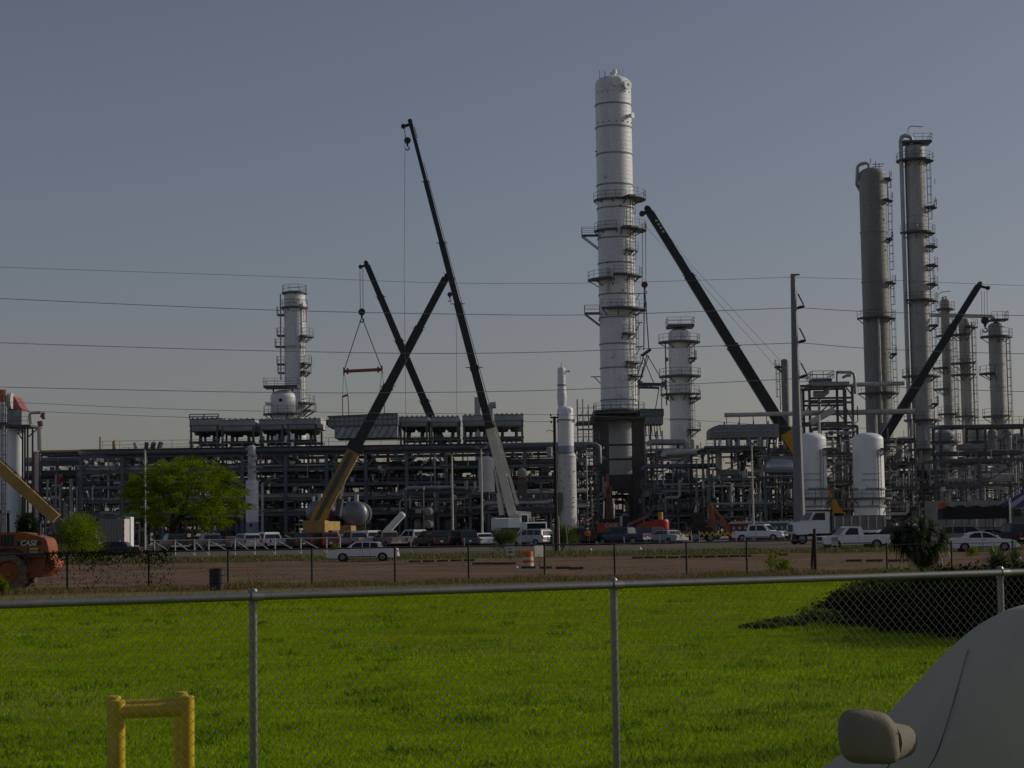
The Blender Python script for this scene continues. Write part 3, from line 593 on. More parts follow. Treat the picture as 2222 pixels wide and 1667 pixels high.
for k in range(16):
    x = rg.uniform(x0 + .5, x1 - .4); z0 = rg.uniform(1, 5); z1 = rg.uniform(6, 11); MB().cyl((x, 269 - rg.random(), z0), (x, 269.1 - rg.random(), z1), rg.choice([.1, .16, .25]), n=8).build('riser_pipe', rg.choice([PIPEG, WPAINT, STEEL]), lr)
for k in range(5): MB().cyl((x0 + 2.6 + k * .1, 268.7, 3 + 1.6 * k), (x0 + 4.2, 268.7, 3 + 1.6 * k), .3, n=10).build('valve', WPAINT if k % 2 else ALU, lr)
MB().cyl((x0 + 4.0, 268.6, 9.8), (x0 + 4.4, 268.2, 10.6), .28, n=10).build('red_valve', REDP, lr)

# ------------------------------------------------------------------ fin-fan cooler boxes
def cooler(px0, px1, ytop, ybot, label, Y=YR + .2, depth=9.0, group='cooler boxes standing on the pipe rack', zdeck=13.4, m_=None, slope=0, detail=True):
    m_ = m_ or COOL; pm_ = (px0 + px1) / 2; x0, x1 = P(px0, ytop, Y).x, P(px1, ytop, Y).x; zt, zb = Z(pm_, ytop, Y), Z(pm_, ybot, Y)
    rt = thing('fin_fan_cooler', label, 'cooler', ((x0 + x1) / 2, Y, zdeck), group); L = x1 - x0
    h = zt - zb
    mb = MB(); mb.b2((x0, Y, zb + h * .5), (x1, Y + depth, zt)); mb.build('tube_bundle', m_, rt, bevel=.03)
    mb = MB(); ins = .35
    A = [(x0, Y + .02, zb + h * .5), (x1, Y + .02, zb + h * .5), (x1, Y + depth - .02, zb + h * .5), (x0, Y + depth - .02, zb + h * .5)]
    Bv = [(x0 + ins * .3, Y + ins * .5, zb), (x1 - ins * .3, Y + ins * .5, zb), (x1 - ins * .3, Y + depth - ins, zb), (x0 + ins * .3, Y + depth - ins, zb)]
    mb.add(A + Bv, [(3, 2, 1, 0), (4, 5, 6, 7), (0, 1, 5, 4), (1, 2, 6, 5), (2, 3, 7, 6), (3, 0, 4, 7)]); mb.build('plenum', m_, rt)
    for k in range(5): MB().b2((x0 + L * (k + .5) / 5 - .05, Y - .06, zb + .1), (x0 + L * (k + .5) / 5 + .05, Y - .005, zt)).build('panel_rib', m_, rt)
    for k in (0, .47, 1): MB().b2((x0 - .04, Y - .08, zb + (zt - zb) * k * .96), (x1 + .04, Y - .01, zb + (zt - zb) * k * .96 + .1)).build('edge_channel', GSTEEL, rt)
    for k in (.27, .75):
        for yy in (Y + depth * .28, Y + depth * .75): MB().lathe([(L * .22, zb), (L * .18, zb - .42), (L * .17, zb - .42), (.2, zb - .44), (.12, zb - 1.2)], (x0 + L * k, yy, 0), 18).build('fan_ring', DSTEEL, rt)
    for sx in (x0 + .2, x1 - .2):
        for yy in (Y + .15, Y + depth - .3): MB().bar((sx, yy, zdeck), (sx, yy, zb + h * .5), .26).build('leg', GSTEEL, rt)
    zm = (zdeck + zb) / 2 - .1
    steel(rt, 'motor_beam', (x0, Y + .15, zm), (x1, Y + .15, zm), .22, DSTEEL, .34); steel(rt, 'motor_beam', (x0, Y + depth - .3, zm), (x1, Y + depth - .3, zm), .22, DSTEEL, .34)
    MB().b2((x0 + L * .1, Y + depth * .45, zm - .06), (x1 - L * .1, Y + depth * .58, zm + .04)).build('motor_deck', DSTEEL, rt)
    for k in (.27, .75): MB().cyl((x0 + L * k, Y + depth * .28, zm + .2), (x0 + L * k, Y + depth * .28, zm + .75), .22, n=10).build('motor', DSTEEL, rt)
    for a, b in ((x0 + .2, x1 - .2), (x1 - .2, x0 + .2)): steel(rt, 'cross_brace', (a, Y + .2, zdeck + .1), ((a + b) / 2, Y + .2, zm), .13, GSTEEL); steel(rt, 'cross_brace', (a, Y + depth - .3, zdeck + .1), ((a + b) / 2, Y + depth - .3, zm), .13, GSTEEL)
    for k in range(6): MB().b2((x0 + L * (k + .4) / 6, Y + .2, zt), (x0 + L * (k + .4) / 6 + .3, Y + .5, zt + .22)).build('header_plug', WPAINT, rt)
    return rt
cl = [(411, 474, 909, 936, 'first cooler box from the left, with open rail frame on its top'), (479, 553, 911, 936, 'second cooler box from the left on the pipe rack'), (562, 615, 911, 933, 'third cooler box from the left, below the short white drum'), (622, 687, 909, 932, 'fourth cooler box from the left, below the railed white column'),
      (866, 929, 905, 926, 'cooler box directly right of the lifted cooler bundle'), (933, 996, 905, 926, 'second cooler box right of the lifted cooler bundle'), (1003, 1066, 902, 925, 'cooler box crossed by the tallest crane boom'), (1072, 1136, 900, 925, 'last cooler box at the right end of the pipe rack')]
for i, (a, b, t, u, l) in enumerate(cl):
    rt = cooler(a, b, t, u, l, m_=None)
    if i == 0:
        rb = MB(); x0, x1, zt = P(411, 905, YR).x, P(474, 905, YR).x, Z(440, 909, YR); rail_line(rb, [(x0, YR, zt), (x1, YR, zt)], h=.6, t=.08, step=1.4); rb.build('rail_frame', DSTEEL, rt)
    if i in (0, 2, 3):
        x1 = P(b, t, YR).x; mb = MB(); mb.b2((x1, YR + .4, Z(b, u, YR) + .2), (x1 + .5, YR + 8, Z(b, t, YR) + .15)); mb.build('side_header', WPAINT, rt)
# bundle on the hook
def lifted_box(px0, px1, y0l, y0r, y1, Y, depth, label, grp=None):
    x0, x1 = P(px0, y1, Y).x, P(px1, y1, Y).x; zl, zr_, zb = Z(px0, y0l, Y), Z(px1, y0r, Y), Z((px0 + px1) / 2, y1, Y)
    rt = thing('lifted_cooler_bundle', label, 'cooler', ((x0 + x1) / 2, Y, zb)); zm = zb + (zl - zb) * .55
    mb = MB(); A = [(x0, zm), (x1, zm + .1), (x1, zr_), (x0 + .2, zl)]; mb.prism(A, Y, Y + depth); mb.build('tube_bundle', STEEL, rt, bevel=.03)
    mb = MB(); mb.prism([(x0 + .9, zb), (x1 - .1, zb), (x1 - .1, zm), (x0 + .9, zm)], Y + .05, Y + depth - .05); mb.build('plenum', COOL, rt)
    n = 6
    for k in range(n): MB().b2((x0 + 1 + (x1 - x0 - 1) * k / n, Y - .05, zb), (x0 + 1.12 + (x1 - x0 - 1) * k / n, Y + .04, zm)).build('panel_rib', STEEL, rt)
    MB().bar((x0, Y - .06, zl), (x1, Y - .06, zr_), .1, .25).build('edge_channel', GSTEEL, rt); MB().bar((x0, Y - .06, zm), (x1, Y - .06, zm + .1), .1, .2).build('edge_channel', GSTEEL, rt)
    for k in range(15):
        xk = x0 + .3 + (x1 - x0 - .4) * k / 14; MB().b2((xk - .04, Y - .05, zm + .1), (xk + .04, Y - .006, zl + (zr_ - zl) * k / 14 - .12)).build('panel_rib', GSTEEL, rt)
    MB().bar((x0 + .1, Y - .05, zm + (zl - zm) * .5), (x1, Y - .05, zm + .1 + (zr_ - zm) * .5), .07, .1).build('edge_channel', GSTEEL, rt)
    for k in range(9): MB().bar((x0 + .9 + (x1 - x0 - 1) * k / 9, Y + .02, zb), (x0 + .9 + (x1 - x0 - 1) * (k + 1) / 9, Y + .02, zm), .08).build('cross_brace', DSTEEL, rt)
    for k in range(3): MB().cyl((x0 - .25, Y + 1 + k * depth / 4, zm + .6), (x0 + .1, Y + 1 + k * depth / 4, zm + .6), .4, n=12).build('nozzle', DSTEEL, rt)
    return rt
lb = lifted_box(711, 864, 905, 898, 950, YR - 3, 7.5, 'large grey cooler bundle hanging on slings below the orange spreader beam')
lb2 = lifted_box(1389, 1441, 889, 889, 921, YR + 12, 4.5, 'small cooler module hung on slings right of the tallest column')
for k in range(7): MB().bar(P(1395 + k * 6, 921, YR + 12.5), P(1396 + k * 6.5, 940 + (k * 7) % 18, YR + 13), .12).build('hanging_stub', DSTEEL, lb2)
# supports under the gap in the rack top
# ------------------------------------------------------------------ equipment in front of and below the rack
def hdrum(name, label, pxc, pyc, rpx, Y, L, m_=ALU, group=None, nz=True):
    c = P(pxc, pyc, Y); r_ = rpx / S(Y); rt = thing(name, label, 'drum', (c.x, Y, gz(Y)), group)
    MB().lathe([(r_, 0), (r_, L)], (c.x, Y, c.z), 32, 'y').build('shell', m_, rt)
    MB().lathe([(max(.001, r_ * math.cos(k / 7 * math.pi / 2)), -r_ * .45 * math.sin(k / 7 * math.pi / 2)) for k in range(8)][::-1], (c.x, Y, c.z), 32, 'y', sharp=False).build('dished_end', m_, rt)
    for yy in (Y + 1, Y + L - 1): MB().b2((c.x - r_ * .8, yy - .25, gz(Y)), (c.x + r_ * .8, yy + .25, c.z - r_ * .6)).build('saddle', CONC, rt)
    if nz:
        MB().cyl((c.x + .2, Y + 1, c.z + r_ * .9), (c.x + .2, Y + 1, c.z + r_ + .8), .28, n=12).build('nozzle', ALU, rt)
        MB().cyl((c.x - r_ * .5, Y + 2, c.z + r_ * .7), (c.x - r_ * .5, Y + 2, c.z + r_ + .5), .16, n=10).build('nozzle', ALU, rt)
        MB().lathe([(.001, -.1), (.45, -.1), (.45, .15)], (c.x - .2, Y - r_ * .3, c.z - r_ * .45), 14, 'y').build('manway', m_, rt)
    return rt
ALUD = mat('dull_aluminium_shell', (.24, .25, .27), .42, metal=.55, var=.15, scale=.8, var2=.08)
hdrum('horizontal_drum', 'silver horizontal drum end-on, behind the yellow crane boom', 690, 1113, 27, 246, 9, ALUD, 'pair of silver horizontal drums')
hdrum('horizontal_drum', 'silver horizontal drum end-on, just right of the yellow crane boom', 769, 1115, 28, 246, 9, ALUD, 'pair of silver horizontal drums')
for i, (px, py, l) in enumerate(((929, 1110, 'upper of two stacked exchangers seen end-on, pale round cover'), (929, 1138, 'lower of two stacked exchangers seen end-on, pale round cover'))):
    hdrum('heat_exchanger', l, px, py, 9, 250, 6, CONCL, 'stacked exchangers', nz=False)
hdrum('heat_exchanger', 'small round exchanger head above the lamp posts, mid rack', 985, 1080, 6, 256, 4, GREYC, nz=False)
hdrum('horizontal_drum', 'pale ball-ended drum high in the rack, right of the cream boom', 1132, 1027, 11, 258, 5, CONCL, nz=False)
# pale upright drum behind the cream boom
column('upright_drum', 'pale upright drum partly hidden behind the cream crane boom', 1056, 1040, 255, 35, 990, m_=DIRTYW, zb=Z(1056, 1068, 255), cat='drum', n=24, rings=(1030,), head=.6)
# exhaust-like box above rack behind boom
o = MB().b2((P(1030, 905, 290).x, 290, gz(290)), (P(1042, 905, 290).x, 292, Z(1036, 862, 290))).build('square_duct', WPAINT, org=gp(1036, 290)); tag(o, 'pale square duct rising behind the cooler boxes by the tallest boom', 'duct')
o = MB().tube([gp(1062, 291), P(1062, 895, 291), P(1062, 885, 291), P(1066, 880, 291), P(1076, 879, 291)], .5, 12).build('exhaust_elbow', GREYC, org=gp(1062, 291)); tag(o, 'grey exhaust elbow poking up right of the tallest boom', 'pipe')
# small white column at the rack's left part
root, cc, r, z, zt = column('short_white_column', 'short white column with narrow neck, right of the big green tree', 547, 1080, 256, 28, 1042, m_=WHITE, n=26, head=.25)
MB().lathe([(r * .62, zt), (r * .62, z(970)), (r * .4, z(966))], (cc[0], cc[1], 0), 22).build('neck', DIRTYW, root)
for q in (1015, 990): MB().lathe([(r * .62, z(q)), (r * .8, z(q)), (r * .8, z(q) + .25), (r * .62, z(q) + .25)], (cc[0], cc[1], 0), 22).build('flange', GREYC, root)
MB().lathe([(r * 1.01, gz(256)), (r * 1.01, z(1133))], (cc[0], cc[1], 0), 26).build('blue_skirt', mat('pale_blue_paint', (.28, .33, .42), .5), root)
nozzle(root, cc, r, z(1140), -95, .4, .1, PLAST, False, 'skirt_hole')
for k in range(8): nozzle(root, cc, r * .62, z(975 + 8 * k), -140 + 37 * k % 120, .2, .35, STEEL)
# slanted white chute
a, b = P(836, 1157, 238), P(874, 1116, 238)
o = MB().cyl(a, b, .42, n=16); d = (b - a).normalized(); o.cyl(b, b + d * .2, .42, .28, n=16); o = o.build('slanted_tube', WHITE2, org=gp(841, 238)); tag(o, 'white slanted tube leaning up behind the parked pickups', 'tube')
# low buildings under and behind the rack
def hut(name, label, px0, px1, ytop, Y, depth, m_):
    x0, x1 = P(px0, 1150, Y).x, P(px1, 1150, Y).x; g = gz(Y); zt = Z((px0 + px1) / 2, ytop, Y)
    rt = thing(name, label, 'building', ((x0 + x1) / 2, Y, g)); MB().b2((x0, Y, g), (x1, Y + depth, zt)).build('wall', m_, rt); MB().b2((x0 - .2, Y - .2, zt), (x1 + .2, Y + depth + .2, zt + .15)).build('roof', DSTEEL, rt)
    n = max(1, int((x1 - x0) / 3.5))
    for k in range(n): MB().b2((x0 + (k + .35) * (x1 - x0) / n, Y - .06, g + .9), (x0 + (k + .65) * (x1 - x0) / n, Y - .02, g + 2.2)).build('window', PLAST, rt)
    MB().b2((x0 + .3, Y - .06, g), (x0 + 1.2, Y - .02, g + 2.1)).build('door', DSTEEL, rt)
BEIGE = mat('beige_wall_paint', (.24, .225, .19), .85, var=.12, scale=.6)
hut('control_hut', 'low grey-beige hut behind the big green tree and short white column', 470, 545, 1108, 268, 6, CONCL)
hut('control_hut', 'low beige hut below the rack right of the short white column', 566, 592, 1104, 268, 6, BEIGE)
hut('control_hut', 'long low beige building below the rack, behind the slanted tube', 800, 925, 1118, 280, 6, BEIGE)
hut('control_hut', 'low dark building under the rack near the cream boom', 940, 1060, 1112, 282, 6, CONC)
# ================================================================== process units (steel frames full of piping)
def process_unit(label, px0, px1, ytop, Y, depth, seed, levels=None, cat='structure', m_=None, fill=1.0, brace=True, rails=True, zb=None, floors=.5, vessels=True, group=None, jumble=90, mesh_mats=None):
    rg = random.Random(seed); m_ = m_ or BSTEEL; pc = (px0 + px1) / 2; x0, x1 = P(px0, ytop, Y).x, P(px1, ytop, Y).x; g = gz(Y) if zb is None else zb; zt = Z(pc, ytop, Y)
    rt = thing('process_structure', label, 'steel structure', ((x0 + x1) / 2, Y, g), group)
    n = max(1, round((x1 - x0) / 5.2)); X = [x0 + (x1 - x0) * i / n for i in range(n + 1)]; Ys = [Y, Y + depth]
    if levels is None:
        k = max(2, round((zt - g) / 3.6)); levels = [g + (zt - g) * (i + 1) / k for i in range(k)]
    for x in X:
        for y in Ys: MB().bar((x, y, g), (x, y, zt), .32).build('column', m_, rt)
    for zl in levels:
        for a, b in zip(X, X[1:]):
            for y in Ys: MB().bar((a + .17, y, zl), (b - .17, y, zl), .2, .38).build('beam', m_, rt)
        for x in X: MB().bar((x, Ys[0] + .17, zl - .03), (x, Ys[1] - .17, zl - .03), .2, .3).build('beam', m_, rt)
        if rg.random() < floors: MB().b2((x0 - .3, Y - .5, zl + .2), (x1 + .3, Y + depth, zl + .27)).build('grating_floor', DSTEEL, rt)
        if rails and rg.random() < .6:
            rb = MB(); rail_line(rb, [(x0 - .3, Y - .45, zl + .27), (x1 + .3, Y - .45, zl + .27)]); rb.build('railing', STEEL, rt)
    if brace:
        zs = [g] + levels
        for a, b in zip(X, X[1:]):
            for za, zb_ in zip(zs, zs[1:]):
                if rg.random() < .35:
                    MB().bar((a, Y - .05, za), (b, Y - .05, zb_), .16).build('brace', m_, rt)
                    if rg.random() < .4: MB().bar((b, Y + .05, za), (a, Y + .05, zb_), .16).build('brace', m_, rt)
    mats = mesh_mats or [STEEL, PIPEG, DSTEEL, BSTEEL, ALU, WPAINT, GREYC, RUST]
    zs = [g] + levels
    if vessels:
        for za, zb_ in zip(zs, zs[1:]):
            x = x0 + rg.uniform(.5, 2)
            while x < x1 - 1.2:
                h = zb_ - za; t = rg.random(); y = Y + rg.uniform(.8, depth - 1)
                if t < .3 * fill: r_ = rg.uniform(.35, .8); MB().lathe([(.001, za + .35), (r_, za + .5), (r_, za + h * .82), (r_ * .6, za + h * .9), (.001, za + h * .92)], (x, y, 0), 14).build('vessel', rg.choice([GREYC, PIPEG, DIRTYW, ALUD, GREYD]), rt); x += r_ * 2 + .8
                elif t < .6 * fill: r_ = rg.uniform(.3, .6); L = min(rg.uniform(2.5, 5), x1 - x); MB().lathe([(.001, -.1), (r_, 0), (r_, L), (.001, L + .1)], (x, y, za + .5 + r_), 14, 'x').build('exchanger', rg.choice([GREYC, ALUD, PIPEG, GREYD]), rt); x += L + .6
                else: x += rg.uniform(.8, 2)
    for k in range(int(16 * fill)):
        r_ = rg.choice([.08, .12, .18, .25]); zl = rg.choice(levels) + rg.uniform(-1.2, .8); y = Y + rg.uniform(-.6, depth)
        a = rg.uniform(x0 - 1, (x0 + x1) / 2); b = rg.uniform((x0 + x1) / 2, x1 + 1.5)
        if zl > g + .5: MB().tube([(a, y, zl - rg.choice([0, 1.2, 2])), (a, y, zl - .3), (a + .3, y, zl), (b - .3, y, zl), (b, y, zl + .3), (b, y, zl + rg.choice([.3, 1.4, 2.4]))], r_, 7).build('pipe', rg.choice(mats), rt)
    for k in range(int(14 * fill)):
        r_ = rg.choice([.07, .1, .16]); x = rg.uniform(x0, x1); y = Y + rg.uniform(-.7, depth); z0 = rg.uniform(g, zt * .5); z1 = min(zt + .5, z0 + rg.uniform(3, 8))
        MB().cyl((x, y, z0), (x, y, z1), r_, n=7).build('riser_pipe', rg.choice(mats), rt)
    if jumble:
        mbs = [MB(), MB(), MB()]
        for k in range(int(jumble)):
            mb = rg.choice(mbs); x = rg.uniform(x0, x1); y = Y + rg.uniform(-.9, depth); zz_ = rg.uniform(g + .1, zt - .2); t = rg.random()
            if t < .35: mb.cyl((x, y, zz_), (x + rg.uniform(.5, 2.2), y, zz_), rg.choice([.04, .07, .1]), n=5)
            elif t < .65: mb.cyl((x, y, zz_), (x, y, zz_ + rg.uniform(.5, 2.2)), rg.choice([.04, .06, .1]), n=5)
            elif t < .85: mb.cyl((x, y - .2, zz_), (x, y + .2, zz_), rg.uniform(.12, .3), n=8)
            else: mb.box((x, y, zz_), (rg.uniform(.3, .9), .4, rg.uniform(.3, .8)))
        for mb, mm in zip(mbs, (STEEL, PIPEG, DSTEEL)):
            if mb.v: mb.build('small_piping', mm, rt)['kind'] = 'stuff'
    return rt
U = process_unit
PALE = [PIPEG, WPAINT, ALU, STEEL, GREYC, CONCL, PIPEG, DYEL]
# behind the main rack
U('dense dark pipework behind the left end of the pipe rack', 90, 270, 985, 284, 6, 1, floors=.7, jumble=260, mesh_mats=PALE, fill=1.6)
U('dense dark pipework behind the rack near the big green tree', 270, 470, 990, 286, 6, 2, floors=.7, jumble=260, mesh_mats=PALE, fill=1.6)
U('dense pipework behind the rack under the left cooler boxes', 470, 660, 992, 286, 6, 3, floors=.8, jumble=260, mesh_mats=PALE, fill=1.6)
U('dense pipework behind the rack under the lifted cooler bundle', 660, 850, 1030, 286, 6, 4, floors=.8, jumble=260, mesh_mats=PALE, fill=1.6)
U('dense pipework behind the rack below the middle cooler boxes', 850, 1040, 1022, 286, 6, 5, floors=.8, jumble=260, mesh_mats=PALE, fill=1.6)
U('dense pipework behind the rack near its right end', 1040, 1215, 1000, 286, 6, 6, floors=.8, jumble=260, mesh_mats=PALE, fill=1.6)
# low pipe alley in front of the rack
U('low pipe bridge in front of the rack right of the silver drums', 880, 1020, 1063, 257, 3, 7, levels=[Z(950, 1118, 257), Z(950, 1068, 257)], fill=.5, jumble=60, rails=False, brace=False)
U('low pipe bridge in front of the rack beside the stepped column', 1060, 1195, 1082, 256, 3, 8, levels=[Z(1120, 1110, 256), Z(1120, 1084, 256)], fill=.6, jumble=70, rails=False, brace=False)
U('tall pipework left of the concrete table frame', 1248, 1296, 962, 272, 7, 9, fill=1, jumble=120)
U('pipework right of the concrete table frame', 1402, 1500, 985, 282, 8, 10, fill=1.2, jumble=160)
U('lower pipework right of the concrete table frame, nearer the parked cars', 1396, 1545, 1062, 272, 6, 12, fill=1.1, jumble=160)
U('steel frame of four levels left of the tapered steel pole', 1537, 1660, 975, 264, 8, 13, fill=1.0, m_=GSTEEL, jumble=130)
U('dark pipework just behind the tapered steel pole', 1600, 1735, 935, 276, 8, 14, fill=1.2, jumble=170)
U('dark pipework between the two white domed vessels', 1780, 1860, 925, 276, 8, 15, fill=1.2, jumble=150, m_=DSTEEL)
U('dark pipework right of the white domed vessels', 1915, 1985, 955, 270, 8, 16, fill=1.2, jumble=150, m_=DSTEEL)
U('dark frame of low pipework under the slim grey columns', 2028, 2222, 998, 272, 8, 17, fill=1.0, jumble=200, m_=DSTEEL)
U('tall pipe frame at the right edge behind the domed column', 2040, 2235, 925, 286, 5, 18, fill=.9, jumble=120, m_=DSTEEL, floors=.3)
U('pipework around the foot of the tallest grey tower', 1955, 2050, 1025, 300, 10, 19, fill=1.1, jumble=120, m_=DSTEEL)
U('dark pipework seen through the legs of the concrete table frame', 1298, 1402, 1030, 297, 6, 20, fill=1.2, jumble=160, m_=DSTEEL, floors=.9)
U('tangled pipework far behind the parked cars, left of the tapered pole', 1400, 1700, 1060, 292, 6, 21, fill=1.2, jumble=220, m_=DSTEEL, floors=.9)
U('tangled pipework far behind the white domed vessels', 1700, 1990, 1000, 302, 6, 22, fill=1.2, jumble=220, m_=DSTEEL, floors=.9)
# steel tower with railed top, right of the tapered pole
def steel_tower():
    Y = 280; rt = thing('steel_tower', 'open steel tower with railed top deck and bent pipe, above the white domed vessels', 'steel tower', (P(1795, 1000, Y).x, Y, .8))
    zz = lambda y_: Z(1795, y_, Y); X = [P(p, 880, Y).x for p in (1737, 1757, 1832, 1850)]
    for i, x in enumerate(X):
        for y in (Y, Y + 6): MB().bar((x, y, .8), (x, y, zz(838 if i else 845)), .34).build('column', DSTEEL, rt)
    for py_, a, b in ((838, 0, 3), (864, 1, 3), (874, 1, 3), (918, 0, 3), (950, 0, 3)):
        for y in (Y, Y + 6): MB().bar((X[a], y, zz(py_)), (X[b], y, zz(py_)), .25, .3).build('beam', DSTEEL, rt)
    MB().b2((P(1760, 833, Y).x, Y - .6, zz(838)), (P(1842, 833, Y).x, Y + 6.6, zz(829))).build('top_deck', STEEL, rt, bevel=.05)
    MB().b2((P(1766, 833, Y).x, Y + 1, zz(829)), (P(1808, 833, Y).x, Y + 5, zz(820))).build('equipment_box', DSTEEL, rt)
    rb = MB(); a, b, zt = P(1763, 829, Y).x, P(1810, 829, Y).x, zz(821); rail_line(rb, [(a, Y, zt), (b, Y, zt), (b, Y + 6, zt), (a, Y + 6, zt), (a, Y, zt)], step=1.3, t=.05); rb.build('railing', DSTEEL, rt)
    rb = MB(); a, b, zt = P(1731, 842, Y).x, P(1760, 838, Y).x, zz(843); rail_line(rb, [(a, Y, zt), (b, Y, zt)], step=1.0, t=.05); rb.build('railing', DSTEEL, rt)
    MB().b2((P(1731, 842, Y).x, Y - .5, zz(845)), (P(1760, 842, Y).x, Y + 3, zz(842))).build('landing', DSTEEL, rt)
    MB().tube([P(1816, 829, Y), P(1816, 806, Y), P(1820, 806, Y)], .12, 7).build('vent_pipe', DSTEEL, rt)
    MB().tube([P(1818, 808, Y), P(1845, 808, Y), P(1852, 811, Y), P(1854, 818, Y), P(1856, 855, Y)], .22, 9).build('bent_pipe', STEEL, rt)
    MB().tube([P(1828, 820, Y), P(1838, 815, Y), P(1846, 815, Y)], .2, 8).build('bent_pipe', STEEL, rt)
    MB().tube([P(1765, 855, Y + 2), P(1788, 855, Y + 2), P(1793, 852, Y + 2), P(1794, 838, Y + 2)], .45, 10).build('bent_duct', PIPEG, rt)
    MB().cyl(P(1778, 900, Y + 2), P(1778, 855, Y + 2), .22, n=9).build('riser_pipe', PIPEG, rt)
    for p, q in (((1760, 915), (1800, 876)), ((1836, 915), (1796, 876)), ((1773, 917), (1815, 880)), ((1738, 915), (1756, 880)), ((1851, 860), (1834, 838)), ((1851, 915), (1833, 880))): MB().bar(P(*p, Y - .1), P(*q, Y - .1), .17).build('brace', DSTEEL, rt)
    o = MB().bar(P(1758, 918, Y - 1), P(1810, 889, Y - 1), .5, .9).build('stair_flight', PIPEG, rt)
    rl = MB(); rl.bar(P(1758, 911, Y - 1), P(1810, 882, Y - 1), .1); rl.build('handrail', DSTEEL, o)
    ladder(rt, (X[0] - .1, Y), .1, 13, zz(845), 200, False)
steel_tower()
# round-ended dark duct and pale pipe on posts, left of the tapered pole
Yd = 270; rt = thing('round_ended_cooler', 'long dark cooler with a rounded left end, left of the tapered steel pole', 'cooler', (P(1610, 1000, Yd).x, Yd, .8))
zz = lambda y_: Z(1610, y_, Yd)
x0, x1 = P(1542, 940, Yd).x, P(1690, 940, Yd).x
mb = MB(); mb.prism([(x0, zz(950)), (x1, zz(950)), (x1, zz(921)), (x0 + 1.2, zz(921)), (x0 + .3, zz(926)), (x0, zz(932))], Yd, Yd + 6); mb.build('casing', GREYD, rt, bevel=.04)
for k in range(12): MB().b2((x0 + 1.3 + k * .68, Yd - .05, zz(950)), (x0 + 1.38 + k * .68, Yd - .005, zz(922))).build('panel_rib', STEEL, rt)
MB().b2((x0 + .3, Yd - .12, zz(937)), (x1, Yd - .06, zz(934))).build('edge_channel', STEEL, rt)
MB().cyl((x0 + 1, Yd + 1, zz(943)), (x1, Yd + 1, zz(943)), .7, n=14).build('main_duct', DSTEEL, rt)
for k in range(6): MB().bar((x0 + .6 + k * 1.6, Yd + .2, zz(950)), (x0 + .6 + k * 1.6, Yd + .2, zz(975)), .25).build('leg', DSTEEL, rt)
for k in range(7): MB().cyl((x0 + 1 + k * 1.3, Yd - .6, zz(972)), (x0 + 1.3 + k * 1.3, Yd + .3, zz(952)), .18, n=8).build('branch_pipe', [PIPEG, GREYC, ALU][k % 3], rt)
for k in range(4): MB().cyl((x0 + 2 + k * 2.0, Yd + 1, zz(921)), (x0 + 2 + k * 2.0, Yd + 1, zz(914)), .1, n=6).build('vent_stub', DSTEEL, rt)
rt = thing('overhead_line', 'pale pipe on thin posts above the round-ended dark cooler', 'pipe', (P(1650, 900, Yd + 2).x, Yd + 2, zz(921)))
MB().cyl(P(1572, 901, Yd + 2), P(1760, 897, Yd + 2), .3, n=12).build('pipe', PIPEG, rt)
for px in (1577, 1605, 1635, 1664, 1690): MB().bar(P(px, 921, Yd + 2), P(px - 1, 903, Yd + 2), .1).build('post', DSTEEL, rt)
for i, (a, b, l) in enumerate((((1850, 835), (1962, 832), 'upper pale pipe running to the tallest grey tower'), ((1735, 897), (1985, 893), 'lower pale pipe crossing behind the white domed vessels'))):
    o = MB().cyl(P(*a, 290), P(*b, 290), .33 + .06 * i, n=12).build('overhead_line', PIPEG, org=P(*a, 290)); tag(o, l, 'pipe')
for i, (a, b, Y, r_, m_, l) in enumerate((((1408, 960), (1490, 960), 270, .42, STEEL, 'grey horizontal pipe right of the concrete table frame, upper'), ((1440, 983), (1560, 979), 268, .45, PIPEG, 'pale horizontal pipe reaching the round-ended cooler'), ((1395, 1013), (1560, 1010), 269, .3, BSTEEL, 'thin horizontal pipe low right of the table frame'), ((1230, 966), (1300, 966), 270, .4, BSTEEL, 'blue-grey pipe joining the rack to the table frame'))):
    o = MB().tube([P(a[0], a[1] + 8, Y), P(a[0] + 1, a[1] + 2, Y), P(a[0] + 6, a[1], Y), P(b[0] - 6, b[1], Y), P(b[0] - 1, b[1] + 3, Y), P(b[0], b[1] + 40, Y)], r_, 10).build('overhead_line', m_, org=P(*a, Y)); tag(o, l, 'pipe')
# silver tank on a platform
Yt = 262; rt = thing('silver_tank', 'shiny silver horizontal tank on a steel platform, left of the tapered pole', 'tank', (P(1697, 1030, Yt).x, Yt, Z(1697, 1030, Yt)))
c = P(1692, 1013, Yt); MB().lathe([(.001, -.9), (.6, -.75), (1.02, -.3), (1.05, 0), (1.05, 2.6), (.9, 2.9), (.001, 3.1)], (c.x - 1.1, Yt + .6, c.z), 24, 'x', sharp=False).build('shell', ALU, rt)
MB().b2((c.x - 2.4, Yt - 1, Z(1697, 1034, Yt)), (c.x + 2.4, Yt + 3, Z(1697, 1032, Yt))).build('platform', STEEL, rt)
for k in (-.8, 1): MB().b2((c.x + k - .12, Yt - .1, Z(1697, 1032, Yt)), (c.x + k + .12, Yt + 1.3, c.z - .7)).build('saddle', DSTEEL, rt)
for k in (-2.2, 0, 2.2): MB().bar((c.x + k, Yt - .8, gz(Yt)), (c.x + k, Yt - .8, Z(1697, 1034, Yt)), .2).build('leg', BSTEEL, rt)
rb = MB(); rail_line(rb, [(c.x - 2.4, Yt - 1, Z(1697, 1032, Yt)), (c.x + 2.4, Yt - 1, Z(1697, 1032, Yt))]); rb.build('railing', STEEL, rt)
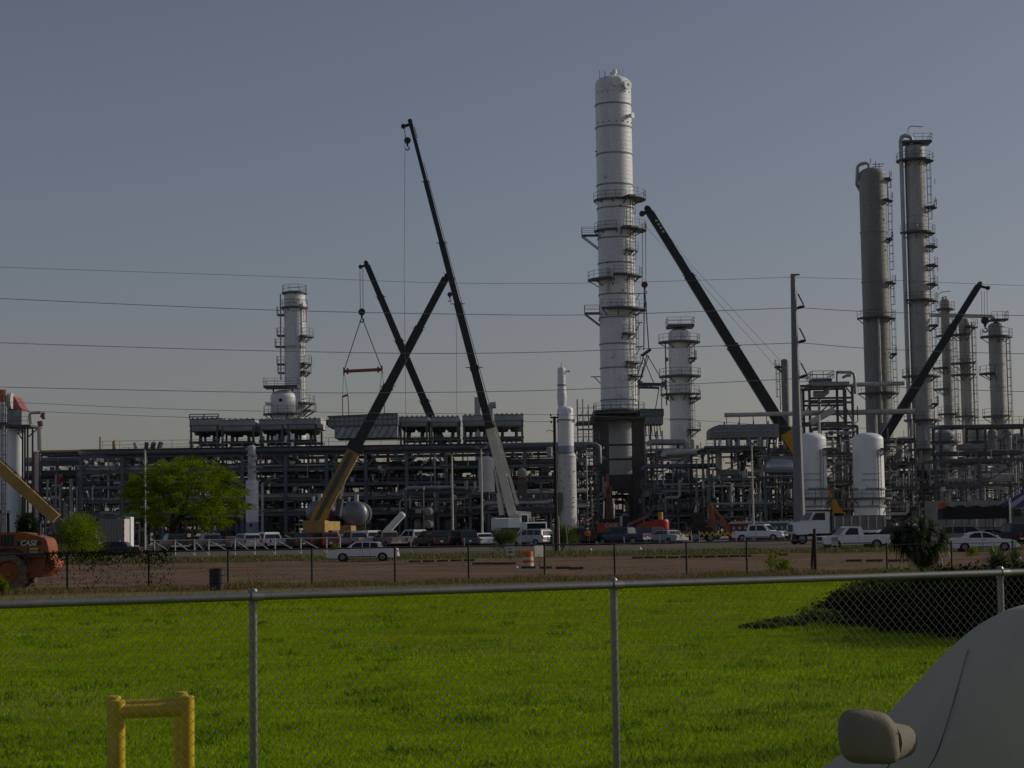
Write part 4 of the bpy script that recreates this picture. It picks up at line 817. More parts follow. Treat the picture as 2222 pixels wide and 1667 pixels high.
# scaffolds either side of the table frame
def scaffold(label, px0, px1, ytop, Y, depth, nx, step=2.0):
    x0, x1 = P(px0, 1050, Y).x, P(px1, 1050, Y).x; zt = Z((px0 + px1) / 2, ytop, Y); g = gz(Y)
    rt = thing('scaffold', label, 'scaffold', ((x0 + x1) / 2, Y, g)); X = [x0 + (x1 - x0) * i / nx for i in range(nx + 1)]
    for x in X:
        for y in (Y, Y + depth): MB().cyl((x, y, g), (x, y, zt + (.8 if (int(x * 7) % 2) else 0)), .06, n=6).build('standard', RUST if (int(x * 5) % 3 == 0) else STEEL, rt)
    z = g + 1.6
    while z < zt:
        for y in (Y, Y + depth): MB().cyl((x0, y - .06, z), (x1, y - .06, z), .05, n=6).build('ledger', STEEL, rt)
        MB().b2((x0, Y + .1, z + .05), (x1, Y + depth - .1, z + .11)).build('plank_deck', WOOD, rt); MB().cyl((x0, Y - .06, z + 1), (x1, Y - .06, z + 1), .04, n=5).build('guard_rail', STEEL, rt)
        z += step
    for i in range(nx):
        z = g + .5
        while z < zt - 2: MB().cyl((X[i], Y - .12, z), (X[i + 1], Y - .12, z + 2), .04, n=5).build('brace', STEEL, rt); z += 4
scaffold('tube scaffold left of the concrete table frame', 1256, 1292, 878, 277, 1.6, 3)
scaffold('tube scaffold against the right leg of the concrete table frame', 1402, 1440, 935, 277, 1.6, 3)
scaffold('low tube scaffold left of the tapered pole, beside the green-grey frame', 1500, 1540, 1010, 268, 1.5, 3)
# long pale wall / tank bund at the right
rt = thing('bund_wall', 'long pale stained concrete wall behind the tarpaulin truck', 'wall', (P(2095, 1110, 236).x, 236, gz(236))); rt['kind'] = 'thing'
xa, xb = P(2008, 1100, 236).x, P(2192, 1100, 236).x; zt = Z(2095, 1086, 236)
for k in range(4): MB().b2((xa + (xb - xa) * k / 4 + .02, 236, gz(236)), (xa + (xb - xa) * (k + 1) / 4 - .02, 236.5, zt - .12 * (k % 2))).build('wall_panel', CONCL, rt)
# ================================================================== cranes
WHEEL = {}
def wheel_mesh(R_, W_, kind='car'):
    key = (round(R_, 2), round(W_, 2), kind)
    if key in WHEEL: return WHEEL[key]
    t = MB(); t.lathe([(R_ * .62, -W_ / 2), (R_ * .93, -W_ / 2), (R_, -W_ * .34), (R_, W_ * .34), (R_ * .93, W_ / 2), (R_ * .62, W_ / 2), (R_ * .62, -W_ / 2)], (0, 0, 0), 20, 'y')
    tm = t.mesh('tyre', DTYRE if kind == 'dusty' else RUBBER)
    r_ = MB(); r_.lathe([(.001, -W_ * .36), (R_ * .2, -W_ * .40), (R_ * .25, -W_ * .3), (R_ * .52, -W_ * .28), (R_ * .62, -W_ * .46)], (0, 0, 0), 16, 'y'); r_.lathe([(R_ * .62, W_ * .46), (R_ * .52, W_ * .28), (R_ * .25, W_ * .3), (R_ * .2, W_ * .40), (.001, W_ * .36)], (0, 0, 0), 16, 'y')
    rm = r_.mesh('rim', {'car': mat('grey_wheel_rim', (.25, .25, .25), .35, metal=.7), 'dusty': ORANGE, 'truck': mat('dull_wheel_rim', (.3, .3, .3), .5)}[kind]); WHEEL[key] = (tm, rm); return WHEEL[key]
def add_wheel(root, x, y, R_, W_, kind='car'):
    tm, rm = wheel_mesh(R_, W_, kind); t = put('wheel', tm, root, (x, y, R_)); put('rim', rm, t); return t
def carrier(root, c, heading, cabm, deckm, n_ax=4):
    """truck crane carrier under the boom; parts placed in the crane's own frame (root is unrotated, so the helper rotates points)"""
    ca, sa = math.cos(heading), math.sin(heading)
    def T(x, y, z): return (c[0] + x * ca - y * sa, c[1] + x * sa + y * ca, c[2] + z)
    def bx(name, lo, hi, m_, bev=.04):
        mb = MB(); vs = [T(*v) for v in ((lo[0], lo[1], lo[2]), (hi[0], lo[1], lo[2]), (hi[0], hi[1], lo[2]), (lo[0], hi[1], lo[2]), (lo[0], lo[1], hi[2]), (hi[0], lo[1], hi[2]), (hi[0], hi[1], hi[2]), (lo[0], hi[1], hi[2]))]
        mb.add(vs, [(3, 2, 1, 0), (4, 5, 6, 7), (0, 1, 5, 4), (1, 2, 6, 5), (2, 3, 7, 6), (3, 0, 4, 7)]); return mb.build(name, m_, root, bevel=bev)
    bx('carrier_deck', (-5.5, -1.35, .95), (6, 1.35, 1.45), deckm); cb = bx('driver_cab', (6.02, -1.3, .7), (8.2, 1.3, 2.5), cabm, .12)
    mb = MB(); vs = [T(8.22, -1.1, 1.6), T(8.22, 1.1, 1.6), T(8.22, 1.1, 2.35), T(8.22, -1.1, 2.35)]; mb.add(vs, [(0, 1, 2, 3)]); mb.build('windscreen', GLASS, cb)
    for i in range(n_ax):
        for s_ in (-1, 1):
            tm, rm = wheel_mesh(.58, .45, 'truck'); p = T(-4.3 + i * 2.9, s_ * 1.15, .58); t = put('wheel', tm, root, Vector(p) - wl(root), (0, 0, heading)); put('rim', rm, t)
    bx('turntable', (-1.4, -1.2, 1.46), (1.4, 1.2, 1.9), DSTEEL); bx('superstructure', (-3.4, -1.25, 1.91), (1.6, .3, 3.0), cabm); bx('counterweight', (-4.8, -1.35, 1.7), (-3.42, 1.35, 3.1), cabm)
    oc = bx('operator_cab', (-.6, .45, 1.91), (1.2, 1.4, 3.5), cabm, .08)
    mb = MB(); vs = [T(-.4, 1.42, 2.4), T(1.0, 1.42, 2.4), T(1.0, 1.42, 3.35), T(-.4, 1.42, 3.35)]; mb.add(vs, [(0, 1, 2, 3)]); vs = [T(1.22, .55, 2.4), T(1.22, 1.3, 2.4), T(1.22, 1.3, 3.35), T(1.22, .55, 3.35)]; mb.add(vs, [(0, 1, 2, 3)]); mb.build('cab_window', GLASS, oc)
    for x in (-4.9, 5.2):
        for s_ in (-1, 1): bx('outrigger', (x, min(s_ * 1.36, s_ * 3.4), 1.0), (x + .35, max(s_ * 1.36, s_ * 3.4), 1.3), deckm); bx('outrigger_leg', (x + .08, s_ * 3.3 - .1, 0.02), (x + .28, s_ * 3.3 + .1, 1.0), DSTEEL); bx('outrigger_pad', (x - .1, s_ * 3.3 - .35, 0), (x + .45, s_ * 3.3 + .35, .1), DSTEEL)
def boom_bars(root, p0, p1, secs, head=True, hm=BLACKP, flip=1):
    """secs: list of (t0, t1, size at t0, mat)"""
    p0, p1 = Vector(p0), Vector(p1); d = (p1 - p0).normalized(); b = None
    for i, (t0, t1, sz, mm) in enumerate(secs):
        a_, b_ = p0.lerp(p1, t0), p0.lerp(p1, t1)
        s = MB().bar(a_, b_, sz * .78, sz).build('boom_section', mm, root, bevel=.03)
        if i: c = MB().bar(a_ - d * .15, a_ + d * .25, sz * .95, sz * 1.22).build('collar', hm, root); MB().bar(a_ + d * .05 + Vector((-sz * .9, 0, .1)), a_ + d * .05 + Vector((sz * .9, 0, .1)), .09).build('rope_guide', hm, root)
    return d
def hook_block(root, x, y, ztop, size=.7, m_=BLACKP, name='hook_block'):
    mb = MB(); mb.lathe([(.001, -size * .22), (size * .5, -size * .22), (size * .55, 0), (size * .5, size * .22), (.001, size * .22)], (x, y, ztop - size * .5), 14, 'y'); mb.box((x, y, ztop - size * 1.1), (size * .3, size * .3, size * .4)); hb = mb.build(name, m_, root)
    pts = [(x, y, ztop - size * 1.25), (x, y, ztop - size * 1.5)] + [(x + size * .28 * math.sin(a), y, ztop - size * 1.78 + size * .28 * math.cos(a)) for a in [math.pi * k / 6 for k in range(1, 10)]]
    MB().tube(pts, size * .1, 7).build('hook', DSTEEL, hb)
    return hb
def head_sheaves(root, tip, d, dx, size, m_=BLACKP):
    mb = MB(); t = Vector(tip); mb.bar(t - d * size * .6, t + d * size * .9, size * .9, size * 1.1); mb.bar(t + d * size * .2, t + d * size * .2 + Vector((dx, 0, -abs(dx) * .25)), size * .5, size * .6)
    mb.lathe([(.001, -.25), (size * .5, -.25), (size * .5, .25), (.001, .25)], tuple(t + d * size * .9), 14, 'y'); e = t + d * size * .2 + Vector((dx, 0, -abs(dx) * .25)); mb.lathe([(.001, -.25), (size * .5, -.25), (size * .5, .25), (.001, .25)], tuple(e), 14, 'y')
    mb.build('boom_head', m_, root, bevel=.02); return e
def rope(root, pts, r_=.03, name='hoist_rope', m_=ROPE): return MB().tube(pts, r_, 4).build(name, m_, root)

# crane A: tallest, cream base section
Y = 234; base, tip = P(1112, 1118, Y), P(892, 272, Y)
ct = thing('mobile_crane', 'tallest mobile crane, black telescopic boom with cream lower section', 'crane', gp(1112, Y))
d = boom_bars(ct, base, tip, [(0, .222, 1.35, CREAM), (.222, .372, 1.18, BLACKP), (.372, .535, 1.12, BLACKP), (.535, .692, .92, BLACKP), (.692, .85, .74, BLACKP), (.85, 1, .58, BLACKP)])
c1 = MB().bar(base.lerp(tip, .02) + Vector((.85, -.3, .3)), base.lerp(tip, .235) + Vector((.62, -.3, .2)), .35, .4).build('boom_jib_mount', CREAM, ct)
e = head_sheaves(ct, tip, d, -.9, .55)
MB().cyl(P(1089, 1118, Y), P(1083, 1070, Y), .34, n=14).build('luffing_cylinder', CREAM, ct); MB().cyl(P(1083, 1070, Y), P(1074, 1018, Y), .24, n=12).build('cylinder_rod', CHROME, ct)
carrier(ct, gp(1116, Y), R(-72), WHITE2, DSTEEL)
mb = MB()
for k in range(4): mb.box((base + d * 0 + Vector((1.6 + .3 * k, .2, -.5)))[:], (.18, .8, .5))
mb.bar(base + Vector((-.3, 0, .1)), base + Vector((2.2, 0, -.1)), .6, .9); mb.build('winch_frame', CREAM, ct)
hook_block(ct, P(884, 300, Y - .5).x, Y - .5, Z(884, 300, Y), .75); rope(ct, [e, P(881, 300, Y - .5)], .03)
rope(ct, [P(879, 272, Y), P(877, 600, Y), P(883, 1100, Y)], .022); rope(ct, [P(990, 660, Y), P(991, 900, Y)], .018)
hook_block(ct, P(976, 641, Y - .8).x, Y - .8, Z(976, 636, Y), .55)
for k in range(5): MB().bar(tip.lerp(base, .008 + .006 * k) + Vector((.28, -.3, .05)), tip.lerp(base, .012 + .006 * k) + Vector((.28, -.3, .05)), .25, .12).build('white_mark', WPAINT, ct)
# cream top strip along the right of the black boom
MB().bar(tip.lerp(base, .1) + Vector((.33, 0, .05)), tip.lerp(base, .77) + Vector((.66, 0, .12)), .08, .10).build('boom_edge_rail', WPAINT, ct)
# crane B: yellow base, leaning right
Y = 236; base, tip = P(686, 1134, Y), P(967, 604, Y)
ct = thing('mobile_crane', 'yellow based mobile crane with dark boom leaning to the right', 'crane', gp(700, Y))
d = boom_bars(ct, base, tip, [(0, .298, 1.55, DYEL), (.298, .55, 1.18, BLACKP), (.55, .79, 1.02, BLACKP), (.79, 1, .85, BLACKP)])
MB().bar(base.lerp(tip, .0) + Vector((-.05, -.85, 0)), base.lerp(tip, .28) + Vector((-.1, -.85, .1)), .06, .5).build('rust_stripe', DSTEEL, ct)
MB().bar(base.lerp(tip, .0) + Vector((.1, -.7, -.1)), base.lerp(tip, .06) + Vector((.1, -.7, .1)), .2, 1.7).build('boom_foot', YEL, ct)
MB().bar(base.lerp(tip, .29), base.lerp(tip, .325), 1.6, 2.0).build('collar', BLACKP, ct)
head_sheaves(ct, tip, d, .8, .5)
MB().cyl(P(733, 1120, Y - .4), P(739, 1083, Y - .4), .42, n=12).build('luffing_cylinder', DSTEEL, ct); MB().cyl(P(739, 1083, Y - .4), P(749, 1030, Y - .4), .17, n=12).build('cylinder_rod', CHROME, ct)
rope(ct, [P(967, 600, Y), P(962, 590, Y)], .03)
carrier(ct, gp(708, Y), R(78), DYEL, DSTEEL)
# crane C: behind the coolers, leaning left
Y = 300; base, tip = P(1043, 1160, Y), P(797, 577, Y)
ct = thing('mobile_crane', 'dark crane boom leaning left, rising behind the cooler boxes and holding the orange spreader', 'crane', gp(1043, Y))
d = boom_bars(ct, base, tip, [(0, .3, 1.6, YEL), (.3, .49, 1.25, BLACKP), (.49, .715, 1.12, BLACKP), (.715, .88, 1.0, BLACKP), (.88, 1, .88, BLACKP)])
e = head_sheaves(ct, tip, d, -1.0, .6)
for px in (781, 787): rope(ct, [P(px, 582, Y - .6), P(px + 1, 672, Y - .6)], .04)
hook_block(ct, P(785, 671, Y - .6).x, Y - .6, Z(785, 671, Y), 1.0)
carrier(ct, gp(1043, Y), R(0), YEL, DSTEEL)
def spreader(label, cpt, left, right, Yb, m_, subs):
    rt = thing('spreader_beam', label, 'spreader beam', tuple(Vector(left).lerp(Vector(right), .5)))
    MB().cyl(left, right, .26, n=10).build('beam', m_, rt)
    for p in (left, right): MB().box(tuple(p), (.16, .5, 1.2)).build('end_plate', DSTEEL, rt); MB().cyl(p, cpt, .07, n=6).build('sling', ROPE, rt)
    L = Vector(right) - Vector(left)
    for t in (.1, .9): MB().box(tuple(Vector(left) + L * t), (.25, .45, .9)).build('lug', DSTEEL, rt)
    for (a, b, lo) in subs:   # small beams with their own slings
        MB().cyl(a, b, .16, n=8).build('lower_beam', m_, rt)
        top = left if abs(a.x - left.x) < abs(a.x - right.x) else right
        for q, l in zip((a, b), lo): MB().cyl(top, q, .035, n=5).build('sling', ROPE, rt); MB().cyl(q, l, .07, n=5).build('sling', ROPE, rt)
    return rt
Ys = 299.4; Yl = YR + .75
spreader('orange-red spreader beam hanging from the dark left-leaning crane', P(785, 688, Ys), P(746, 806, Ys), P(829, 802, Ys), Ys, mat('orange_red_beam_paint', (.36, .09, .05), .6, var=.2),
    [(P(743, 861, Ys), P(755, 857, Ys), (P(744, 905, Ys), P(757, 904, Ys))), (P(823, 857, Ys), P(834, 853, Ys), (P(821, 901, Ys), P(834, 900, Ys)))])
# crane D: black boom to the left, yellow foot, behind the tapered pole
Y = 274; base, tip = P(1822, 1128, Y), P(1410, 462, Y)
ct = thing('mobile_crane', 'black crane boom leaning left with a yellow foot, crossing behind the tapered steel pole', 'crane', gp(1822, Y))
d = boom_bars(ct, base, tip, [(0, .285, 1.75, YEL), (.285, .56, 1.5, BLACKP), (.56, .79, 1.3, BLACKP), (.79, 1, 1.08, BLACKP)])
e = head_sheaves(ct, tip, d, -1.0, .8)
for px in (1394, 1401): rope(ct, [P(px, 486, Y - .3), P(px + .5, 612, Y - .3)], .04)
rope(ct, [P(1418, 470, Y), P(1500, 575, Y), P(1700, 790, Y)], .022); rope(ct, [P(1422, 478, Y), P(1530, 625, Y), P(1700, 815, Y)], .022); rope(ct, [P(1396, 486, Y), P(1445, 540, Y)], .02)
hook_block(ct, P(1398.5, 612, Y - .3).x, Y - .3, Z(1398, 612, Y), .85, mat('dull_red_hook_paint', (.16, .03, .025), .6))
for k in range(4): MB().box(tuple(tip.lerp(base, .03 + .012 * k) + Vector((.1, -.56, .1))), (.35, .04, .3)).build('white_mark', WPAINT, ct)
carrier(ct, gp(1822, Y), R(185), YEL, YEL)
Yq = 273.7
rt = spreader('dark double spreader with crossed slings right of the tallest column', P(1404, 770, Yq), P(1386, 834, Yq), P(1443, 835, Yq), Yq, DSTEEL, [(P(1387, 841, Yq + .5), P(1430, 842, Yq + .5), (P(1386, 890, Yq), P(1422, 889, Yq)))])
for a, b in (((1398, 640), (1397, 760)), ((1400, 640), (1408, 757))): MB().cyl(P(*a, Yq), P(*b, Yq), .08, n=6).build('sling', ROPE, rt)
MB().cyl(P(1392, 773, Yq), P(1412, 758, Yq), .22, n=8).build('link_beam', DSTEEL, rt)
for a, b in (((1396, 776), (1384, 812)), ((1396, 776), (1420, 835)), ((1408, 772), (1386, 834)), ((1436, 835), (1436, 888)), ((1398, 628), (1399, 645))): MB().cyl(P(*a, Yq), P(*b, Yq), .07, n=6).build('sling', ROPE, rt)
# crane E: right, leaning right
Y = 292; base, tip = P(1800, 1140, Y), P(2122, 622, Y)
ct = thing('mobile_crane', 'thin black crane boom leaning right in front of the grey towers', 'crane', gp(1800, Y))
d = boom_bars(ct, base, tip, [(0, .3, 1.5, YEL), (.3, .6, 1.3, BLACKP), (.6, .83, 1.08, BLACKP), (.83, 1, .9, BLACKP)])
e = head_sheaves(ct, tip, d, 1.4, .6)
for px in (2130, 2136, 2142): rope(ct, [P(px, 632, Y), P(px + .5, 690 if px < 2140 else 685, Y)], .03)
hook_block(ct, P(2137, 688, Y).x, Y, Z(2137, 688, Y), 1.1)
carrier(ct, gp(1800, Y), R(10), YEL, DSTEEL)
# yellow telescopic handler boom at the left edge
Y = 172; a, b = P(-30, 988, Y), P(122, 1126, Y)
ct = thing('telescopic_handler', 'dusty yellow telescopic boom sloping down from the left edge behind the loader', 'machine', gp(165, Y))
MB().bar(b, a, .7, .98).build('boom_section', DYEL, ct, bevel=.03); MB().bar(a, a + (a - b).normalized() * 4, .48, .66).build('boom_section', DYEL, ct)
n_ = Vector((0, 0, 1)); up = (b - a).normalized().cross(Vector((0, 1, 0))) * -1
if up.z < 0: up = -up
for k in range(2): MB().tube([a + up * (.5 + .12 * k), a.lerp(b, .5) + up * (.55 + .1 * k), b + up * .5], .03, 5).build('hydraulic_hose', PLAST, ct)
for t in (.35, .6, .85): MB().box(tuple(a.lerp(b, t) + up * .5), (.25, .4, .18)).build('hose_clamp', PLAST, ct)
c = gp(165, Y); MB().b2((c.x - 2.6, Y - 1.0, gz(Y) + .55), (c.x + 2.2, Y + 1.0, gz(Y) + 1.35)).build('chassis', DYEL, ct, bevel=.06); MB().bar(b + (b - a).normalized() * .3, (c.x + .4, Y, gz(Y) + 1.35), .5, .6).build('boom_pivot', DSTEEL, ct)
MB().b2((c.x - 1.6, Y - 1.05, gz(Y) + 1.35), (c.x - .2, Y - .1, gz(Y) + 2.3)).build('cab', GLASS, ct)
for x in (-1.9, 1.5):
    for s_ in (-1, 1): tm, rm = wheel_mesh(.6, .42, 'truck'); t = put('wheel', tm, ct, (x, s_ * 1.15, .6)); put('rim', rm, t)
# ================================================================== vehicles
def arch(cx, r_, zb, n=7):
    """points of a wheel arch from front to rear (x descending) along the bottom edge"""
    a0 = math.asin(max(-.99, min(.99, (zb - r_ * .82) / (r_ * 1.14))))
    return [(cx + r_ * 1.14 * math.cos(a0 + (math.pi - 2 * a0) * i / n), r_ * .82 + r_ * 1.14 * math.sin(a0 + (math.pi - 2 * a0) * i / n)) for i in range(n + 1)]
SPEC = {
 # L, W, wheel r, rear axle x, front axle x, top line (rear->front), greenhouse (rear->front), windows [(poly)], belt, bed (x0,x1)
 'sedan': dict(L=5.15, W=1.88, r=.33, ax=(1.08, 3.95), zb=.27, top=[(0, .5), (.02, .86), (.1, .93), (1.0, .98), (3.5, .96), (4.3, .89), (5.0, .76), (5.13, .6), (5.12, .36)],
     gh=[(.98, .96), (1.28, 1.33), (1.5, 1.41), (2.95, 1.42), (3.1, 1.39), (3.72, .95)], wins=[[(1.36, .98), (1.5, 1.32), (1.95, 1.35), (1.95, .98)], [(2.02, .98), (2.02, 1.35), (2.5, 1.36), (2.5, .98)], [(2.56, .98), (2.56, 1.36), (3.0, 1.34), (3.5, .98)]]),
 'coupe': dict(L=4.85, W=1.85, r=.34, ax=(.95, 3.82), zb=.25, top=[(0, .5), (.03, .84), (.12, .98), (.75, 1.02), (3.45, .93), (4.2, .87), (4.65, .74), (4.83, .58), (4.8, .3)],
     gh=[(.55, .99), (1.15, 1.28), (1.6, 1.41), (2.2, 1.44), (2.7, 1.4), (3.65, .92)], wins=[[(1.25, 1.0), (1.4, 1.22), (1.75, 1.35), (2.15, 1.37), (2.2, .99)], [(2.28, .99), (2.25, 1.37), (2.65, 1.33), (3.35, .98)]]),
 'suv': dict(L=4.85, W=1.92, r=.37, ax=(.9, 3.85), zb=.34, top=[(0, .5), (.0, .9), (.05, 1.08), (3.55, 1.08), (4.45, 1.0), (4.75, .9), (4.83, .7), (4.82, .45)],
     gh=[(.03, 1.07), (.18, 1.62), (.4, 1.76), (2.85, 1.76), (3.05, 1.72), (3.75, 1.07)], wins=[[(.3, 1.12), (.42, 1.6), (1.15, 1.64), (1.15, 1.12)], [(1.24, 1.12), (1.24, 1.64), (2.1, 1.65), (2.1, 1.12)], [(2.18, 1.12), (2.18, 1.65), (2.85, 1.63), (3.4, 1.12)]]),
 'van': dict(L=5.1, W=1.98, r=.35, ax=(.95, 3.95), zb=.3, top=[(0, .5), (.0, .95), (.05, 1.05), (4.0, 1.05), (4.8, .86), (5.0, .7), (5.02, .4)],
     gh=[(.03, 1.04), (.2, 1.66), (.4, 1.76), (3.0, 1.78), (3.3, 1.7), (4.35, 1.0)], wins=[[(.32, 1.1), (.42, 1.6), (1.4, 1.66), (1.4, 1.1)], [(1.5, 1.1), (1.5, 1.66), (2.4, 1.67), (2.4, 1.1)], [(2.5, 1.1), (2.5, 1.67), (3.1, 1.64), (3.9, 1.1)]]),
 'pickup': dict(L=5.6, W=2.0, r=.40, ax=(1.15, 4.55), zb=.42, top=[(0, .6), (0, .78), (2.2, .78), (2.2, 1.12), (4.15, 1.13), (5.2, 1.09), (5.45, 1.03), (5.56, .92), (5.58, .5)],
     gh=[(2.2, 1.1), (2.28, 1.68), (2.42, 1.82), (3.4, 1.83), (3.55, 1.78), (4.25, 1.1)], wins=[[(2.62, 1.15), (2.66, 1.68), (3.35, 1.7), (3.9, 1.15)]], bed=(0, 2.18, 1.12)),
 'crew': dict(L=5.75, W=2.0, r=.40, ax=(1.15, 4.7), zb=.42, top=[(0, .6), (0, .78), (1.7, .78), (1.7, 1.12), (4.3, 1.13), (5.35, 1.09), (5.6, 1.03), (5.71, .92), (5.73, .5)],
     gh=[(1.7, 1.1), (1.78, 1.68), (1.92, 1.84), (3.55, 1.85), (3.7, 1.8), (4.4, 1.1)], wins=[[(1.98, 1.15), (2.02, 1.68), (2.7, 1.71), (2.7, 1.15)], [(2.8, 1.15), (2.8, 1.71), (3.5, 1.7), (4.05, 1.15)]], bed=(0, 1.68, 1.12)),
}
PAINT = {k: mat('car_paint_' + k, c, .28, var=.05, scale=.8, spec=.6) for k, c in dict(white=(.80, .82, .84), silver=(.46, .47, .48), offwhite=(.68, .67, .62), black=(.012, .013, .015), dark=(.03, .032, .036), red=(.13, .015, .018), maroon=(.06, .012, .014), blue=(.025, .04, .10), tan=(.26, .23, .18), grey=(.12, .125, .13), navy=(.015, .02, .035), pearl=(.80, .80, .82)).items()}
PROTO = {}
def car_parts(kind):
    """builds the meshes of one kind once: list of (name, mesh, sub-meshes, uses_paint)"""
    if kind in PROTO: return PROTO[kind]
    s = SPEC[kind]; L, W = s['L'], s['W']; zb = s['zb']; out = []
    hw = lambda z: W / 2 * (1 - .03 * max(0, (.75 - z)) - (.05 * max(0, z - .85)))
    belt = s['gh'][0][1]; top_ = max(z for _, z in s['gh'])
    ghw = lambda z: W / 2 * (.955 - .17 * (z - belt) / (top_ - belt))
    sh = lambda pts: [(x - L / 2, z) for x, z in pts]
    bottom = [(L - .12, zb)] + arch(s['ax'][1], s['r'], zb) + arch(s['ax'][0], s['r'], zb) + [(.08, zb)]
    poly = sh(s['top'] + bottom)
    out.append(('body', MB().prism(poly[::-1], -1, 1, hw=hw), 0, .045))
    g = sh(s['gh']); out.append(('cabin', MB().prism(g[::-1] + [] if False else g[::-1], -1, 1, hw=ghw), 0, .05))
    # wheel wells
    mb = MB()
    for a in s['ax']: mb.cyl((a - L / 2, -W / 2 + .12, s['r']), (a - L / 2, W / 2 - .12, s['r']), s['r'] * 1.1, n=16)
    out.append(('wheel_well', mb, PLAST, 0))
    for sd in (-1, 1):
        for wn in s['wins']:
            pts = sh(wn); v = [(x, sd * (ghw(z) + .012), z) for x, z in pts]; out.append(('side_window', MB().add(v, [tuple(range(len(v)))]), GLASS, 0))
    def slope(i, j, ins=.09, off=.015):
        (xa, za), (xb, zb_) = sh(s['gh'])[i], sh(s['gh'])[j]; d = Vector((xb - xa, 0, zb_ - za)); n = Vector((d.z, 0, -d.x)).normalized()
        if n.z < 0: n = -n
        a = Vector((xa, 0, za)) + d * .1 + n * off; b = Vector((xb, 0, zb_)) - d * .12 + n * off; return MB().add([(a.x, -ghw(a.z) + ins, a.z), (a.x, ghw(a.z) - ins, a.z), (b.x, ghw(b.z) - ins, b.z), (b.x, -ghw(b.z) + ins, b.z)], [(0, 1, 2, 3)])
    out.append(('rear_window', slope(0, 1), GLASS, 0)); n = len(s['gh']); out.append(('windshield', slope(n - 1, n - 2), GLASS, 0))
    if 'bed' in s:
        x0, x1, zt = s['bed']; x0 -= L / 2; x1 -= L / 2
        for sd in (-1, 1): out.append(('bed_side', MB().b2((x0 + .02, min(sd * (W / 2 - .02), sd * (W / 2 - .12)), .76), (x1, max(sd * (W / 2 - .02), sd * (W / 2 - .12)), zt)), 0, .03))
        out.append(('tailgate', MB().b2((x0, -W / 2 + .125, .76), (x0 + .07, W / 2 - .125, zt)), 0, .02))
    zl = .88 if 'bed' in s or kind in ('suv',) else .7
    fx = L / 2 - .03; f = s['top'][-3]; 
    for sd in (-1, 1):
        out.append(('headlight', MB().box((L / 2 - .06 if 'bed' in s else s['top'][-3][0] - L / 2 - .03, sd * (W / 2 - .25), s['top'][-3][1] - .14), (.12, .34, .2)), WHL, .02))
        out.append(('tail_light', MB().box((-L / 2 + .02, sd * (W / 2 - .12), zl + .02), (.1, .18, .34 if zl > .8 else .2)), REDL, .02))
        out.append(('mirror', MB().box((s['gh'][-1][0] - L / 2 - .35, sd * (W / 2 + .06), belt + .1), (.14, .2, .14)), 0, .03))
        for k, wn in enumerate(s['wins'][-2:]): out.append(('door_handle', MB().box((wn[0][0] - L / 2 + .12, sd * (W / 2 - .005), belt - .14), (.16, .03, .03)), PLAST, 0))
        for wn in s['wins'][-2:]: out.append(('door_gap', MB().box((wn[0][0] - L / 2 - .06, sd * (hw(.7) - .006), (zb + belt) / 2 + .05), (.014, .02, belt - zb - .16)), PLAST, 0))
        out.append(('sill_trim', MB().box((0, sd * (hw(.4) - .006), zb + .07), (s['ax'][1] - s['ax'][0] - 2.4 * s['r'], .02, .08)), PLAST, 0))
    out.append(('front_bumper', MB().b2((L / 2 - .14, -W / 2 + .06, zb + .05), (L / 2 + .05, W / 2 - .06, zb + .24)), CHROME if 'bed' in s else 0, .03))
    out.append(('rear_bumper', MB().b2((-L / 2 - .06, -W / 2 + .06, zb + .05), (-L / 2 + .12, W / 2 - .06, zb + .24)), CHROME if 'bed' in s else 0, .03))
    out.append(('grille', MB().box((L / 2 - .03 if 'bed' in s else s['top'][-3][0] - L / 2 + .03, 0, s['top'][-3][1] - .16), (.1, W * .55, .3 if 'bed' in s else .16)), PLAST, 0))
    out.append(('number_plate', MB().box((-L / 2 - .07, 0, zb + .3), (.02, .3, .15)), WPAINT, 0))
    res = []
    for nm, mb, mm, bev in out: res.append((nm, mb.mesh(nm, MATS['glass'] if mm is None else (mm if mm else None)) if mm else mb.mesh(nm, []), mm, bev))
    PROTO[kind] = res; return res
PM = {}
def vehicle(kind, paint, px, Y, rz, label, cat, group='cars and trucks parked in front of the plant', pos=None, scale=1.0):
    p = pos or gp(px, Y); s = SPEC[kind]
    rt = thing('parked_' + {'sedan': 'sedan', 'coupe': 'sedan', 'suv': 'suv', 'van': 'minivan', 'pickup': 'pickup_truck', 'crew': 'pickup_truck'}[kind], label, cat, p, group, R(rz)); rt.scale = (scale,) * 3
    for nm, me, mm, bev in car_parts(kind):
        if mm == 0:
            key = (kind, nm, me.name, paint)
            if key not in PM: m2 = me.copy(); m2.materials.clear(); m2.materials.append(PAINT[paint]); PM[key] = m2
            me = PM[key]
        o = put(nm, me, rt)
        if bev: b = o.modifiers.new('edge', 'BEVEL'); b.width = bev; b.segments = 2; b.limit_method = 'ANGLE'; b.angle_limit = R(30)
    for a in s['ax']:
        for sd in (-1, 1): add_wheel(rt, a - s['L'] / 2, sd * (s['W'] / 2 - .12), s['r'], .23)
    return rt
V = vehicle
V('sedan', 'pearl', 787, 144.5, 180, 'old silver sedan parked alone on the dirt lot, facing left', 'car')
V('pickup', 'white', 1851, 160, 190, 'clean white pickup truck facing left, beside the shaggy palm', 'pickup truck')
V('coupe', 'pearl', 2134, 146, -4, 'sleek white sedan facing right, right of the shaggy palm', 'car')
V('suv', 'tan', 2102, 163, -12, 'pale tan SUV behind the sleek white sedan', 'car')
V('suv', 'dark', 1944, 168, 150, 'dark SUV half hidden behind the shaggy palm', 'car')
V('crew', 'black', 2205, 166, 100, 'black pickup truck cut by the right edge of the picture', 'pickup truck')
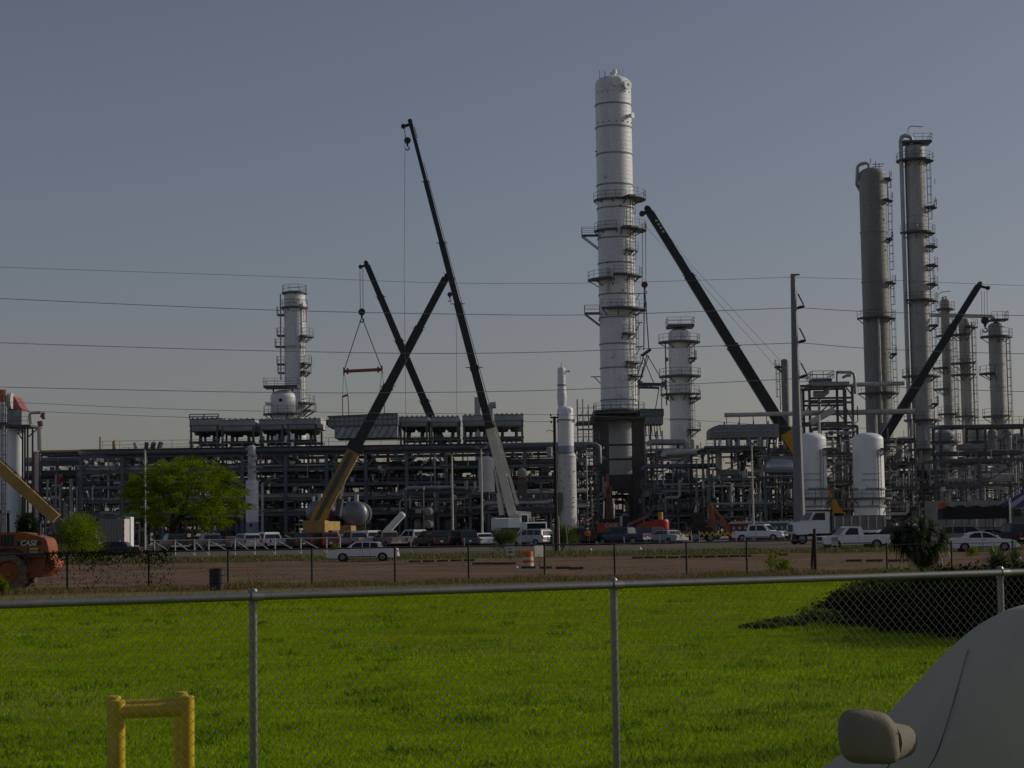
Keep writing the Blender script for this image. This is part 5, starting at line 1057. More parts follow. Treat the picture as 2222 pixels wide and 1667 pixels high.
V('crew', 'white', 1650, 214, -28, 'white pickup truck facing right in front of the portable toilets', 'pickup truck')
row = [('crew', 'dark', 378, 112, 'dark grey pickup truck seen from behind, under the big green tree', 'pickup truck'), ('crew', 'grey', 456, 112, 'grey pickup truck seen from behind, right of the big green tree', 'pickup truck'),
 ('sedan', 'grey', 498, 118, 'small grey car between two pickups right of the big green tree', 'car'), ('suv', 'silver', 534, 115, 'silver SUV left of the white crew-cab pickup', 'car'), ('crew', 'white', 583, 118, 'white crew-cab pickup left of the dark SUV, behind the rail fence', 'pickup truck'),
 ('suv', 'black', 640, 118, 'black SUV between the white pickup and the red SUV', 'car'), ('suv', 'red', 700, 116, 'dark red SUV in the parked row near the yellow crane', 'car'), ('crew', 'silver', 770, 118, 'silver pickup truck right of the dark red SUV', 'pickup truck'),
 ('pickup', 'tan', 842, 118, 'tan pickup truck below the slanted white tube', 'pickup truck'), ('crew', 'offwhite', 900, 128, 'off-white pickup right of the slanted white tube', 'pickup truck'), ('suv', 'black', 936, 118, 'black SUV left of the thin lamp posts', 'car'),
 ('van', 'navy', 996, 118, 'dark blue minivan between the two thin lamp posts', 'car'), ('sedan', 'white', 1043, 110, 'white and blue sedan at the foot of the lamp post', 'car'), ('suv', 'silver', 1150, 140, 'silver SUV between two round bushes', 'car'),
 ('suv', 'black', 1262, 105, 'black SUV right of the wooden utility pole bush', 'car'), ('crew', 'blue', 1350, 150, 'blue pickup truck below the orange excavator', 'pickup truck'), ('suv', 'maroon', 1400, 125, 'dark maroon SUV behind the blue pickup', 'car'), ('sedan', 'silver', 1444, 128, 'silver sedan seen from behind, right of the blue pickup', 'car')]
for i, (k, c, px, rz, l, ct_) in enumerate(row):
    V(k, c, px, 206 + (8 if i in (9, 16, 2) else 0) + (i * 37 % 5) * .6, rz, l, ct_)
V('crew', 'white', 805, 222, 118, 'white pickup truck behind the silver pickup near the drums', 'pickup truck')
V('sedan', 'dark', 243, 172, 178, 'dark car in front of the grey box trailer at the left', 'car')
V('suv', 'tan', 1216, 226, 130, 'tan SUV behind the bush by the wooden pole', 'car')
V('sedan', 'navy', 395, 222, 118, 'dark blue car behind the grey pickups under the tree', 'car')

# ------------------------------------------------------------------ dump truck
def dump_truck():
    Y = 190; p = gp(1800, Y); rt = thing('dump_truck', 'white dump truck with black bed, facing left by the tapered steel pole', 'truck', p, rz=R(193))
    W = 2.3; wm = PAINT['white']
    L2 = lambda pts: pts
    # local x forward
    MB().prism([(.4, 1.0), (.4, 3.05), (.7, 3.15), (1.9, 3.12), (2.45, 2.2), (3.7, 2.0), (3.9, 1.75), (3.92, 1.0)][::-1], -W / 2 + .1, W / 2 - .1).build('cab', wm, rt, org=(0, 0, 0), bevel=.07)
    for sd in (-1, 1):
        MB().add([(x, sd * (W / 2 - .09), z) for x, z in ((.8, 2.25), (.8, 2.95), (1.75, 2.95), (2.15, 2.3))], [(0, 1, 2, 3)]).build('side_window', GLASS, rt, org=(0, 0, 0))
        MB().prism([(2.55, .95), (2.7, 1.3), (3.0, 1.45), (3.5, 1.4), (3.75, 1.1), (3.75, .9)][::-1], min(sd * W / 2, sd * (W / 2 - .35)), max(sd * W / 2, sd * (W / 2 - .35))).build('fender', wm, rt, org=(0, 0, 0), bevel=.05)
        MB().box((3.88, sd * .8, 1.4), (.12, .3, .22)).build('headlight', WHL, rt, org=(0, 0, 0))
        MB().box((2.0, sd * (W / 2 + .2), 2.5), (.12, .25, .5)).build('mirror', PLAST, rt, org=(0, 0, 0)); MB().cyl((.3, sd * .9, 1.2), (.3, sd * .9, 3.4), .08, n=8).build('exhaust_stack', CHROME, rt, org=(0, 0, 0))
    MB().add([(1.98, -W / 2 + .25, 3.02), (1.98, W / 2 - .25, 3.02), (2.44, W / 2 - .25, 2.28), (2.44, -W / 2 + .25, 2.28)], [(0, 1, 2, 3)]).build('windshield', GLASS, rt, org=(0, 0, 0))
    MB().box((3.93, 0, 1.55), (.06, 1.1, .7)).build('grille', DSTEEL, rt, org=(0, 0, 0)); MB().b2((3.85, -W / 2, .55), (4.05, W / 2, .85)).build('bumper', PLAST, rt, org=(0, 0, 0))
    MB().b2((-5.6, -.5, .75), (3.8, .5, 1.0)).build('chassis', PLAST, rt, org=(0, 0, 0))
    mb = MB(); mb.b2((-5.4, -W / 2, 1.25), (.1, W / 2, 1.4)); mb.b2((-5.4, -W / 2, 1.4), (.1, -W / 2 + .1, 2.6)); mb.b2((-5.4, W / 2 - .1, 1.4), (.1, W / 2, 2.6)); mb.b2((0.0, -W / 2 + .1, 1.4), (.1, W / 2 - .1, 3.1)); mb.b2((-5.4, -W / 2 + .1, 1.4), (-5.3, W / 2 - .1, 2.6)); bed = mb.build('dump_bed', mat('dull_bed_paint', (.19, .185, .165), .6, var=.2), rt, org=(0, 0, 0))
    MB().b2((0.05, -W / 2, 3.1), (1.9, W / 2, 3.25)).build('cab_guard', PLAST, rt, org=(0, 0, 0))
    for k in range(7):
        for sd in (-1, 1): MB().box((-5.2 + k * .85, sd * (W / 2 + .05), 2.0), (.1, .1, 1.2)).build('bed_rib', WPAINT, bed, org=(0, 0, 0))
    MB().b2((-5.3, -W / 2 + .1, 2.58), (-.1, W / 2 - .1, 2.66)).build('tarp_cover', PLAST, rt, org=(0, 0, 0))
    for x in (3.15, -2.9, -4.2):
        for sd in (-1, 1): add_wheel(rt, x, sd * (W / 2 - .2), .52, .32, 'truck')
dump_truck()
# tarpaulin truck at the right
def tarp_truck():
    Y = 200; p = gp(2130, Y); rt = thing('tarpaulin_truck', 'dark tarpaulin-covered truck with chrome stack behind the pale tan SUV', 'truck', p)
    o0 = (0, 0, 0); s = S(Y); X = lambda px: (px - 2130) / s
    mb = MB(); n = 14; pts = []
    for i in range(n + 1):
        x = X(2043) + (X(2186) - X(2043)) * i / n; pts.append((x, 3.35 + .14 * math.sin(i * 1.9) + .08 * math.sin(i * 3.7) - (.25 if i == 0 else 0)))
    mb.prism([(X(2043), 2.1)] + pts + [(X(2186), 2.1)], -1.25, 1.25); mb.build('tarpaulin', mat('black_tarpaulin', (.02, .019, .017), .8, var=.3, scale=1, bump=.4, bscale=3), rt, org=o0, bevel=.05)
    mb = MB(); mb.b2((X(2043), -1.2, 1.1), (X(2186), 1.2, 1.3)); mb.build('flatbed', DSTEEL, rt, org=o0)
    for k in range(9): MB().box((X(2048) + k * (X(2184) - X(2048)) / 8, -1.22, 1.7), (.1, .06, .8)).build('stake', WPAINT if k % 3 == 1 else DSTEEL, rt, org=o0)
    MB().prism([(X(2042), 3.2), (X(2064), 3.25), (X(2046), 3.85), (X(2042), 3.8)], -.9, .9).build('orange_flap', mat('orange_canvas', (.45, .11, .02), .7), rt, org=o0)
    MB().prism([(X(2190), .9), (X(2190), 3.2), (X(2212), 3.2), (X(2218), 2.3), (X(2238), 2.1), (X(2240), .9)], -1.1, 1.1).build('cab', mat('dull_green_truck_paint', (.10, .13, .11), .4), rt, org=o0, bevel=.06)
    MB().add([(X(2195), -1.12, 2.3), (X(2195), -1.12, 3.0), (X(2210), -1.12, 3.0), (X(2213), -1.12, 2.3)], [(3, 2, 1, 0)]).build('side_window', GLASS, rt, org=o0)
    MB().tube([(X(2187), -1.2, 1.2), (X(2187), -1.2, 3.6), (X(2187.5), -1.2, 3.85), (X(2189), -1.25, 3.95)], .11, 9).build('exhaust_stack', CHROME, rt, org=o0)
    for x in (2055, 2068, 2150, 2164, 2225):
        for sd in (-1, 1): add_wheel(rt, X(x), sd * 1.05, .52, .3, 'truck')
tarp_truck()
# box trailer at the left
def box_trailer():
    Y = 186; p = gp(245, Y); rt = thing('box_trailer', 'grey box trailer with red and white end stripe, beside the big green tree', 'trailer', p); s = S(Y); o0 = (0, 0, 0); X = lambda q: (q - 245) / s
    MB().b2((X(214), 0, 1.0), (X(268), 2.5, 3.4)).build('box', mat('grey_trailer_panel', (.22, .22, .215), .6, var=.1), rt, org=o0, bevel=.03)
    for k in range(8): MB().box((X(218) + k * (X(264) - X(218)) / 7, -.02, 2.2), (.05, .04, 2.3)).build('panel_rib', STEEL, rt, org=o0)
    MB().b2((X(268), -.01, 1.0), (X(270), 2.5, 3.4)).build('end_frame', WPAINT, rt, org=o0)
    for k in range(4): MB().b2((X(268), -.03, 1.1 + k * .6), (X(270), -.012, 1.4 + k * .6)).build('red_stripe', REDL, rt, org=o0)
    MB().b2((X(214), .2, .75), (X(268), 2.3, .98)).build('chassis', PLAST, rt, org=o0)
    for x in (225, 236):
        for y in (.25, 2.25): add_wheel(rt, X(x), y, .5, .28, 'truck')
box_trailer()
o = MB().b2((P(272, 1140, 190).x, 190, gz(190)), (P(284, 1140, 190).x, 191.5, Z(278, 1122, 190))).build('white_cabinet', WHITE2, org=gp(278, 190), bevel=.04); tag(o, 'narrow white cabinet right of the grey box trailer', 'cabinet')
# portable toilets
def toilet(px, Y, m_, label, grp):
    p = gp(px, Y); rt = thing('portable_toilet', label, 'portable toilet', p, grp, R(-6)); o0 = (0, 0, 0)
    MB().b2((-.53, -.53, 0), (.53, .53, 1.98)).build('cabin', m_, rt, org=o0, bevel=.03)
    pts = [(-.58 + 1.16 * i / 8, 1.98 + .3 * math.sin(math.pi * i / 8)) for i in range(9)]; MB().prism(pts, -.58, .58).build('roof', WPAINT, rt, org=o0)
    MB().b2((-.38, -.56, .1), (.38, -.532, 1.85)).build('door', m_, rt, org=o0, bevel=.01); MB().box((.1, -.575, 1.45), (.26, .02, .3)).build('door_sign', WPAINT, rt, org=o0); MB().box((-.3, -.57, 1.0), (.05, .03, .12)).build('latch', PLAST, rt, org=o0)
    MB().cyl((.4, .4, 2.0), (.4, .4, 2.5), .05, n=7).build('vent_pipe', PLAST, rt, org=o0)
nm = ['first', 'second', 'third', 'fourth', 'fifth', 'sixth']
for k in range(6): toilet(1591 + k * 12.6, 233, REDPL, nm[k] + ' maroon portable toilet from the left, behind the white pickup', 'maroon portable toilets')
for k in range(5): toilet(1671 + k * 12.2, 235, TEALP, nm[k] + ' blue portable toilet from the left, beside the tapered steel pole', 'blue portable toilets')

# ------------------------------------------------------------------ excavator, red boom lift, tractor
def lettering(root, txt, loc, size, m_, rot=(R(90), 0, 0), name='lettering', shear=0.):
    cu = bpy.data.curves.new(name, 'FONT'); cu.body = txt; cu.size = size; cu.extrude = .004; cu.align_x = 'CENTER'; cu.align_y = 'CENTER'; cu.shear = shear; cu.offset = size * .012
    cu.materials.append(m_); t_ = bpy.data.objects.new(name, cu); col.objects.link(t_); bpy.context.view_layer.update(); me = bpy.data.meshes.new_from_object(t_.evaluated_get(bpy.context.evaluated_depsgraph_get())); bpy.data.objects.remove(t_); o = bpy.data.objects.new(name, me); col.objects.link(o); o.parent = root; o.location = loc; o.rotation_euler = rot; return o
def excavator():
    Y = 228; p = gp(1334, Y); rt = thing('excavator', 'orange excavator with raised arm and dark cab behind the blue pickup', 'excavator', p); s = S(Y); X = lambda q: (q - 1334) / s; o0 = (0, 0, 0)
    for sd in (-1.1, 1.1):
        pts = [(X(1296) + .4 + .4 * math.cos(a) * 1, .42 + .42 * math.sin(a)) for a in [math.pi * (.5 + i / 6) for i in range(7)]] + [(X(1372) - .4 + .4 * math.cos(a), .42 + .42 * math.sin(a)) for a in [math.pi * (-.5 + i / 6) for i in range(7)]]
        MB().prism(pts, sd - .3, sd + .3).build('track', RUBBER, rt, org=o0)
    MB().b2((X(1297), -1.35, 1.15), (X(1348), 1.35, 2.35)).build('engine_house', ORANGE, rt, org=o0, bevel=.08); MB().b2((X(1300), -1.2, 2.36), (X(1340), 1.2, 2.75)).build('engine_cover', PLAST, rt, org=o0, bevel=.05)
    cb = MB().prism([(X(1347), 1.2), (X(1347), 3.0), (X(1366), 3.0), (X(1370), 2.2), (X(1370), 1.2)], -1.35, -.2).build('cab', PLAST, rt, org=o0, bevel=.05); MB().b2((X(1345), -1.36, 1.9), (X(1350), -1.352, 3.0)).build('cab_post', WPAINT, cb, org=o0)
    MB().prism([(X(1346), 3.02), (X(1354), 3.3), (X(1362), 3.25), (X(1366), 3.02)], -1.3, -.25).build('cab_roof', mat('grey_blue_panel', (.16, .18, .22), .5), rt, org=o0)
    MB().bar((X(1322), -.4, 2.2), (X(1322), -.4, 6.3), .55, .5).build('arm', RUST, rt, org=o0, bevel=.04); MB().bar((X(1322), -.4, 6.3), (X(1320.5), -.4, 7.9), .3, .35).build('arm_tip', REDPINK, rt, org=o0)
    for k in (-.75, .75): MB().cyl((X(1322) + k * .8, -.6, 2.7), (X(1322) + k * .7, -.6, 4.8), .1, n=8).build('cylinder_rod', CHROME, rt, org=o0)
    for k in (-.3, .3): MB().box((X(1322) + k, -.75, 6.2), (.2, .2, .6)).build('arm_lug', REDPINK, rt, org=o0)
    lettering(rt, 'CASE', (X(1325), -1.36, 1.98), .62, WPAINT, shear=.2)
excavator()
def boom_lift():
    Y = 224; p = gp(1425, Y); rt = thing('red_boom_lift', 'red boom lift with a bright round counterweight, behind the silver sedan', 'boom lift', p); s = S(Y); X = lambda q: (q - 1425) / s; o0 = (0, 0, 0)
    MB().b2((X(1385), -1, .7), (X(1436), 1, 1.3)).build('chassis', DSTEEL, rt, org=o0, bevel=.05)
    MB().prism([(X(1380), 1.4), (X(1382), 1.9), (X(1402), 2.35), (X(1430), 2.45), (X(1430), 1.4)], -.9, .9).build('turret', REDP, rt, org=o0, bevel=.05)
    MB().lathe([(.001, 1.15), (.72, 1.2), (.82, 1.5), (.82, 2.3), (.7, 2.55), (.001, 2.6)], (X(1437), 0, 0), 20, 'z').build('counterweight', REDP, rt, org=o0)
    MB().bar((X(1362), 0, 2.0), (X(1408), 0, 3.0), .35, .3).build('boom_section', REDPINK, rt, org=o0); MB().bar((X(1408), 0, 3.0), (X(1424), 0, 4.2), .2, .22).build('boom_section', DSTEEL, rt, org=o0)
    MB().cyl((X(1434), -.2, 2.55), (X(1434), -.2, 3.4), .28, n=12).build('beacon_post', YEL, rt, org=o0)
    for x in (1392, 1430):
        for sd in (-1, 1): add_wheel(rt, X(x), sd * 1.05, .45, .35, 'truck')
boom_lift()
def backhoe():
    Y = 222; p = gp(1525, Y); rt = thing('backhoe_loader', 'dark cab backhoe with an orange raised arm behind the yellow warning tape', 'machine', p); s = S(Y); X = lambda q: (q - 1525) / s; o0 = (0, 0, 0)
    MB().prism([(X(1500), 1.0), (X(1500), 1.7), (X(1522), 1.8), (X(1545), 1.5), (X(1545), .8)], -.8, .8).build('body', PLAST, rt, org=o0, bevel=.05)
    MB().prism([(X(1503), 1.75), (X(1504), 3.1), (X(1525), 3.1), (X(1530), 1.75)], -.8, .8).build('cab', GLASS, rt, org=o0); MB().b2((X(1502), -.9, 3.1), (X(1528), .9, 3.25)).build('cab_roof', RUST, rt, org=o0, bevel=.03)
    for a in ((1503, 1504), (1517, 1517), (1529, 1526)): MB().bar((X(a[0]), -.82, 1.75), (X(a[1]), -.82, 3.1), .09).build('cab_post', PLAST, rt, org=o0)
    MB().prism([(X(1507), 3.3), (X(1510), 4.0), (X(1513), 4.1), (X(1513), 3.3)], -.3, .0).build('bucket_tooth_guard', WPAINT, rt, org=o0)
    MB().bar((X(1549), -.3, 1.0), (X(1541), -.3, 4.1), .5, .75, ).build('arm', ORANGE, rt, org=o0, bevel=.04); MB().bar((X(1542), -.3, 4.1), (X(1575), -.3, 2.0), .22, .3).build('stick', ORANGE, rt, org=o0, bevel=.03)
    MB().prism([(X(1570), .8), (X(1570), 1.8), (X(1576), 2.1), (X(1582), 1.7), (X(1581), .8)], -.7, .3).build('bucket', ORANGE, rt, org=o0, bevel=.03)
    for x, r_ in ((1507, .6), (1540, .45)):
        for sd in (-1, 1): add_wheel(rt, X(x), sd * .9, r_, .35, 'truck')
backhoe()
# red-roofed forklift by the bush
def forklift():
    Y = 226; p = gp(1276, Y); rt = thing('red_forklift', 'red canopy forklift behind the worker in the orange vest', 'forklift', p); s = S(Y); X = lambda q: (q - 1276) / s; o0 = (0, 0, 0)
    MB().b2((X(1264), -.6, .5), (X(1286), .6, 1.3)).build('body', REDP, rt, org=o0, bevel=.05); MB().b2((X(1263), -.6, 2.72), (X(1287), .6, 2.9)).build('canopy', REDP, rt, org=o0, bevel=.03)
    for x in (1265, 1285):
        for y in (-.55, .55): MB().bar((X(x), y, 1.3), (X(x), y, 2.72), .07).build('post', DSTEEL, rt, org=o0)
    for x in (1265, 1282): MB().box((X(x), -.63, 2.8), (.25, .05, .16)).build('lamp', WHL, rt, org=o0)
    MB().bar((X(1291), -.3, .3), (X(1291), -.3, 3.2), .12).build('mast', RUST, rt, org=o0); MB().bar((X(1291), .3, .3), (X(1291), .3, 3.2), .12).build('mast', RUST, rt, org=o0)
    for x in (1268, 1283):
        for sd in (-1, 1): add_wheel(rt, X(x), sd * .55, .35, .25, 'truck')
forklift()
# striped canopy tent
def tent():
    Y = 205; s = S(Y); p = gp(2205, Y); rt = thing('striped_tent', 'blue and white striped canopy tent at the right edge', 'tent', p); o0 = (0, 0, 0); X = lambda q: (q - 2205) / s
    wm = mat('white_canvas', (.42, .44, .50), .7, var=.08); bm = mat('blue_canvas', (.06, .075, .20), .7, var=.1)
    ex, ez = X(2137), 3.1; rx, rz_ = X(2262), 6.2; n = 8
    for k in range(n):   # stripes run from eave to ridge
        y0 = -4 + 8 * k / n; y1 = -4 + 8 * (k + 1) / n - .0
        for sd, m2 in ((1, [bm, wm][k % 2]),):
            MB().add([(ex + (y0 + 4) * .62, y0, ez), (ex + (y1 + 4) * .62, y1, ez), (rx, y1, rz_), (rx, y0, rz_)], [(0, 1, 2, 3)]).build('canopy_stripe', m2, rt, org=o0)
    for k in range(6):
        a, b = k / 6, (k + 1) / 6; m2 = [bm, wm][k % 2]
        MB().add([(ex + (rx - ex) * a, -4.02, ez + 0 * (rz_ - ez) * a), (ex + (rx - ex) * b, -4.02, ez), (rx, -3.98, rz_)], [(0, 1, 2)]).build('canopy_stripe', m2, rt, org=o0)
    for x in (ex + .1, rx):
        for y in (-3.9, 3.9): MB().cyl((x, y, 0), (x, y, ez + .05), .06, n=8).build('tent_pole', WPAINT, rt, org=o0)
    MB().cyl((rx, 0, 0), (rx, 0, rz_), .07, n=8).build('centre_pole', WPAINT, rt, org=o0)
tent()
# ------------------------------------------------------------------ people
def person(px, Y, label, vest, legs, arm=0., hat=WPAINT, face=R(-90), h=1.78):
    p = gp(px, Y); k = h / 1.78
    vs = [((0, 0, .98), .15), ((0, 0, 1.22), .15), ((0, 0, 1.43), .16), ((0, .01, 1.53), .06), ((0, .02, 1.62), .085), ((0, .02, 1.72), .085),
          ((-.1, 0, .9), .105), ((-.12, .03, .5), .075), ((-.13, 0, .09), .055), ((-.13, .14, .04), .05), ((.1, 0, .9), .105), ((.13, .05, .5), .075), ((.15, -.02, .09), .055), ((.15, .12, .04), .05),
          ((-.2, 0, 1.42), .075), ((-.27, -.02, 1.13), .055), ((-.24, .16 + arm, .92 + arm), .042), ((-.235, .21 + arm, .86 + arm), .04), ((.2, 0, 1.42), .075), ((.28, -.02, 1.14), .055), ((.26, .08, .9), .042), ((.255, .11, .82), .04)]
    es = [(0, 1), (1, 2), (2, 3), (3, 4), (4, 5), (0, 6), (6, 7), (7, 8), (8, 9), (0, 10), (10, 11), (11, 12), (12, 13), (2, 14), (14, 15), (15, 16), (16, 17), (2, 18), (18, 19), (19, 20), (20, 21)]
    me = bpy.data.meshes.new('person'); me.from_pydata([tuple(c * k for c in v) for v, _ in vs], es, [])
    o = bpy.data.objects.new('person', me); col.objects.link(o); o.location = p; o.rotation_euler = (0, 0, face + R(90)); tag(o, label, 'person')
    sm = o.modifiers.new('skin', 'SKIN'); sm.use_smooth_shade = True
    for d_, (_, r_) in zip(me.skin_vertices[0].data, vs): d_.radius = (r_ * k, r_ * k)
    me.skin_vertices[0].data[0].use_root = True
    o.modifiers.new('sub', 'SUBSURF').levels = 1; o.modifiers['sub'].render_levels = 1
    # one body, cloth coloured by height
    mm = bpy.data.materials.new('worker_clothes'); mm.use_nodes = True; t = mm.node_tree; b = t.nodes['Principled BSDF']; b.inputs['Roughness'].default_value = .85
    tc = t.nodes.new('ShaderNodeTexCoord'); sx = t.nodes.new('ShaderNodeSeparateXYZ'); cr = t.nodes.new('ShaderNodeValToRGB'); cr.color_ramp.interpolation = 'CONSTANT'; dv = t.nodes.new('ShaderNodeMath'); dv.operation = 'DIVIDE'; dv.inputs[1].default_value = 2.0 * k
    t.links.new(tc.outputs['Object'], sx.inputs[0]); t.links.new(sx.outputs[2], dv.inputs[0]); t.links.new(dv.outputs[0], cr.inputs[0]); t.links.new(cr.outputs[0], b.inputs['Base Color'])
    el = cr.color_ramp.elements; el[0].position = 0; el[0].color = (.02, .018, .015, 1); el[1].position = .06; el[1].color = (*legs, 1)
    for ps, c in ((.49, vest), (.765, (.30, .17, .11))): e_ = el.new(ps); e_.color = (*c, 1)
    me.materials.append(mm)
    hm = MB(); hm.dome((0, .02 * k, 1.70 * k), .12 * k, .12 * k, 14, 4); hm.lathe([(.12 * k, 1.70 * k), (.16 * k, 1.69 * k)], (0, .03 * k, 0), 14); ho = hm.build('hard_hat', hat, o, org=(0, 0, 0))
    return o
person(1275, 203, 'worker in an orange vest and dark trousers standing right of the pole-side bush', (.60, .16, .03), (.02, .02, .025))
person(732, 226, 'worker in a yellow-orange vest beside the yellow crane', (.62, .38, .06), (.18, .15, .10), .1)
# ================================================================== poles and wires
def steel_pole():
    Y = 222; p = gp(1736, Y); zt = Z(1712, 598, Y); rt = thing('transmission_pole', 'tall tapered grey steel transmission pole with three insulator arms', 'pole', p)
    s = S(Y); MB().lathe([(13.5 / s, p.z), (5.6 / s, zt), (.01, zt + .02)], (p.x, Y, 0), 12, smooth=False).build('pole', mat('weathered_pole_steel', (.20, .205, .21), .5, metal=.05, var=.15, scale=.5, streak=True), rt)
    MB().b2((p.x - 5 / s, Y - .2, zt), (p.x + 14 / s, Y + .2, zt + .15)).build('top_bracket', DSTEEL, rt)
    for k, py_ in enumerate((668, 742, 818)):
        z = Z(1720, py_, Y); zt2 = Z(1720, py_ - 40, Y); r_ = (6 + k * 1.3) / s; tip = Vector((p.x + r_ + 17 / s, Y, z + .15))
        MB().cyl((p.x + r_ * .8, Y, z - .1), tip, .12, n=8).build('post_insulator', PLAST, rt); MB().cyl((p.x + r_ * .8, Y, zt2), tip, .035, n=6).build('stay_rod', STEEL, rt); MB().cyl(tip.lerp(Vector((p.x + r_ * .8, Y, zt2)), .1), tip.lerp(Vector((p.x + r_ * .8, Y, zt2)), .72), .09, n=8).build('suspension_insulator', PLAST, rt)
        mb = MB()
        for j in range(5): q = Vector((p.x + r_, Y, z - .05)).lerp(tip, .2 + .15 * j); mb.lathe([(.001, -.03), (.2, -.03), (.2, .03), (.001, .03)], tuple(q), 8, 'x')
        mb.build('insulator_disc', PLAST, rt)
    return p
pp = steel_pole(); Yw = 222
def wire(pts, label, r_=.035, Y=Yw):
    # smooth curve through picture points at one distance
    P3 = [P(a, b, Y) for a, b in pts]; out = []
    for i in range(len(P3) - 1):
        a, b = P3[max(i - 1, 0)], P3[min(i + 2, len(P3) - 1)]; p, q = P3[i], P3[i + 1]
        for k in range(8):
            t = k / 8; t2, t3 = t * t, t * t * t; m0 = (q - a) / 2 if i else (q - p); m1 = (b - p) / 2 if i + 2 < len(P3) else (q - p)
            out.append(p * (2 * t3 - 3 * t2 + 1) + m0 * (t3 - 2 * t2 + t) + q * (-2 * t3 + 3 * t2) + m1 * (t3 - t2))
    out.append(P3[-1]); o = MB().tube(out, r_, 5).build('overhead_wire', PWIRE, org=out[0]); tag(o, label, 'wire', 'overhead power lines')
wire([(-250, 572), (0, 580), (560, 599), (960, 614), (1300, 614), (1716, 602)], 'topmost overhead wire left of the tapered steel pole', .022)
wire([(-250, 636), (0, 648), (560, 672), (1000, 682), (1300, 683), (1735, 668)], 'second overhead wire from the top, left of the tapered steel pole')
wire([(-250, 732), (0, 744), (600, 762), (1100, 766), (1738, 744)], 'third overhead wire from the top, left of the tapered steel pole')
wire([(-250, 832), (0, 840), (600, 852), (1000, 851), (1300, 843), (1742, 821)], 'fourth overhead wire from the top, left of the tapered steel pole')
wire([(1720, 602), (1900, 607), (2222, 620), (2500, 624)], 'topmost overhead wire right of the tapered steel pole', .022)
wire([(1735, 668), (1900, 677), (2222, 685), (2500, 686)], 'second overhead wire from the top, right of the tapered steel pole')
wire([(1738, 744), (1900, 757), (2222, 768), (2500, 768)], 'third overhead wire from the top, right of the tapered steel pole')
wire([(1742, 821), (1900, 838), (2222, 850), (2500, 852)], 'lowest overhead wire right of the tapered steel pole')
YW = 168
wire([(-250, 864), (0, 872), (380, 888), (800, 896), (1204, 900)], 'upper thin wire running to the wooden utility pole', .02, YW)
wire([(-250, 880), (55, 892), (410, 906), (800, 914), (1204, 915)], 'lower thin wire running to the wooden utility pole', .02, YW)
wire([(1204, 900), (1500, 912), (1700, 925), (1900, 930)], 'thin wire running right from the wooden utility pole', .018, YW)
def wood_pole():
    p = gp(1208, YW); rt = thing('utility_pole', 'dark wooden utility pole with transformer, in front of the stepped white column', 'pole', p); zt = Z(1204, 904, YW)
    MB().lathe([(.17, p.z), (.12, zt), (.001, zt + .02)], (p.x, YW, 0), 12).build('pole', WOOD, rt)
    MB().b2((p.x - .35, YW - .06, zt - .15), (p.x + .35, YW + .06, zt - .02)).build('crossarm', WOOD, rt)
    for dx in (-.3, .3): MB().lathe([(.02, zt), (.07, zt + .05), (.06, zt + .12), (.07, zt + .2), (.001, zt + .26)], (p.x + dx, YW, 0), 8).build('insulator', PLAST, rt)
    for dx in (-.28, .28): MB().lathe([(.02, -.1), (.07, -.05), (.07, .1), (.001, .12)], (p.x + dx, YW, Z(1204, 916, YW)), 8).build('insulator', PLAST, rt)
    z = Z(1200, 980, YW); MB().lathe([(.001, z - .45), (.24, z - .42), (.26, z + .35), (.001, z + .42)], (p.x - .45, YW - .1, 0), 14).build('transformer', STEEL, rt)
    MB().tube([(p.x, YW, Z(1200, 938, YW)), (p.x - .4, YW, Z(1200, 934, YW)), (p.x - .62, YW, Z(1200, 933, YW)), (p.x - .65, YW, Z(1200, 939, YW))], .03, 6).build('lamp_bracket', DSTEEL, rt)
    MB().b2((p.x - .36, YW - .3, p.z), (p.x - .2, YW - .26, p.z + 2.2)).build('guard_plate', STEEL, rt); MB().cyl((p.x + .24, YW, p.z), (p.x + .2, YW, p.z + 3), .05, n=7).build('conduit', WPAINT, rt)
wood_pole()
def lamp_post(px_b, px_t, ytop, Y, label, lamp=True, r_=.1):
    p = gp(px_b, Y); zt = Z(px_t, ytop, Y); rt = thing('lamp_post', label, 'lamp post', p); MB().cyl(p, (p.x, Y, zt), r_ * 1.2, r_ * .8, n=10).build('pole', WPAINT, rt)
    if lamp: MB().bar((p.x - .5, Y, zt), (p.x + .5, Y, zt), .06).build('arm', STEEL, rt); [MB().box((p.x + dx, Y - .1, zt + .12), (.35, .45, .18)).build('lamp_head', STEEL, rt) for dx in (-.45, .45)]
    MB().b2((p.x - .22, Y - .22, p.z), (p.x + .22, Y + .22, p.z + .5)).build('base', CONCL, rt)
lamp_post(983, 981, 987, 214, 'left of two thin pale lamp posts in front of the pipe rack')
lamp_post(1047, 1045, 974, 208, 'right of two thin pale lamp posts, beside the cream crane boom')
lamp_post(1636, 1631, 964, 228, 'thin pale lamp post standing above the maroon portable toilets')
def flood_mast():
    Y = 240; p = gp(315, Y); zt = Z(313, 972, Y); rt = thing('floodlight_mast', 'thin mast with three tilted floodlights above the big green tree', 'lamp post', p); MB().cyl(p, (p.x, Y, zt), .12, n=8).build('mast', WPAINT, rt); MB().bar((p.x - 1.1, Y, zt - .2), (p.x + 1.8, Y, zt - .2), .1).build('crossarm', DSTEEL, rt)
    for dx, a in ((-1.0, .5), (.15, -.3), (.9, -.7), (1.7, -1.0)): MB().bar((p.x + dx, Y, zt - .1), (p.x + dx - .3 * a, Y - .2, zt + .65), .45, .35).build('floodlight', DSTEEL if a < 0 else GREYC, rt)
flood_mast()
def light_frame(): pass

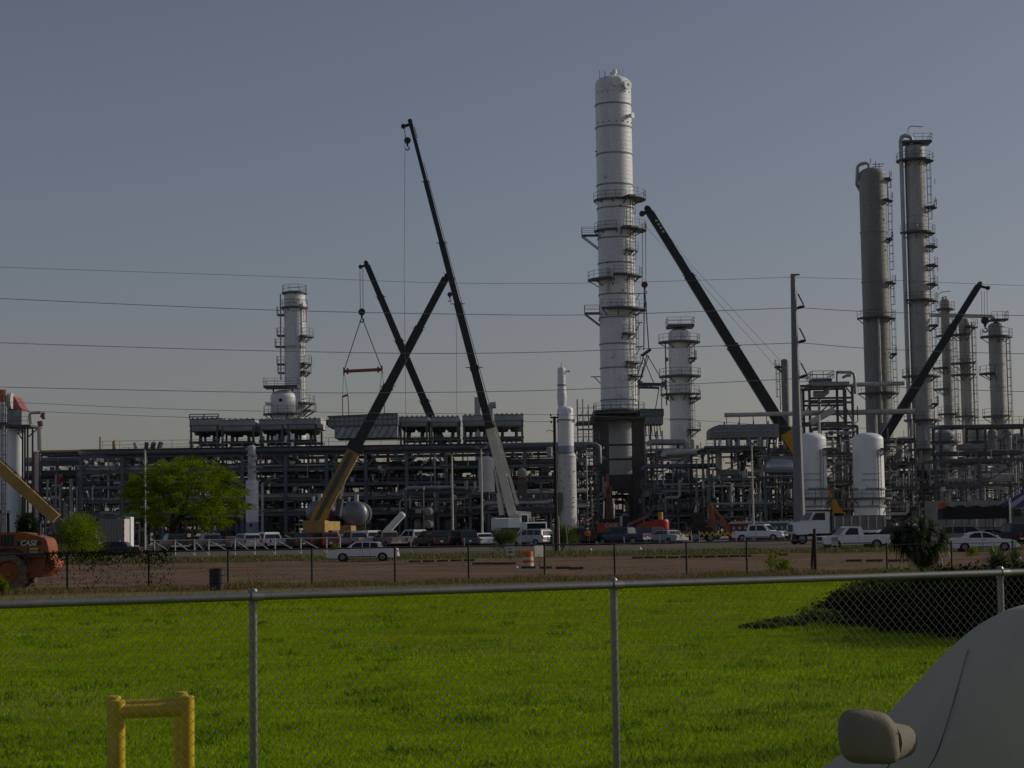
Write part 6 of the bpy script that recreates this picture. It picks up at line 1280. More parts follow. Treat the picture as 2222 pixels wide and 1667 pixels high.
# ================================================================== small things on the lot
def traffic_drum():
    Y = 111; p = gp(1146, Y); rt = thing('traffic_drum', 'orange and white striped traffic drum on the dirt lot', 'traffic drum', p); om = mat('fluorescent_orange', (.62, .13, .015), .5); r_ = .32
    zs = [0, .12, .3, .46, .62, .78, .95]
    MB().lathe([(r_ * 1.25, 0), (r_ * 1.25, .08), (r_, .1)], (p.x, Y, 0), 18).build('rubber_base', RUBBER, rt)
    for i in range(6): MB().lathe([(r_ * (1 - .015 * i), zs[i] + .01), (r_ * (1 - .015 * i), zs[i + 1])] + ([(.001, zs[i + 1])] if i == 5 else [(r_ * .96, zs[i + 1] + .01)]), (p.x, Y, 0), 18).build('band', WPAINT if i in (1, 3) else om, rt)
traffic_drum()
def board_sign(px, Y, w_, h_, z0, label, lines=(), tilt=0, post=True, top=None):
    p = gp(px, Y); rt = thing('notice_board', label, 'sign', p, rz=R(tilt)); o0 = (0, 0, 0)
    MB().b2((-w_ / 2, -.02, z0), (w_ / 2, .02, z0 + h_)).build('panel', WPAINT, rt, org=o0)
    for (zz_, hh, ww) in lines: MB().b2((-w_ * ww / 2, -.026, z0 + zz_), (w_ * ww / 2, -.022, z0 + zz_ + hh)).build('print_line', PLAST, rt, org=o0)
    if post: MB().b2((-.03, .022, 0), (.03, .07, z0 + h_ * .9)).build('post', RUST, rt, org=o0)
    if top: MB().b2((-w_ / 2, -.03, z0 + h_), (w_ / 2, .03, z0 + h_ + top)).build('header', mat('faded_blue_sign', (.30, .32, .42), .6), rt, org=o0)
board_sign(1107, 140, .56, .64, .35, 'small grey sign with dark bars beside the round bush, facing the lot', ((.18, .1, .6), (.42, .05, .55)), post=True, top=.18)
o_ = P(1168, 1196, 112)
def white_board():
    Y = 108; p = gp(1170, Y); rt = thing('notice_board', 'blank white double-panel sign beside the orange traffic drum', 'sign', p, rz=R(-28)); s = S(Y); o0 = (0, 0, 0)
    z1, z0 = Z(1168, 1182, Y) - p.z, Z(1168, 1209, Y) - p.z
    for a, b in ((-.265, -.01), (.01, .255)): MB().b2((a, -.02, z0), (b, .02, z1)).build('panel', mat('translucent_white_board', (.75, .74, .66), .6, var=.06, trans=.6), rt, org=o0, bevel=.01)
    MB().b2((-.02, .025, 0), (.02, .06, z0 + .1)).build('post', RUST, rt, org=o0)
white_board()
board_sign(1812, 150, .5, .55, .28, 'small white sign with a dark bar standing before the white pickup', ((.06, .12, .7),), post=True, top=.3)
STOPM = mat('dark_wheel_stop_concrete', (.06, .056, .05), .9, var=.3, scale=3)
def wheel_stop(px, Y, L, rz, label):
    p = gp(px, Y); mb = MB(); pr = [(-.09, 0), (.09, 0), (.06, .14), (-.06, .14)]
    A = [(-L / 2, a, b) for a, b in pr]; B = [(L / 2, a, b) for a, b in pr]; mb.add(A + B, [(0, 1, 2, 3)[::-1], (4, 5, 6, 7), (0, 4, 5, 1)[::-1], (1, 5, 6, 2)[::-1], (2, 6, 7, 3)[::-1], (3, 7, 4, 0)[::-1]])
    o = mb.build('wheel_stop', STOPM, org=(0, 0, 0)); o.location = p; o.rotation_euler = (0, 0, R(rz)); tag(o, label, 'wheel stop', 'concrete wheel stops on the dirt lot')
for px, Y, L, rz, l in ((1147, 110, .75, -2, 'wheel stop right in front of the striped traffic drum'), (1184, 108.5, .7, -2, 'wheel stop between the traffic drum and the blank white sign'), (1222, 107, .8, -4, 'wheel stop just right of the blank white sign'), (1250, 105, .8, -6, 'wheel stop at the right end of the traffic drum row'),
    (1853, 116, .9, -1, 'leftmost of three wheel stops before the shaggy palm'), (1897, 115, .95, -1, 'middle of three wheel stops before the shaggy palm'), (1947, 114, 1.1, -1, 'wheel stop nearest the shaggy palm'), (1698, 142, .7, 0, 'lone wheel stop by the leaning white stake'),
    (1092, 126, 1.6, 0, 'wheel stop below the small grey sign'), (1045, 127, 1.2, 0, 'wheel stop left of the small grey sign')):
    wheel_stop(px, Y, L, rz, l)
for k, px in enumerate((1383, 1408, 1434, 1461, 1488, 1514, 1541, 1568, 1594, 1619)): wheel_stop(px, 139 + (k % 3) * .4, .75, 0, ['first', 'second', 'third', 'fourth', 'fifth', 'sixth', 'seventh', 'eighth', 'ninth', 'tenth'][k] + ' wheel stop from the left along the verge edge behind the traffic drum')
for k, px in enumerate((900, 930, 960, 990, 1018)): wheel_stop(px, 138 + .3 * k, .8, 0, ['first', 'second', 'third', 'fourth', 'fifth'][k] + ' wheel stop right of the old silver sedan, along the verge')
def stake(px, Y, h, lean, label, m_=WPAINT, w_=.09):
    p = gp(px, Y); o = MB().bar(p, p + Vector((lean, 0, h)), w_).build('wooden_stake', m_, org=p); tag(o, label, 'stake', 'pale stakes along the verge')
for a in ((1233, 166, 2.3, -.15, 'tall pale stake in front of the bush right of the wooden pole'), (1120, 158, 2.2, .55, 'leaning pale stake beside the small grey sign'), (1130, 160, 1.7, 0, 'short upright stake behind the leaning one'), (892, 162, 1.4, 0, 'pale stake right of the old silver sedan'), (1008, 163, 1.4, 0, 'pale stake left of the round bush by the lamp posts'),
    (1357, 163, 1.3, -.1, 'pale stake in front of the blue pickup'), (1432, 163, 1.3, 0, 'pale stake in front of the silver sedan'), (1503, 163, 1.3, 0, 'pale stake left of the yellow tape'), (1613, 163, 1.2, .2, 'pale stake before the white pickup and toilets'), (1713, 158, 1.5, .25, 'bent pale stake near the tapered steel pole')): stake(*a)
for px, Y, l in ((1282, 163, 'white stone marker on the verge right of the wooden pole'), (1389, 166, 'small white marker on the verge in front of the blue pickup'), (1122, 112, 'tiny white stone left of the traffic drum')):
    p = gp(px, Y); o = MB().lathe([(a_ * (.45 if Y < 120 else 1), b_ * (.4 if Y < 120 else 1)) for a_, b_ in ((.12, 0), (.14, .12), (.08, .3), (.001, .36))], (p.x, Y, p.z), 9, sharp=False).build('marker_stone', WHITE2, org=p); tag(o, l, 'stone')
def tape():
    ym = mat('yellow_warning_tape', (.62, .55, .03), .5)
    for lab, a, b, n in (('zigzag yellow warning tape in front of the backhoe', 1517, 1597, 7), ('short zigzag of yellow warning tape right of the white pickup', 1703, 1718, 2), ('yellow warning tape left of the backhoe', 1466, 1500, 3)):
        Y = 206; rt = thing('warning_tape', lab, 'tape', gp(a, Y)); zt, zb = Z(1540, 1154, Y), Z(1540, 1164, Y)
        X = [P(a + (b - a) * i / (2 * n), 1160, Y).x for i in range(2 * n + 1)]; mb = MB()
        for i in range(2 * n): mb.bar((X[i], Y, zt if i % 2 else zb), (X[i + 1], Y, zb if i % 2 else zt), .02, .12)
        mb.build('tape', ym, rt)
        for x in (X[0], X[-1]): MB().cyl((x, Y, gz(Y)), (x, Y, zt + .1), .03, n=6).build('stake', WPAINT, rt)
tape()
o = MB().b2((P(1545, 1172, 204).x, 204, gz(204)), (P(1583, 1172, 204).x, 204.3, gz(204) + .25)).build('timber_beam', WPAINT, org=gp(1560, 204)); tag(o, 'pale timber lying on the ground below the zigzag tape', 'timber')
# rail fence with diagonals
def rail_fence():
    Y = 176; rt = thing('rail_fence', 'pale rail fence with diagonal struts in front of the left parked cars', 'fence', gp(520, Y)); pxs = [215, 260, 335, 380, 422, 453, 510, 553, 597, 653, 709, 738]
    for px in pxs: p = gp(px, Y); MB().cyl(p, p + Vector((0, 0, 1.5)), .055, n=7).build('post', WPAINT, rt)
    for a, b in zip(pxs[2:], pxs[3:]):
        p, q = gp(a, Y), gp(b, Y); MB().cyl(p + Vector((0, 0, 1.42)), q + Vector((0, 0, 1.42)), .045, n=6).build('rail', WPAINT, rt)
        if b - a > 30: MB().cyl(p + Vector((0, -.1, 1.35)), p + Vector((min(2.3, q.x - p.x), -.1, .1)), .045, n=6).build('strut', WPAINT, rt)
rail_fence()
def barrel():
    Y = 73.2; p = gp(471, Y); rt = thing('steel_drum', 'dark steel drum standing by the far fence', 'barrel', p); r_ = .285
    pr = [(r_, 0), (r_ + .012, .02), (r_, .04), (r_, .27), (r_ + .018, .29), (r_, .31), (r_, .55), (r_ + .018, .57), (r_, .59), (r_, .78), (r_ + .014, .8), (r_, .82), (r_ - .02, .82), (r_ - .02, .79), (.001, .79)]
    MB().lathe([(a, b) for a, b in pr], (p.x, Y, p.z), 24).build('drum', mat('dark_drum_paint', (.022, .020, .020), .45, metal=.2, var=.4, scale=4), rt)
barrel()
# ================================================================== wheel loader
def loader():
    Y = 76.6; p = gp(0, Y); s = S(Y); rt = thing('wheel_loader', 'orange wheel loader with big dusty tyre, cut by the left edge', 'wheel loader', p); o0 = (0, 0, 0)
    X = lambda q: q / s
    zz = lambda y_: Z(60, y_, Y) + .04
    hood = [(X(15), zz(1203)), (X(15), zz(1158)), (X(48), zz(1157)), (X(70), zz(1159)), (X(92), zz(1165)), (X(110), zz(1171)), (X(114), zz(1176)), (X(118), zz(1190)), (X(119), zz(1203))]
    MB().prism(hood, -1.05, .5).build('hood', ORANGE, rt, org=o0, bevel=.05)
    MB().prism([(X(17), zz(1187)), (X(17), zz(1163)), (X(45), zz(1163)), (X(45), zz(1187))], -1.07, -1.04).build('engine_grille', PLAST, rt, org=o0)
    for k in range(4): MB().b2((X(22) + .13 * k * 1.0, -1.09, zz(1186)), (X(22) + .13 * k + .03, -1.072, zz(1164))).build('grille_bar', DSTEEL, rt, org=o0)
    MB().prism([(X(51), zz(1187)), (X(51), zz(1178)), (X(101), zz(1176)), (X(103), zz(1186))], -1.068, -1.052).build('name_panel', mat('dark_blue_decal', (.012, .014, .03), .4), rt, org=o0)
    lettering(rt, 'CASE', (X(75.5), -1.075, zz(1181.3)), .27, mat('white_decal', (.75, .75, .78), .4), shear=.25)
    MB().prism([(X(74), zz(1203)), (X(74), zz(1190)), (X(99), zz(1190)), (X(99), zz(1203))], -1.064, -1.052).build('sticker', PLAST, rt, org=o0); MB().prism([(X(77), zz(1196)), (X(78), zz(1191)), (X(97.5), zz(1191)), (X(96.5), zz(1196))], -1.07, -1.066).build('yellow_mark', YPIPE, rt, org=o0); MB().prism([(X(77), zz(1202)), (X(77), zz(1198)), (X(97), zz(1198)), (X(97), zz(1202))], -1.07, -1.066).build('grey_mark', STEEL, rt, org=o0)
    cw = [(X(62), zz(1206)), (X(117), zz(1205)), (X(120), zz(1216)), (X(131), zz(1219)), (X(132), zz(1235)), (X(118), zz(1245)), (X(103), zz(1255)), (X(76), zz(1255)), (X(70), zz(1232))]
    MB().prism(cw, -1.0, .45).build('counterweight', mat('dusty_orange_paint', (.30, .075, .018), .6, var=.3, scale=1.5, var2=.2), rt, org=o0, bevel=.06)
    MB().prism([(X(52), zz(1205)), (X(75), zz(1213)), (X(110), zz(1212)), (X(112), zz(1206))], -1.1, -1.0).build('step_plate', RUST, rt, org=o0)
    fd = [(X(33) + .95 * math.cos(a), .75 + .95 * math.sin(a)) for a in [math.pi * (.12 + .9 * i / 12) for i in range(13)]] + [(X(33) + .88 * math.cos(a), .75 + .88 * math.sin(a)) for a in [math.pi * (1.02 - .9 * i / 12) for i in range(13)]]
    MB().prism(fd, -1.25, -.6).build('fender', PLAST, rt, org=o0)
    MB().prism([(X(14), zz(1192)), (X(14), zz(1189)), (X(47), zz(1188)), (X(47), zz(1192))], -1.2, -1.0).build('ledge', ORANGE, rt, org=o0)
    # cab at the picture's edge
    mb = MB()
    for x, y in ((X(14), -.95), (X(14), .4), (-1.3, -.95), (-1.3, .4)): mb.bar((x, y, 1.5), (x - .05, y, 3.05), .1)
    mb.b2((-1.4, -1.0, 3.02), (X(14) + .05, .45, 3.14)); mb.build('cab_frame', PLAST, rt, org=o0)
    MB().b2((-1.25, -.9, 1.5), (X(12), .35, 2.0)).build('cab_lower', ORANGE, rt, org=o0)
    MB().b2((-3.2, -.9, .7), (X(15) - .03, .4, 1.45)).build('front_frame', ORANGE, rt, org=o0, bevel=.05)
    MB().bar((-1.2, -.75, 1.8), (-3.6, -.75, .6), .25, .4).build('lift_arm', ORANGE, rt, org=o0); MB().prism([(-4.5, .15), (-4.4, 1.0), (-3.5, 1.2), (-3.3, .2)], -1.4, .9).build('bucket', DSTEEL, rt, org=o0)
    MB().tube([(X(90), -.4, zz(1166)), (X(90.5), -.4, zz(1140)), (X(91), -.4, zz(1133)), (X(93), -.4, zz(1129.5)), (X(97), -.4, zz(1128.5))], .075, 10).build('exhaust_stack', PLAST, rt, org=o0)
    R_ = .76; W_ = .55
    for x, y in ((X(33), -.92), (X(33), .6), (-2.3, -.92), (-2.3, .6)):
        tm, rm = wheel_mesh(R_ - .03, W_, 'dusty'); t = put('wheel', tm, rt, (x, y, R_)); put('rim', rm, t)
        mb = MB()
        for k in range(22):
            a = 2 * math.pi * k / 22; sd = 1 if k % 2 else -1
            c_, s_ = math.cos(a), math.sin(a); c2, s2 = math.cos(a + .11 * 1), math.sin(a + .11)
            mb.bar(((R_ - .03) * c_, sd * W_ * .44, (R_ - .03) * s_), ((R_ - .015) * c2, sd * .03, (R_ - .015) * s2), .09, .09)
            mb.bar(((R_ - .1) * c_, sd * W_ * .51, (R_ - .1) * s_), ((R_ - .02) * c_, sd * W_ * .46, (R_ - .02) * s_), .09, .05)
        mb.build('tread_lugs', DTYRE, t, org=o0)['kind'] = 'stuff'
loader()
# ================================================================== vegetation
import numpy as np
def leaves_mesh(name, pts, dirs, ln, wd, m_, seed=0, droop=.3, quads=True):
    """one mesh of many small leaf blades; pts (N,3), dirs (N,3) main direction, ln/wd arrays"""
    rs = np.random.RandomState(seed); n = len(pts); d = dirs / np.linalg.norm(dirs, axis=1, keepdims=True)
    r = rs.normal(size=(n, 3)); sd = np.cross(d, r); sd /= np.linalg.norm(sd, axis=1, keepdims=True) + 1e-9
    ln = np.broadcast_to(ln, n)[:, None]; wd = np.broadcast_to(wd, n)[:, None]
    a = pts; mid = pts + d * ln * .5; tip = pts + d * ln; tip[:, 2] -= (droop * ln)[:, 0]
    v = np.stack([a, mid + sd * wd * .5, tip, mid - sd * wd * .5], 1).reshape(-1, 3)
    me = bpy.data.meshes.new(name); me.vertices.add(len(v)); me.vertices.foreach_set('co', v.astype(np.float32).ravel())
    me.loops.add(n * 4); me.loops.foreach_set('vertex_index', np.arange(n * 4, dtype=np.int32)); me.polygons.add(n); me.polygons.foreach_set('loop_start', np.arange(0, n * 4, 4, dtype=np.int32)); me.polygons.foreach_set('loop_total', np.full(n, 4, dtype=np.int32))
    me.materials.append(m_); me.update(calc_edges=True); me.validate(); return me
def clump_points(rs, clumps, n, shell=.55):
    """clumps: (cx,cy,cz,rx,ry,rz); points biased to the outside of each"""
    w_ = np.array([c[3] * c[4] * c[5] for c in clumps]) ** .62; w_ /= w_.sum(); idx = rs.choice(len(clumps), n, p=w_); C = np.array(clumps)[idx]
    u = rs.normal(size=(n, 3)); u /= np.linalg.norm(u, axis=1, keepdims=True); r = (shell + (1 - shell) * rs.rand(n)) ** 1.0 * (1 + .18 * rs.normal(size=n)); return C[:, :3] + u * C[:, 3:] * r[:, None], u
def branches(mb, p, d, L, r_, depth, rg, spread=.6):
    q = p + d * L; mid = p.lerp(q, .5) + Vector((rg.uniform(-.1, .1) * L, rg.uniform(-.1, .1) * L, 0)); mb.tube([p, mid, q], r_, 6) if depth < 2 else mb.cyl(p, q, r_, r_ * .6, n=5, caps=False)
    if depth >= 4: return
    for k in range(rg.choice([2, 3])):
        e = (d + Vector((rg.uniform(-spread, spread), rg.uniform(-spread, spread), rg.uniform(-.15, .35)))).normalized(); branches(mb, q, e, L * rg.uniform(.6, .8), r_ * .6, depth + 1, rg, spread)
# --- big feathery tree
def big_tree():
    Y = 224; p = gp(372, Y); s = S(Y); rt = thing('green_tree', 'big bright green feathery tree with leaning trunk, left of the parked pickups', 'tree', p); rg = random.Random(5); rs = np.random.RandomState(5)
    g = p.z; W = lambda px, py, dy=0: Vector((P(px, py, Y).x, Y + dy, P(px, py, Y).z))
    mb = MB(); base = Vector(p)
    fork = W(388, 1125); mb.tube([base, W(376, 1142), fork], .28, 9); mb.tube([W(370, 1160), W(372, 1140), W(374, 1112, .3), W(366, 1085, .5)], .22, 8)
    for tgt in ((425, 1100), (455, 1080), (405, 1070), (440, 1120)): mb.tube([fork, fork.lerp(W(*tgt, rg.uniform(-1.5, 1.5)), .5) + Vector((0, 0, -.2)), W(*tgt, rg.uniform(-2, 2))], .13, 7)
    for tgt in ((340, 1060), (320, 1090), (385, 1050), (350, 1100)): mb.tube([W(366, 1085, .5), W((366 + tgt[0]) / 2, (1085 + tgt[1]) / 2 + 3), W(*tgt, rg.uniform(-2, 2))], .11, 7)
    for tgt in ((480, 1075), (500, 1100), (445, 1050), (420, 1035)): mb.tube([W(440, 1095), W((440 + tgt[0]) / 2, (1095 + tgt[1]) / 2), W(*tgt, rg.uniform(-2, 2))], .07, 6)
    mb.build('trunk', BARK, rt)
    poly = [(388, 1001), (420, 998), (451, 1003), (470, 1012), (492, 1020), (505, 1040), (529, 1060), (520, 1078), (534, 1098), (520, 1118), (505, 1120), (492, 1138), (462, 1132), (440, 1148), (422, 1132), (400, 1128), (385, 1122), (360, 1128), (345, 1142), (322, 1128), (304, 1134), (290, 1112), (276, 1109), (284, 1090), (268, 1077), (290, 1062), (285, 1045), (312, 1030), (318, 1016), (345, 1018), (360, 1006)]
    def inside(x, y):
        c = False
        for (x1, y1), (x2, y2) in zip(poly, poly[1:] + poly[:1]):
            if (y1 > y) != (y2 > y) and x < (x2 - x1) * (y - y1) / (y2 - y1) + x1: c = not c
        return c
    cl = []; k = 0
    while len(cl) < 230:
        x, y = rg.uniform(266, 536), rg.uniform(996, 1150)
        if not inside(x, y): continue
        e = rg.uniform(7, 17); q = W(x, y, rg.gauss(0, 2.2)); cl.append((q.x, q.y, q.z, e / s * 1.35, e / s * 1.3, e / s * rg.uniform(.45, .8)))
    for i_ in range(len(poly)):   # sprays running out past the outline
        (x1, y1), (x2, y2) = poly[i_], poly[(i_ + 1) % len(poly)]
        for t in range(2):
            f = rg.random(); x, y = x1 + (x2 - x1) * f, y1 + (y2 - y1) * f; q = W(x + (x - 404) * .03, y + (y - 1075) * .03, rg.uniform(-2, 2)); e = rg.uniform(3, 7); cl.append((q.x, q.y, q.z, e / s * 1.5, e / s, e / s * .7))
    n = 46000; pts, u = clump_points(rs, cl, n, .15); ctr = np.array(W(404, 1085)); out = pts - ctr; out /= np.linalg.norm(out, axis=1, keepdims=True); d = out * .9 + u * .5 + rs.normal(size=(n, 3)) * .45 + np.array([0, 0, .1])
    put('crown', leaves_mesh('crown', pts - np.array(p), d, .14 + .42 * rs.rand(n) ** 2, .035 + .06 * rs.rand(n), LEAFT, 1, .15), rt)
big_tree()
def bush(name, label, px, Y, wpx, top, m_, n, seed, ln=(.1, .25), wd=(.03, .07), depth=.8, cat='bush', up=.3, stems=True, base=None, shell=.4, lumps=9, droop=.2):
    rs = np.random.RandomState(seed); rg = random.Random(seed); p = gp(px, Y); s = S(Y); w_ = wpx / s; h = Z(px, top, Y) - p.z; rt = thing(name, label, cat, p); cl = []
    for k in range(lumps):
        a = rg.uniform(0, 2 * math.pi); rr_ = rg.uniform(.1, .5); f = rg.uniform(.35, .62); cl.append((w_ * .5 * rr_ * 1.3 * math.cos(a), w_ * .5 * depth * rr_ * 1.3 * math.sin(a), h * rg.uniform(.32, .72), w_ * .5 * f, w_ * .5 * f * depth, h * .32 * rg.uniform(.7, 1.1)))
    pts, u = clump_points(rs, cl, n, shell); pts[:, 2] = np.abs(pts[:, 2]) + .02; d = u + np.array([0, 0, up]) + rs.normal(size=(n, 3)) * .5
    put('foliage', leaves_mesh('foliage', pts, d, ln[0] + (ln[1] - ln[0]) * rs.rand(n), wd[0] + (wd[1] - wd[0]) * rs.rand(n), m_, seed, droop), rt)
    if stems:
        mb = MB()
        for k in range(7): a = rg.uniform(0, 6.28); mb.tube([(0, 0, 0), (.12 * w_ * math.cos(a), .12 * w_ * math.sin(a), h * .3), (.3 * w_ * math.cos(a), .3 * w_ * math.sin(a), h * .65)], .03, 5)
        mb.build('stems', BARK, rt, org=(0, 0, 0))
    return rt
bush('leafy_bush', 'loose yellow-green bush behind the loader and box trailer', 168, 152, 128, 1112, LEAFT, 7000, 21, (.12, .32), (.03, .07), lumps=14)
bush('round_bush', 'round green bush left of the small grey sign', 1096, 176, 70, 1150, LEAFM, 5000, 22, (.08, .2), (.03, .06), lumps=12)
bush('round_bush', 'round green bush around the foot of the wooden utility pole', 1220, 176, 72, 1133, LEAFM, 6000, 23, (.1, .24), (.03, .06), lumps=12, up=.6)
bush('dark_shrub', 'dark shrub in front of the left heater vessel, above the loader', 55, 160, 62, 1112, LEAFD, 3500, 24, (.15, .4), (.04, .08), lumps=10, up=.6)
bush('leafy_bush', 'small bright weed clump beside the loader tyre, at the left edge', 6, 70, 26, 1252, LEAFT, 500, 25, (.08, .2), (.02, .045), lumps=6, up=.8)
# --- shaggy palm and yucca
def blades(name, rs, origin, n, L, W_, m_, el=(-.6, 1.2), bend=.5, seg=4):
    mb = MB()
    for k in range(n):
        a = rs.uniform(0, 2 * math.pi); e = rs.uniform(*el); d = Vector((math.cos(a) * math.cos(e), math.sin(a) * math.cos(e), math.sin(e))); l = L * rs.uniform(.65, 1.1); w0 = W_ * rs.uniform(.7, 1.2); sd = d.cross(Vector((0, 0, 1))).normalized(); p = Vector(origin) + d * .05; vs = []
        for i in range(seg + 1):
            t = i / seg; q = p + d * (l * t) + Vector((0, 0, -bend * l * t * t * rs.uniform(.6, 1.2))); ww = w0 * (1 - t) ** .7 * .5 + .002; vs += [q - sd * ww, q + sd * ww + Vector((0, 0, ww * .3))]
        mb.add(vs, [(2 * i, 2 * i + 1, 2 * i + 3, 2 * i + 2) for i in range(seg)])
    return mb
def shaggy_palm():
    Y = 92; p = gp(2000, Y); rt = thing('shaggy_palm', 'shaggy palm with drooping sword leaves in front of the white cars', 'palm', p); rs = random.Random(9); s = S(Y); W = lambda px, py, dy=0: P(px, py, Y) + Vector((0, dy, 0)); o0 = wl(rt)
    heads = [(1972, 1150, 0), (2022, 1146, .2), (1997, 1165, -.3), (1948, 1166, .2), (2045, 1165, 0), (2000, 1140, .3), (1962, 1178, -.2), (2030, 1180, -.2), (1985, 1185, -.3), (2012, 1192, -.3)]
    mb = MB()
    for h in heads: mb.tube([p + Vector((rs.uniform(-.12, .12), 0, 0)), p.lerp(W(*h), .5) + Vector((0, 0, -.1)), W(*h)], .08, 7)
    mb.build('trunk', BARK, rt)
    for i, h in enumerate(heads):
        mb = blades('x', rs, W(*h), 95, .85, .07, None, (-1.1, 1.35) if i < 6 else (-1.3, .6), .4); mb.build('leaf_head', PALML if i % 3 else LEAFD, rt)
    for px, py, n_, m2 in ((1990, 1196, 70, DRYL), (2008, 1206, 80, LEAFD), (1996, 1216, 70, PALML), (2014, 1220, 50, DRYL)): blades('x', rs, W(px, py, -.1), n_, .62, .06, None, (-1.4, .3), .3).build('dead_leaf_skirt', m2, rt)
    MB().bar(W(2020, 1234), W(2021, 1212), .1, .05).build('pale_leaf_base', WPAINT, rt)
shaggy_palm()
def yucca(label, px, Y, L, n, seed, m_=LEAFD, zoff=.3, hs=4, name='sword_leaf_clump'):
    p = gp(px, Y); rt = thing(name, label, 'plant', p); rs = random.Random(seed)
    for k in range(hs): o = p + Vector((rs.uniform(-.7, .7), rs.uniform(-.4, .4), rs.uniform(.1, zoff))); blades('x', rs, o, n, L * rs.uniform(.8, 1.2), .055, None, (-.1, 1.4), .4).build('leaf_head', m_, rt)
yucca('dark sword-leaf clump at the right edge behind the near fence', 2195, 77, .95, 90, 31, PALML, .5, 6)
yucca('dark spiky plant among the far fence vines behind the loader', 50, 156, 1.3, 60, 32, LEAFD, 1.6, 3)
def sapling(px, Y, top, label, seed):
    p = gp(px, Y); h = Z(px, top, Y) - p.z; rt = thing('sapling', label, 'sapling', p); rs = np.random.RandomState(seed); rg = random.Random(seed); mb = MB(); tips = []
    for k in range(4): t = (rg.uniform(-.35, .35), rg.uniform(-.2, .2), h * rg.uniform(.6, 1)); mb.tube([(0, 0, 0), (t[0] * .4, t[1] * .4, t[2] * .5), t], .012, 5); tips.append(t)
    mb.build('stems', BARK, rt, org=(0, 0, 0)); n = 260; T = np.array(tips)[rs.randint(0, 4, n)]; f = .4 + .6 * rs.rand(n); pts = T * f[:, None] + rs.normal(size=(n, 3)) * .09; put('foliage', leaves_mesh('foliage', pts, rs.normal(size=(n, 3)) + np.array([0, 0, .5]), .06 + .1 * rs.rand(n), .03 + .03 * rs.rand(n), LEAFT, seed), rt)
sapling(1672, 84, 1192, 'bright green sapling left of its taller twin at the far fence', 41); sapling(1692, 85, 1206, 'low bright green sapling beside the thick far fence post', 42); sapling(1708, 85, 1212, 'smallest bright sapling right beside the thick far fence post', 43)
for k, (px, l) in enumerate(((2108, 'yellow-green weed below the rear wheel of the sleek white sedan'), (2164, 'yellow-green weed below the front wheel of the sleek white sedan'), (732, 'bright weed tuft at the nose of the old silver sedan'))):
    bush('weed_tuft', l, px, 118 if px > 1000 else 150, 30, 1184 if px < 2000 else 1186, LEAFT, 500, 50 + k, (.08, .25), (.02, .05), cat='weed', up=.9, stems=False, lumps=5)
# --- shrubs on the lawn at the right, with low dark foliage added to deepen their shadow
def lawn_shrubs_and_shade_fill():
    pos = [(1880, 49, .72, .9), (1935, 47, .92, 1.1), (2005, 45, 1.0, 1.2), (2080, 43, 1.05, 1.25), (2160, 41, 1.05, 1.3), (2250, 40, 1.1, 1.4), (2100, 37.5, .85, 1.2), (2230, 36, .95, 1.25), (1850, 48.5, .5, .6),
           (1905, 43.5, .6, 1.0), (1975, 40.5, .65, 1.1), (2040, 36.6, .55, 1.0), (2140, 34.6, .6, 1.1), (2230, 33.2, .6, 1.1), (1835, 43.5, .4, .8), (1770, 41.2, .26, .7), (1705, 39.6, .15, .55), (1900, 39.2, .4, .9), (1960, 36.9, .3, .8), (1655, 38.8, .09, .45)]  # this row is added: low foliage shaped as the shadow patch and its tip
    for k, (px, Y, h, w_) in enumerate(pos):
        names = ['small leafy shrub at the left end of the lawn shrubs', 'lit leafy shrub second from the left on the lawn', 'leafy shrub third from the left on the lawn', 'dark leafy shrub fourth from the left on the lawn', 'dark leafy shrub before the near fence post at the right', 'dark leafy shrub cut by the right edge, rear', 'dark leafy shrub in front of the fourth one, nearer the camera', 'dark leafy shrub cut by the right edge, nearest the covered car', 'small leafy tuft behind the left end of the lawn shrubs', 'low dark leaf clump added as shade before the second lit shrub', 'low dark leaf clump added as shade before the third shrub', 'low dark leaf clump added as shade near the middle of the shadowed patch', 'low dark leaf clump added as shade beside the covered car roof', 'low dark leaf clump added as shade at the right edge above the covered car', 'low dark leaf mound added as shade left of the lit shrubs', 'creeping tuft standing in for shadow, further left along the dark tip', 'flat creeping tuft standing in for shadow near the pointed left tip', 'low dark leaf mound added as shade at the front edge of the dark patch', 'front creeping tuft standing in for shadow, nearest the camera in the dark patch', 'flattest tuft standing in for shadow at the very tip of the dark patch']
        p = gp(px, Y); rs = np.random.RandomState(60 + k); rg = random.Random(60 + k); rt = thing('shrub_or_shade_fill', names[k], 'shrub', p, 'leafy shrubs on the lawn')
        cl = [(rg.uniform(-.5, .5) * w_, rg.uniform(-.5, .5) * w_, h * rg.uniform(.3, .7), w_ * .5, w_ * .5, h * .36) for _ in range(8)]; n = 5200 if k < 14 else 1800; pts, u = clump_points(rs, cl, n, .35); pts[:, 2] = np.abs(pts[:, 2]); d = u + rs.normal(size=(n, 3)) * .6 + np.array([0, 0, .2])
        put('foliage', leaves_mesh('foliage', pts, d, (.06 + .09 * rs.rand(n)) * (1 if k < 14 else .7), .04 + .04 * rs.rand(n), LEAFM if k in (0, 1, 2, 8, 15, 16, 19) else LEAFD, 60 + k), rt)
        mb = MB(); [mb.tube([(0, 0, 0), (rg.uniform(-.3, .3) * w_, rg.uniform(-.3, .3) * w_, h * .6)], .02, 5) for _ in range(6)]; mb.build('stems', BARK, rt, org=(0, 0, 0))
lawn_shrubs_and_shade_fill()
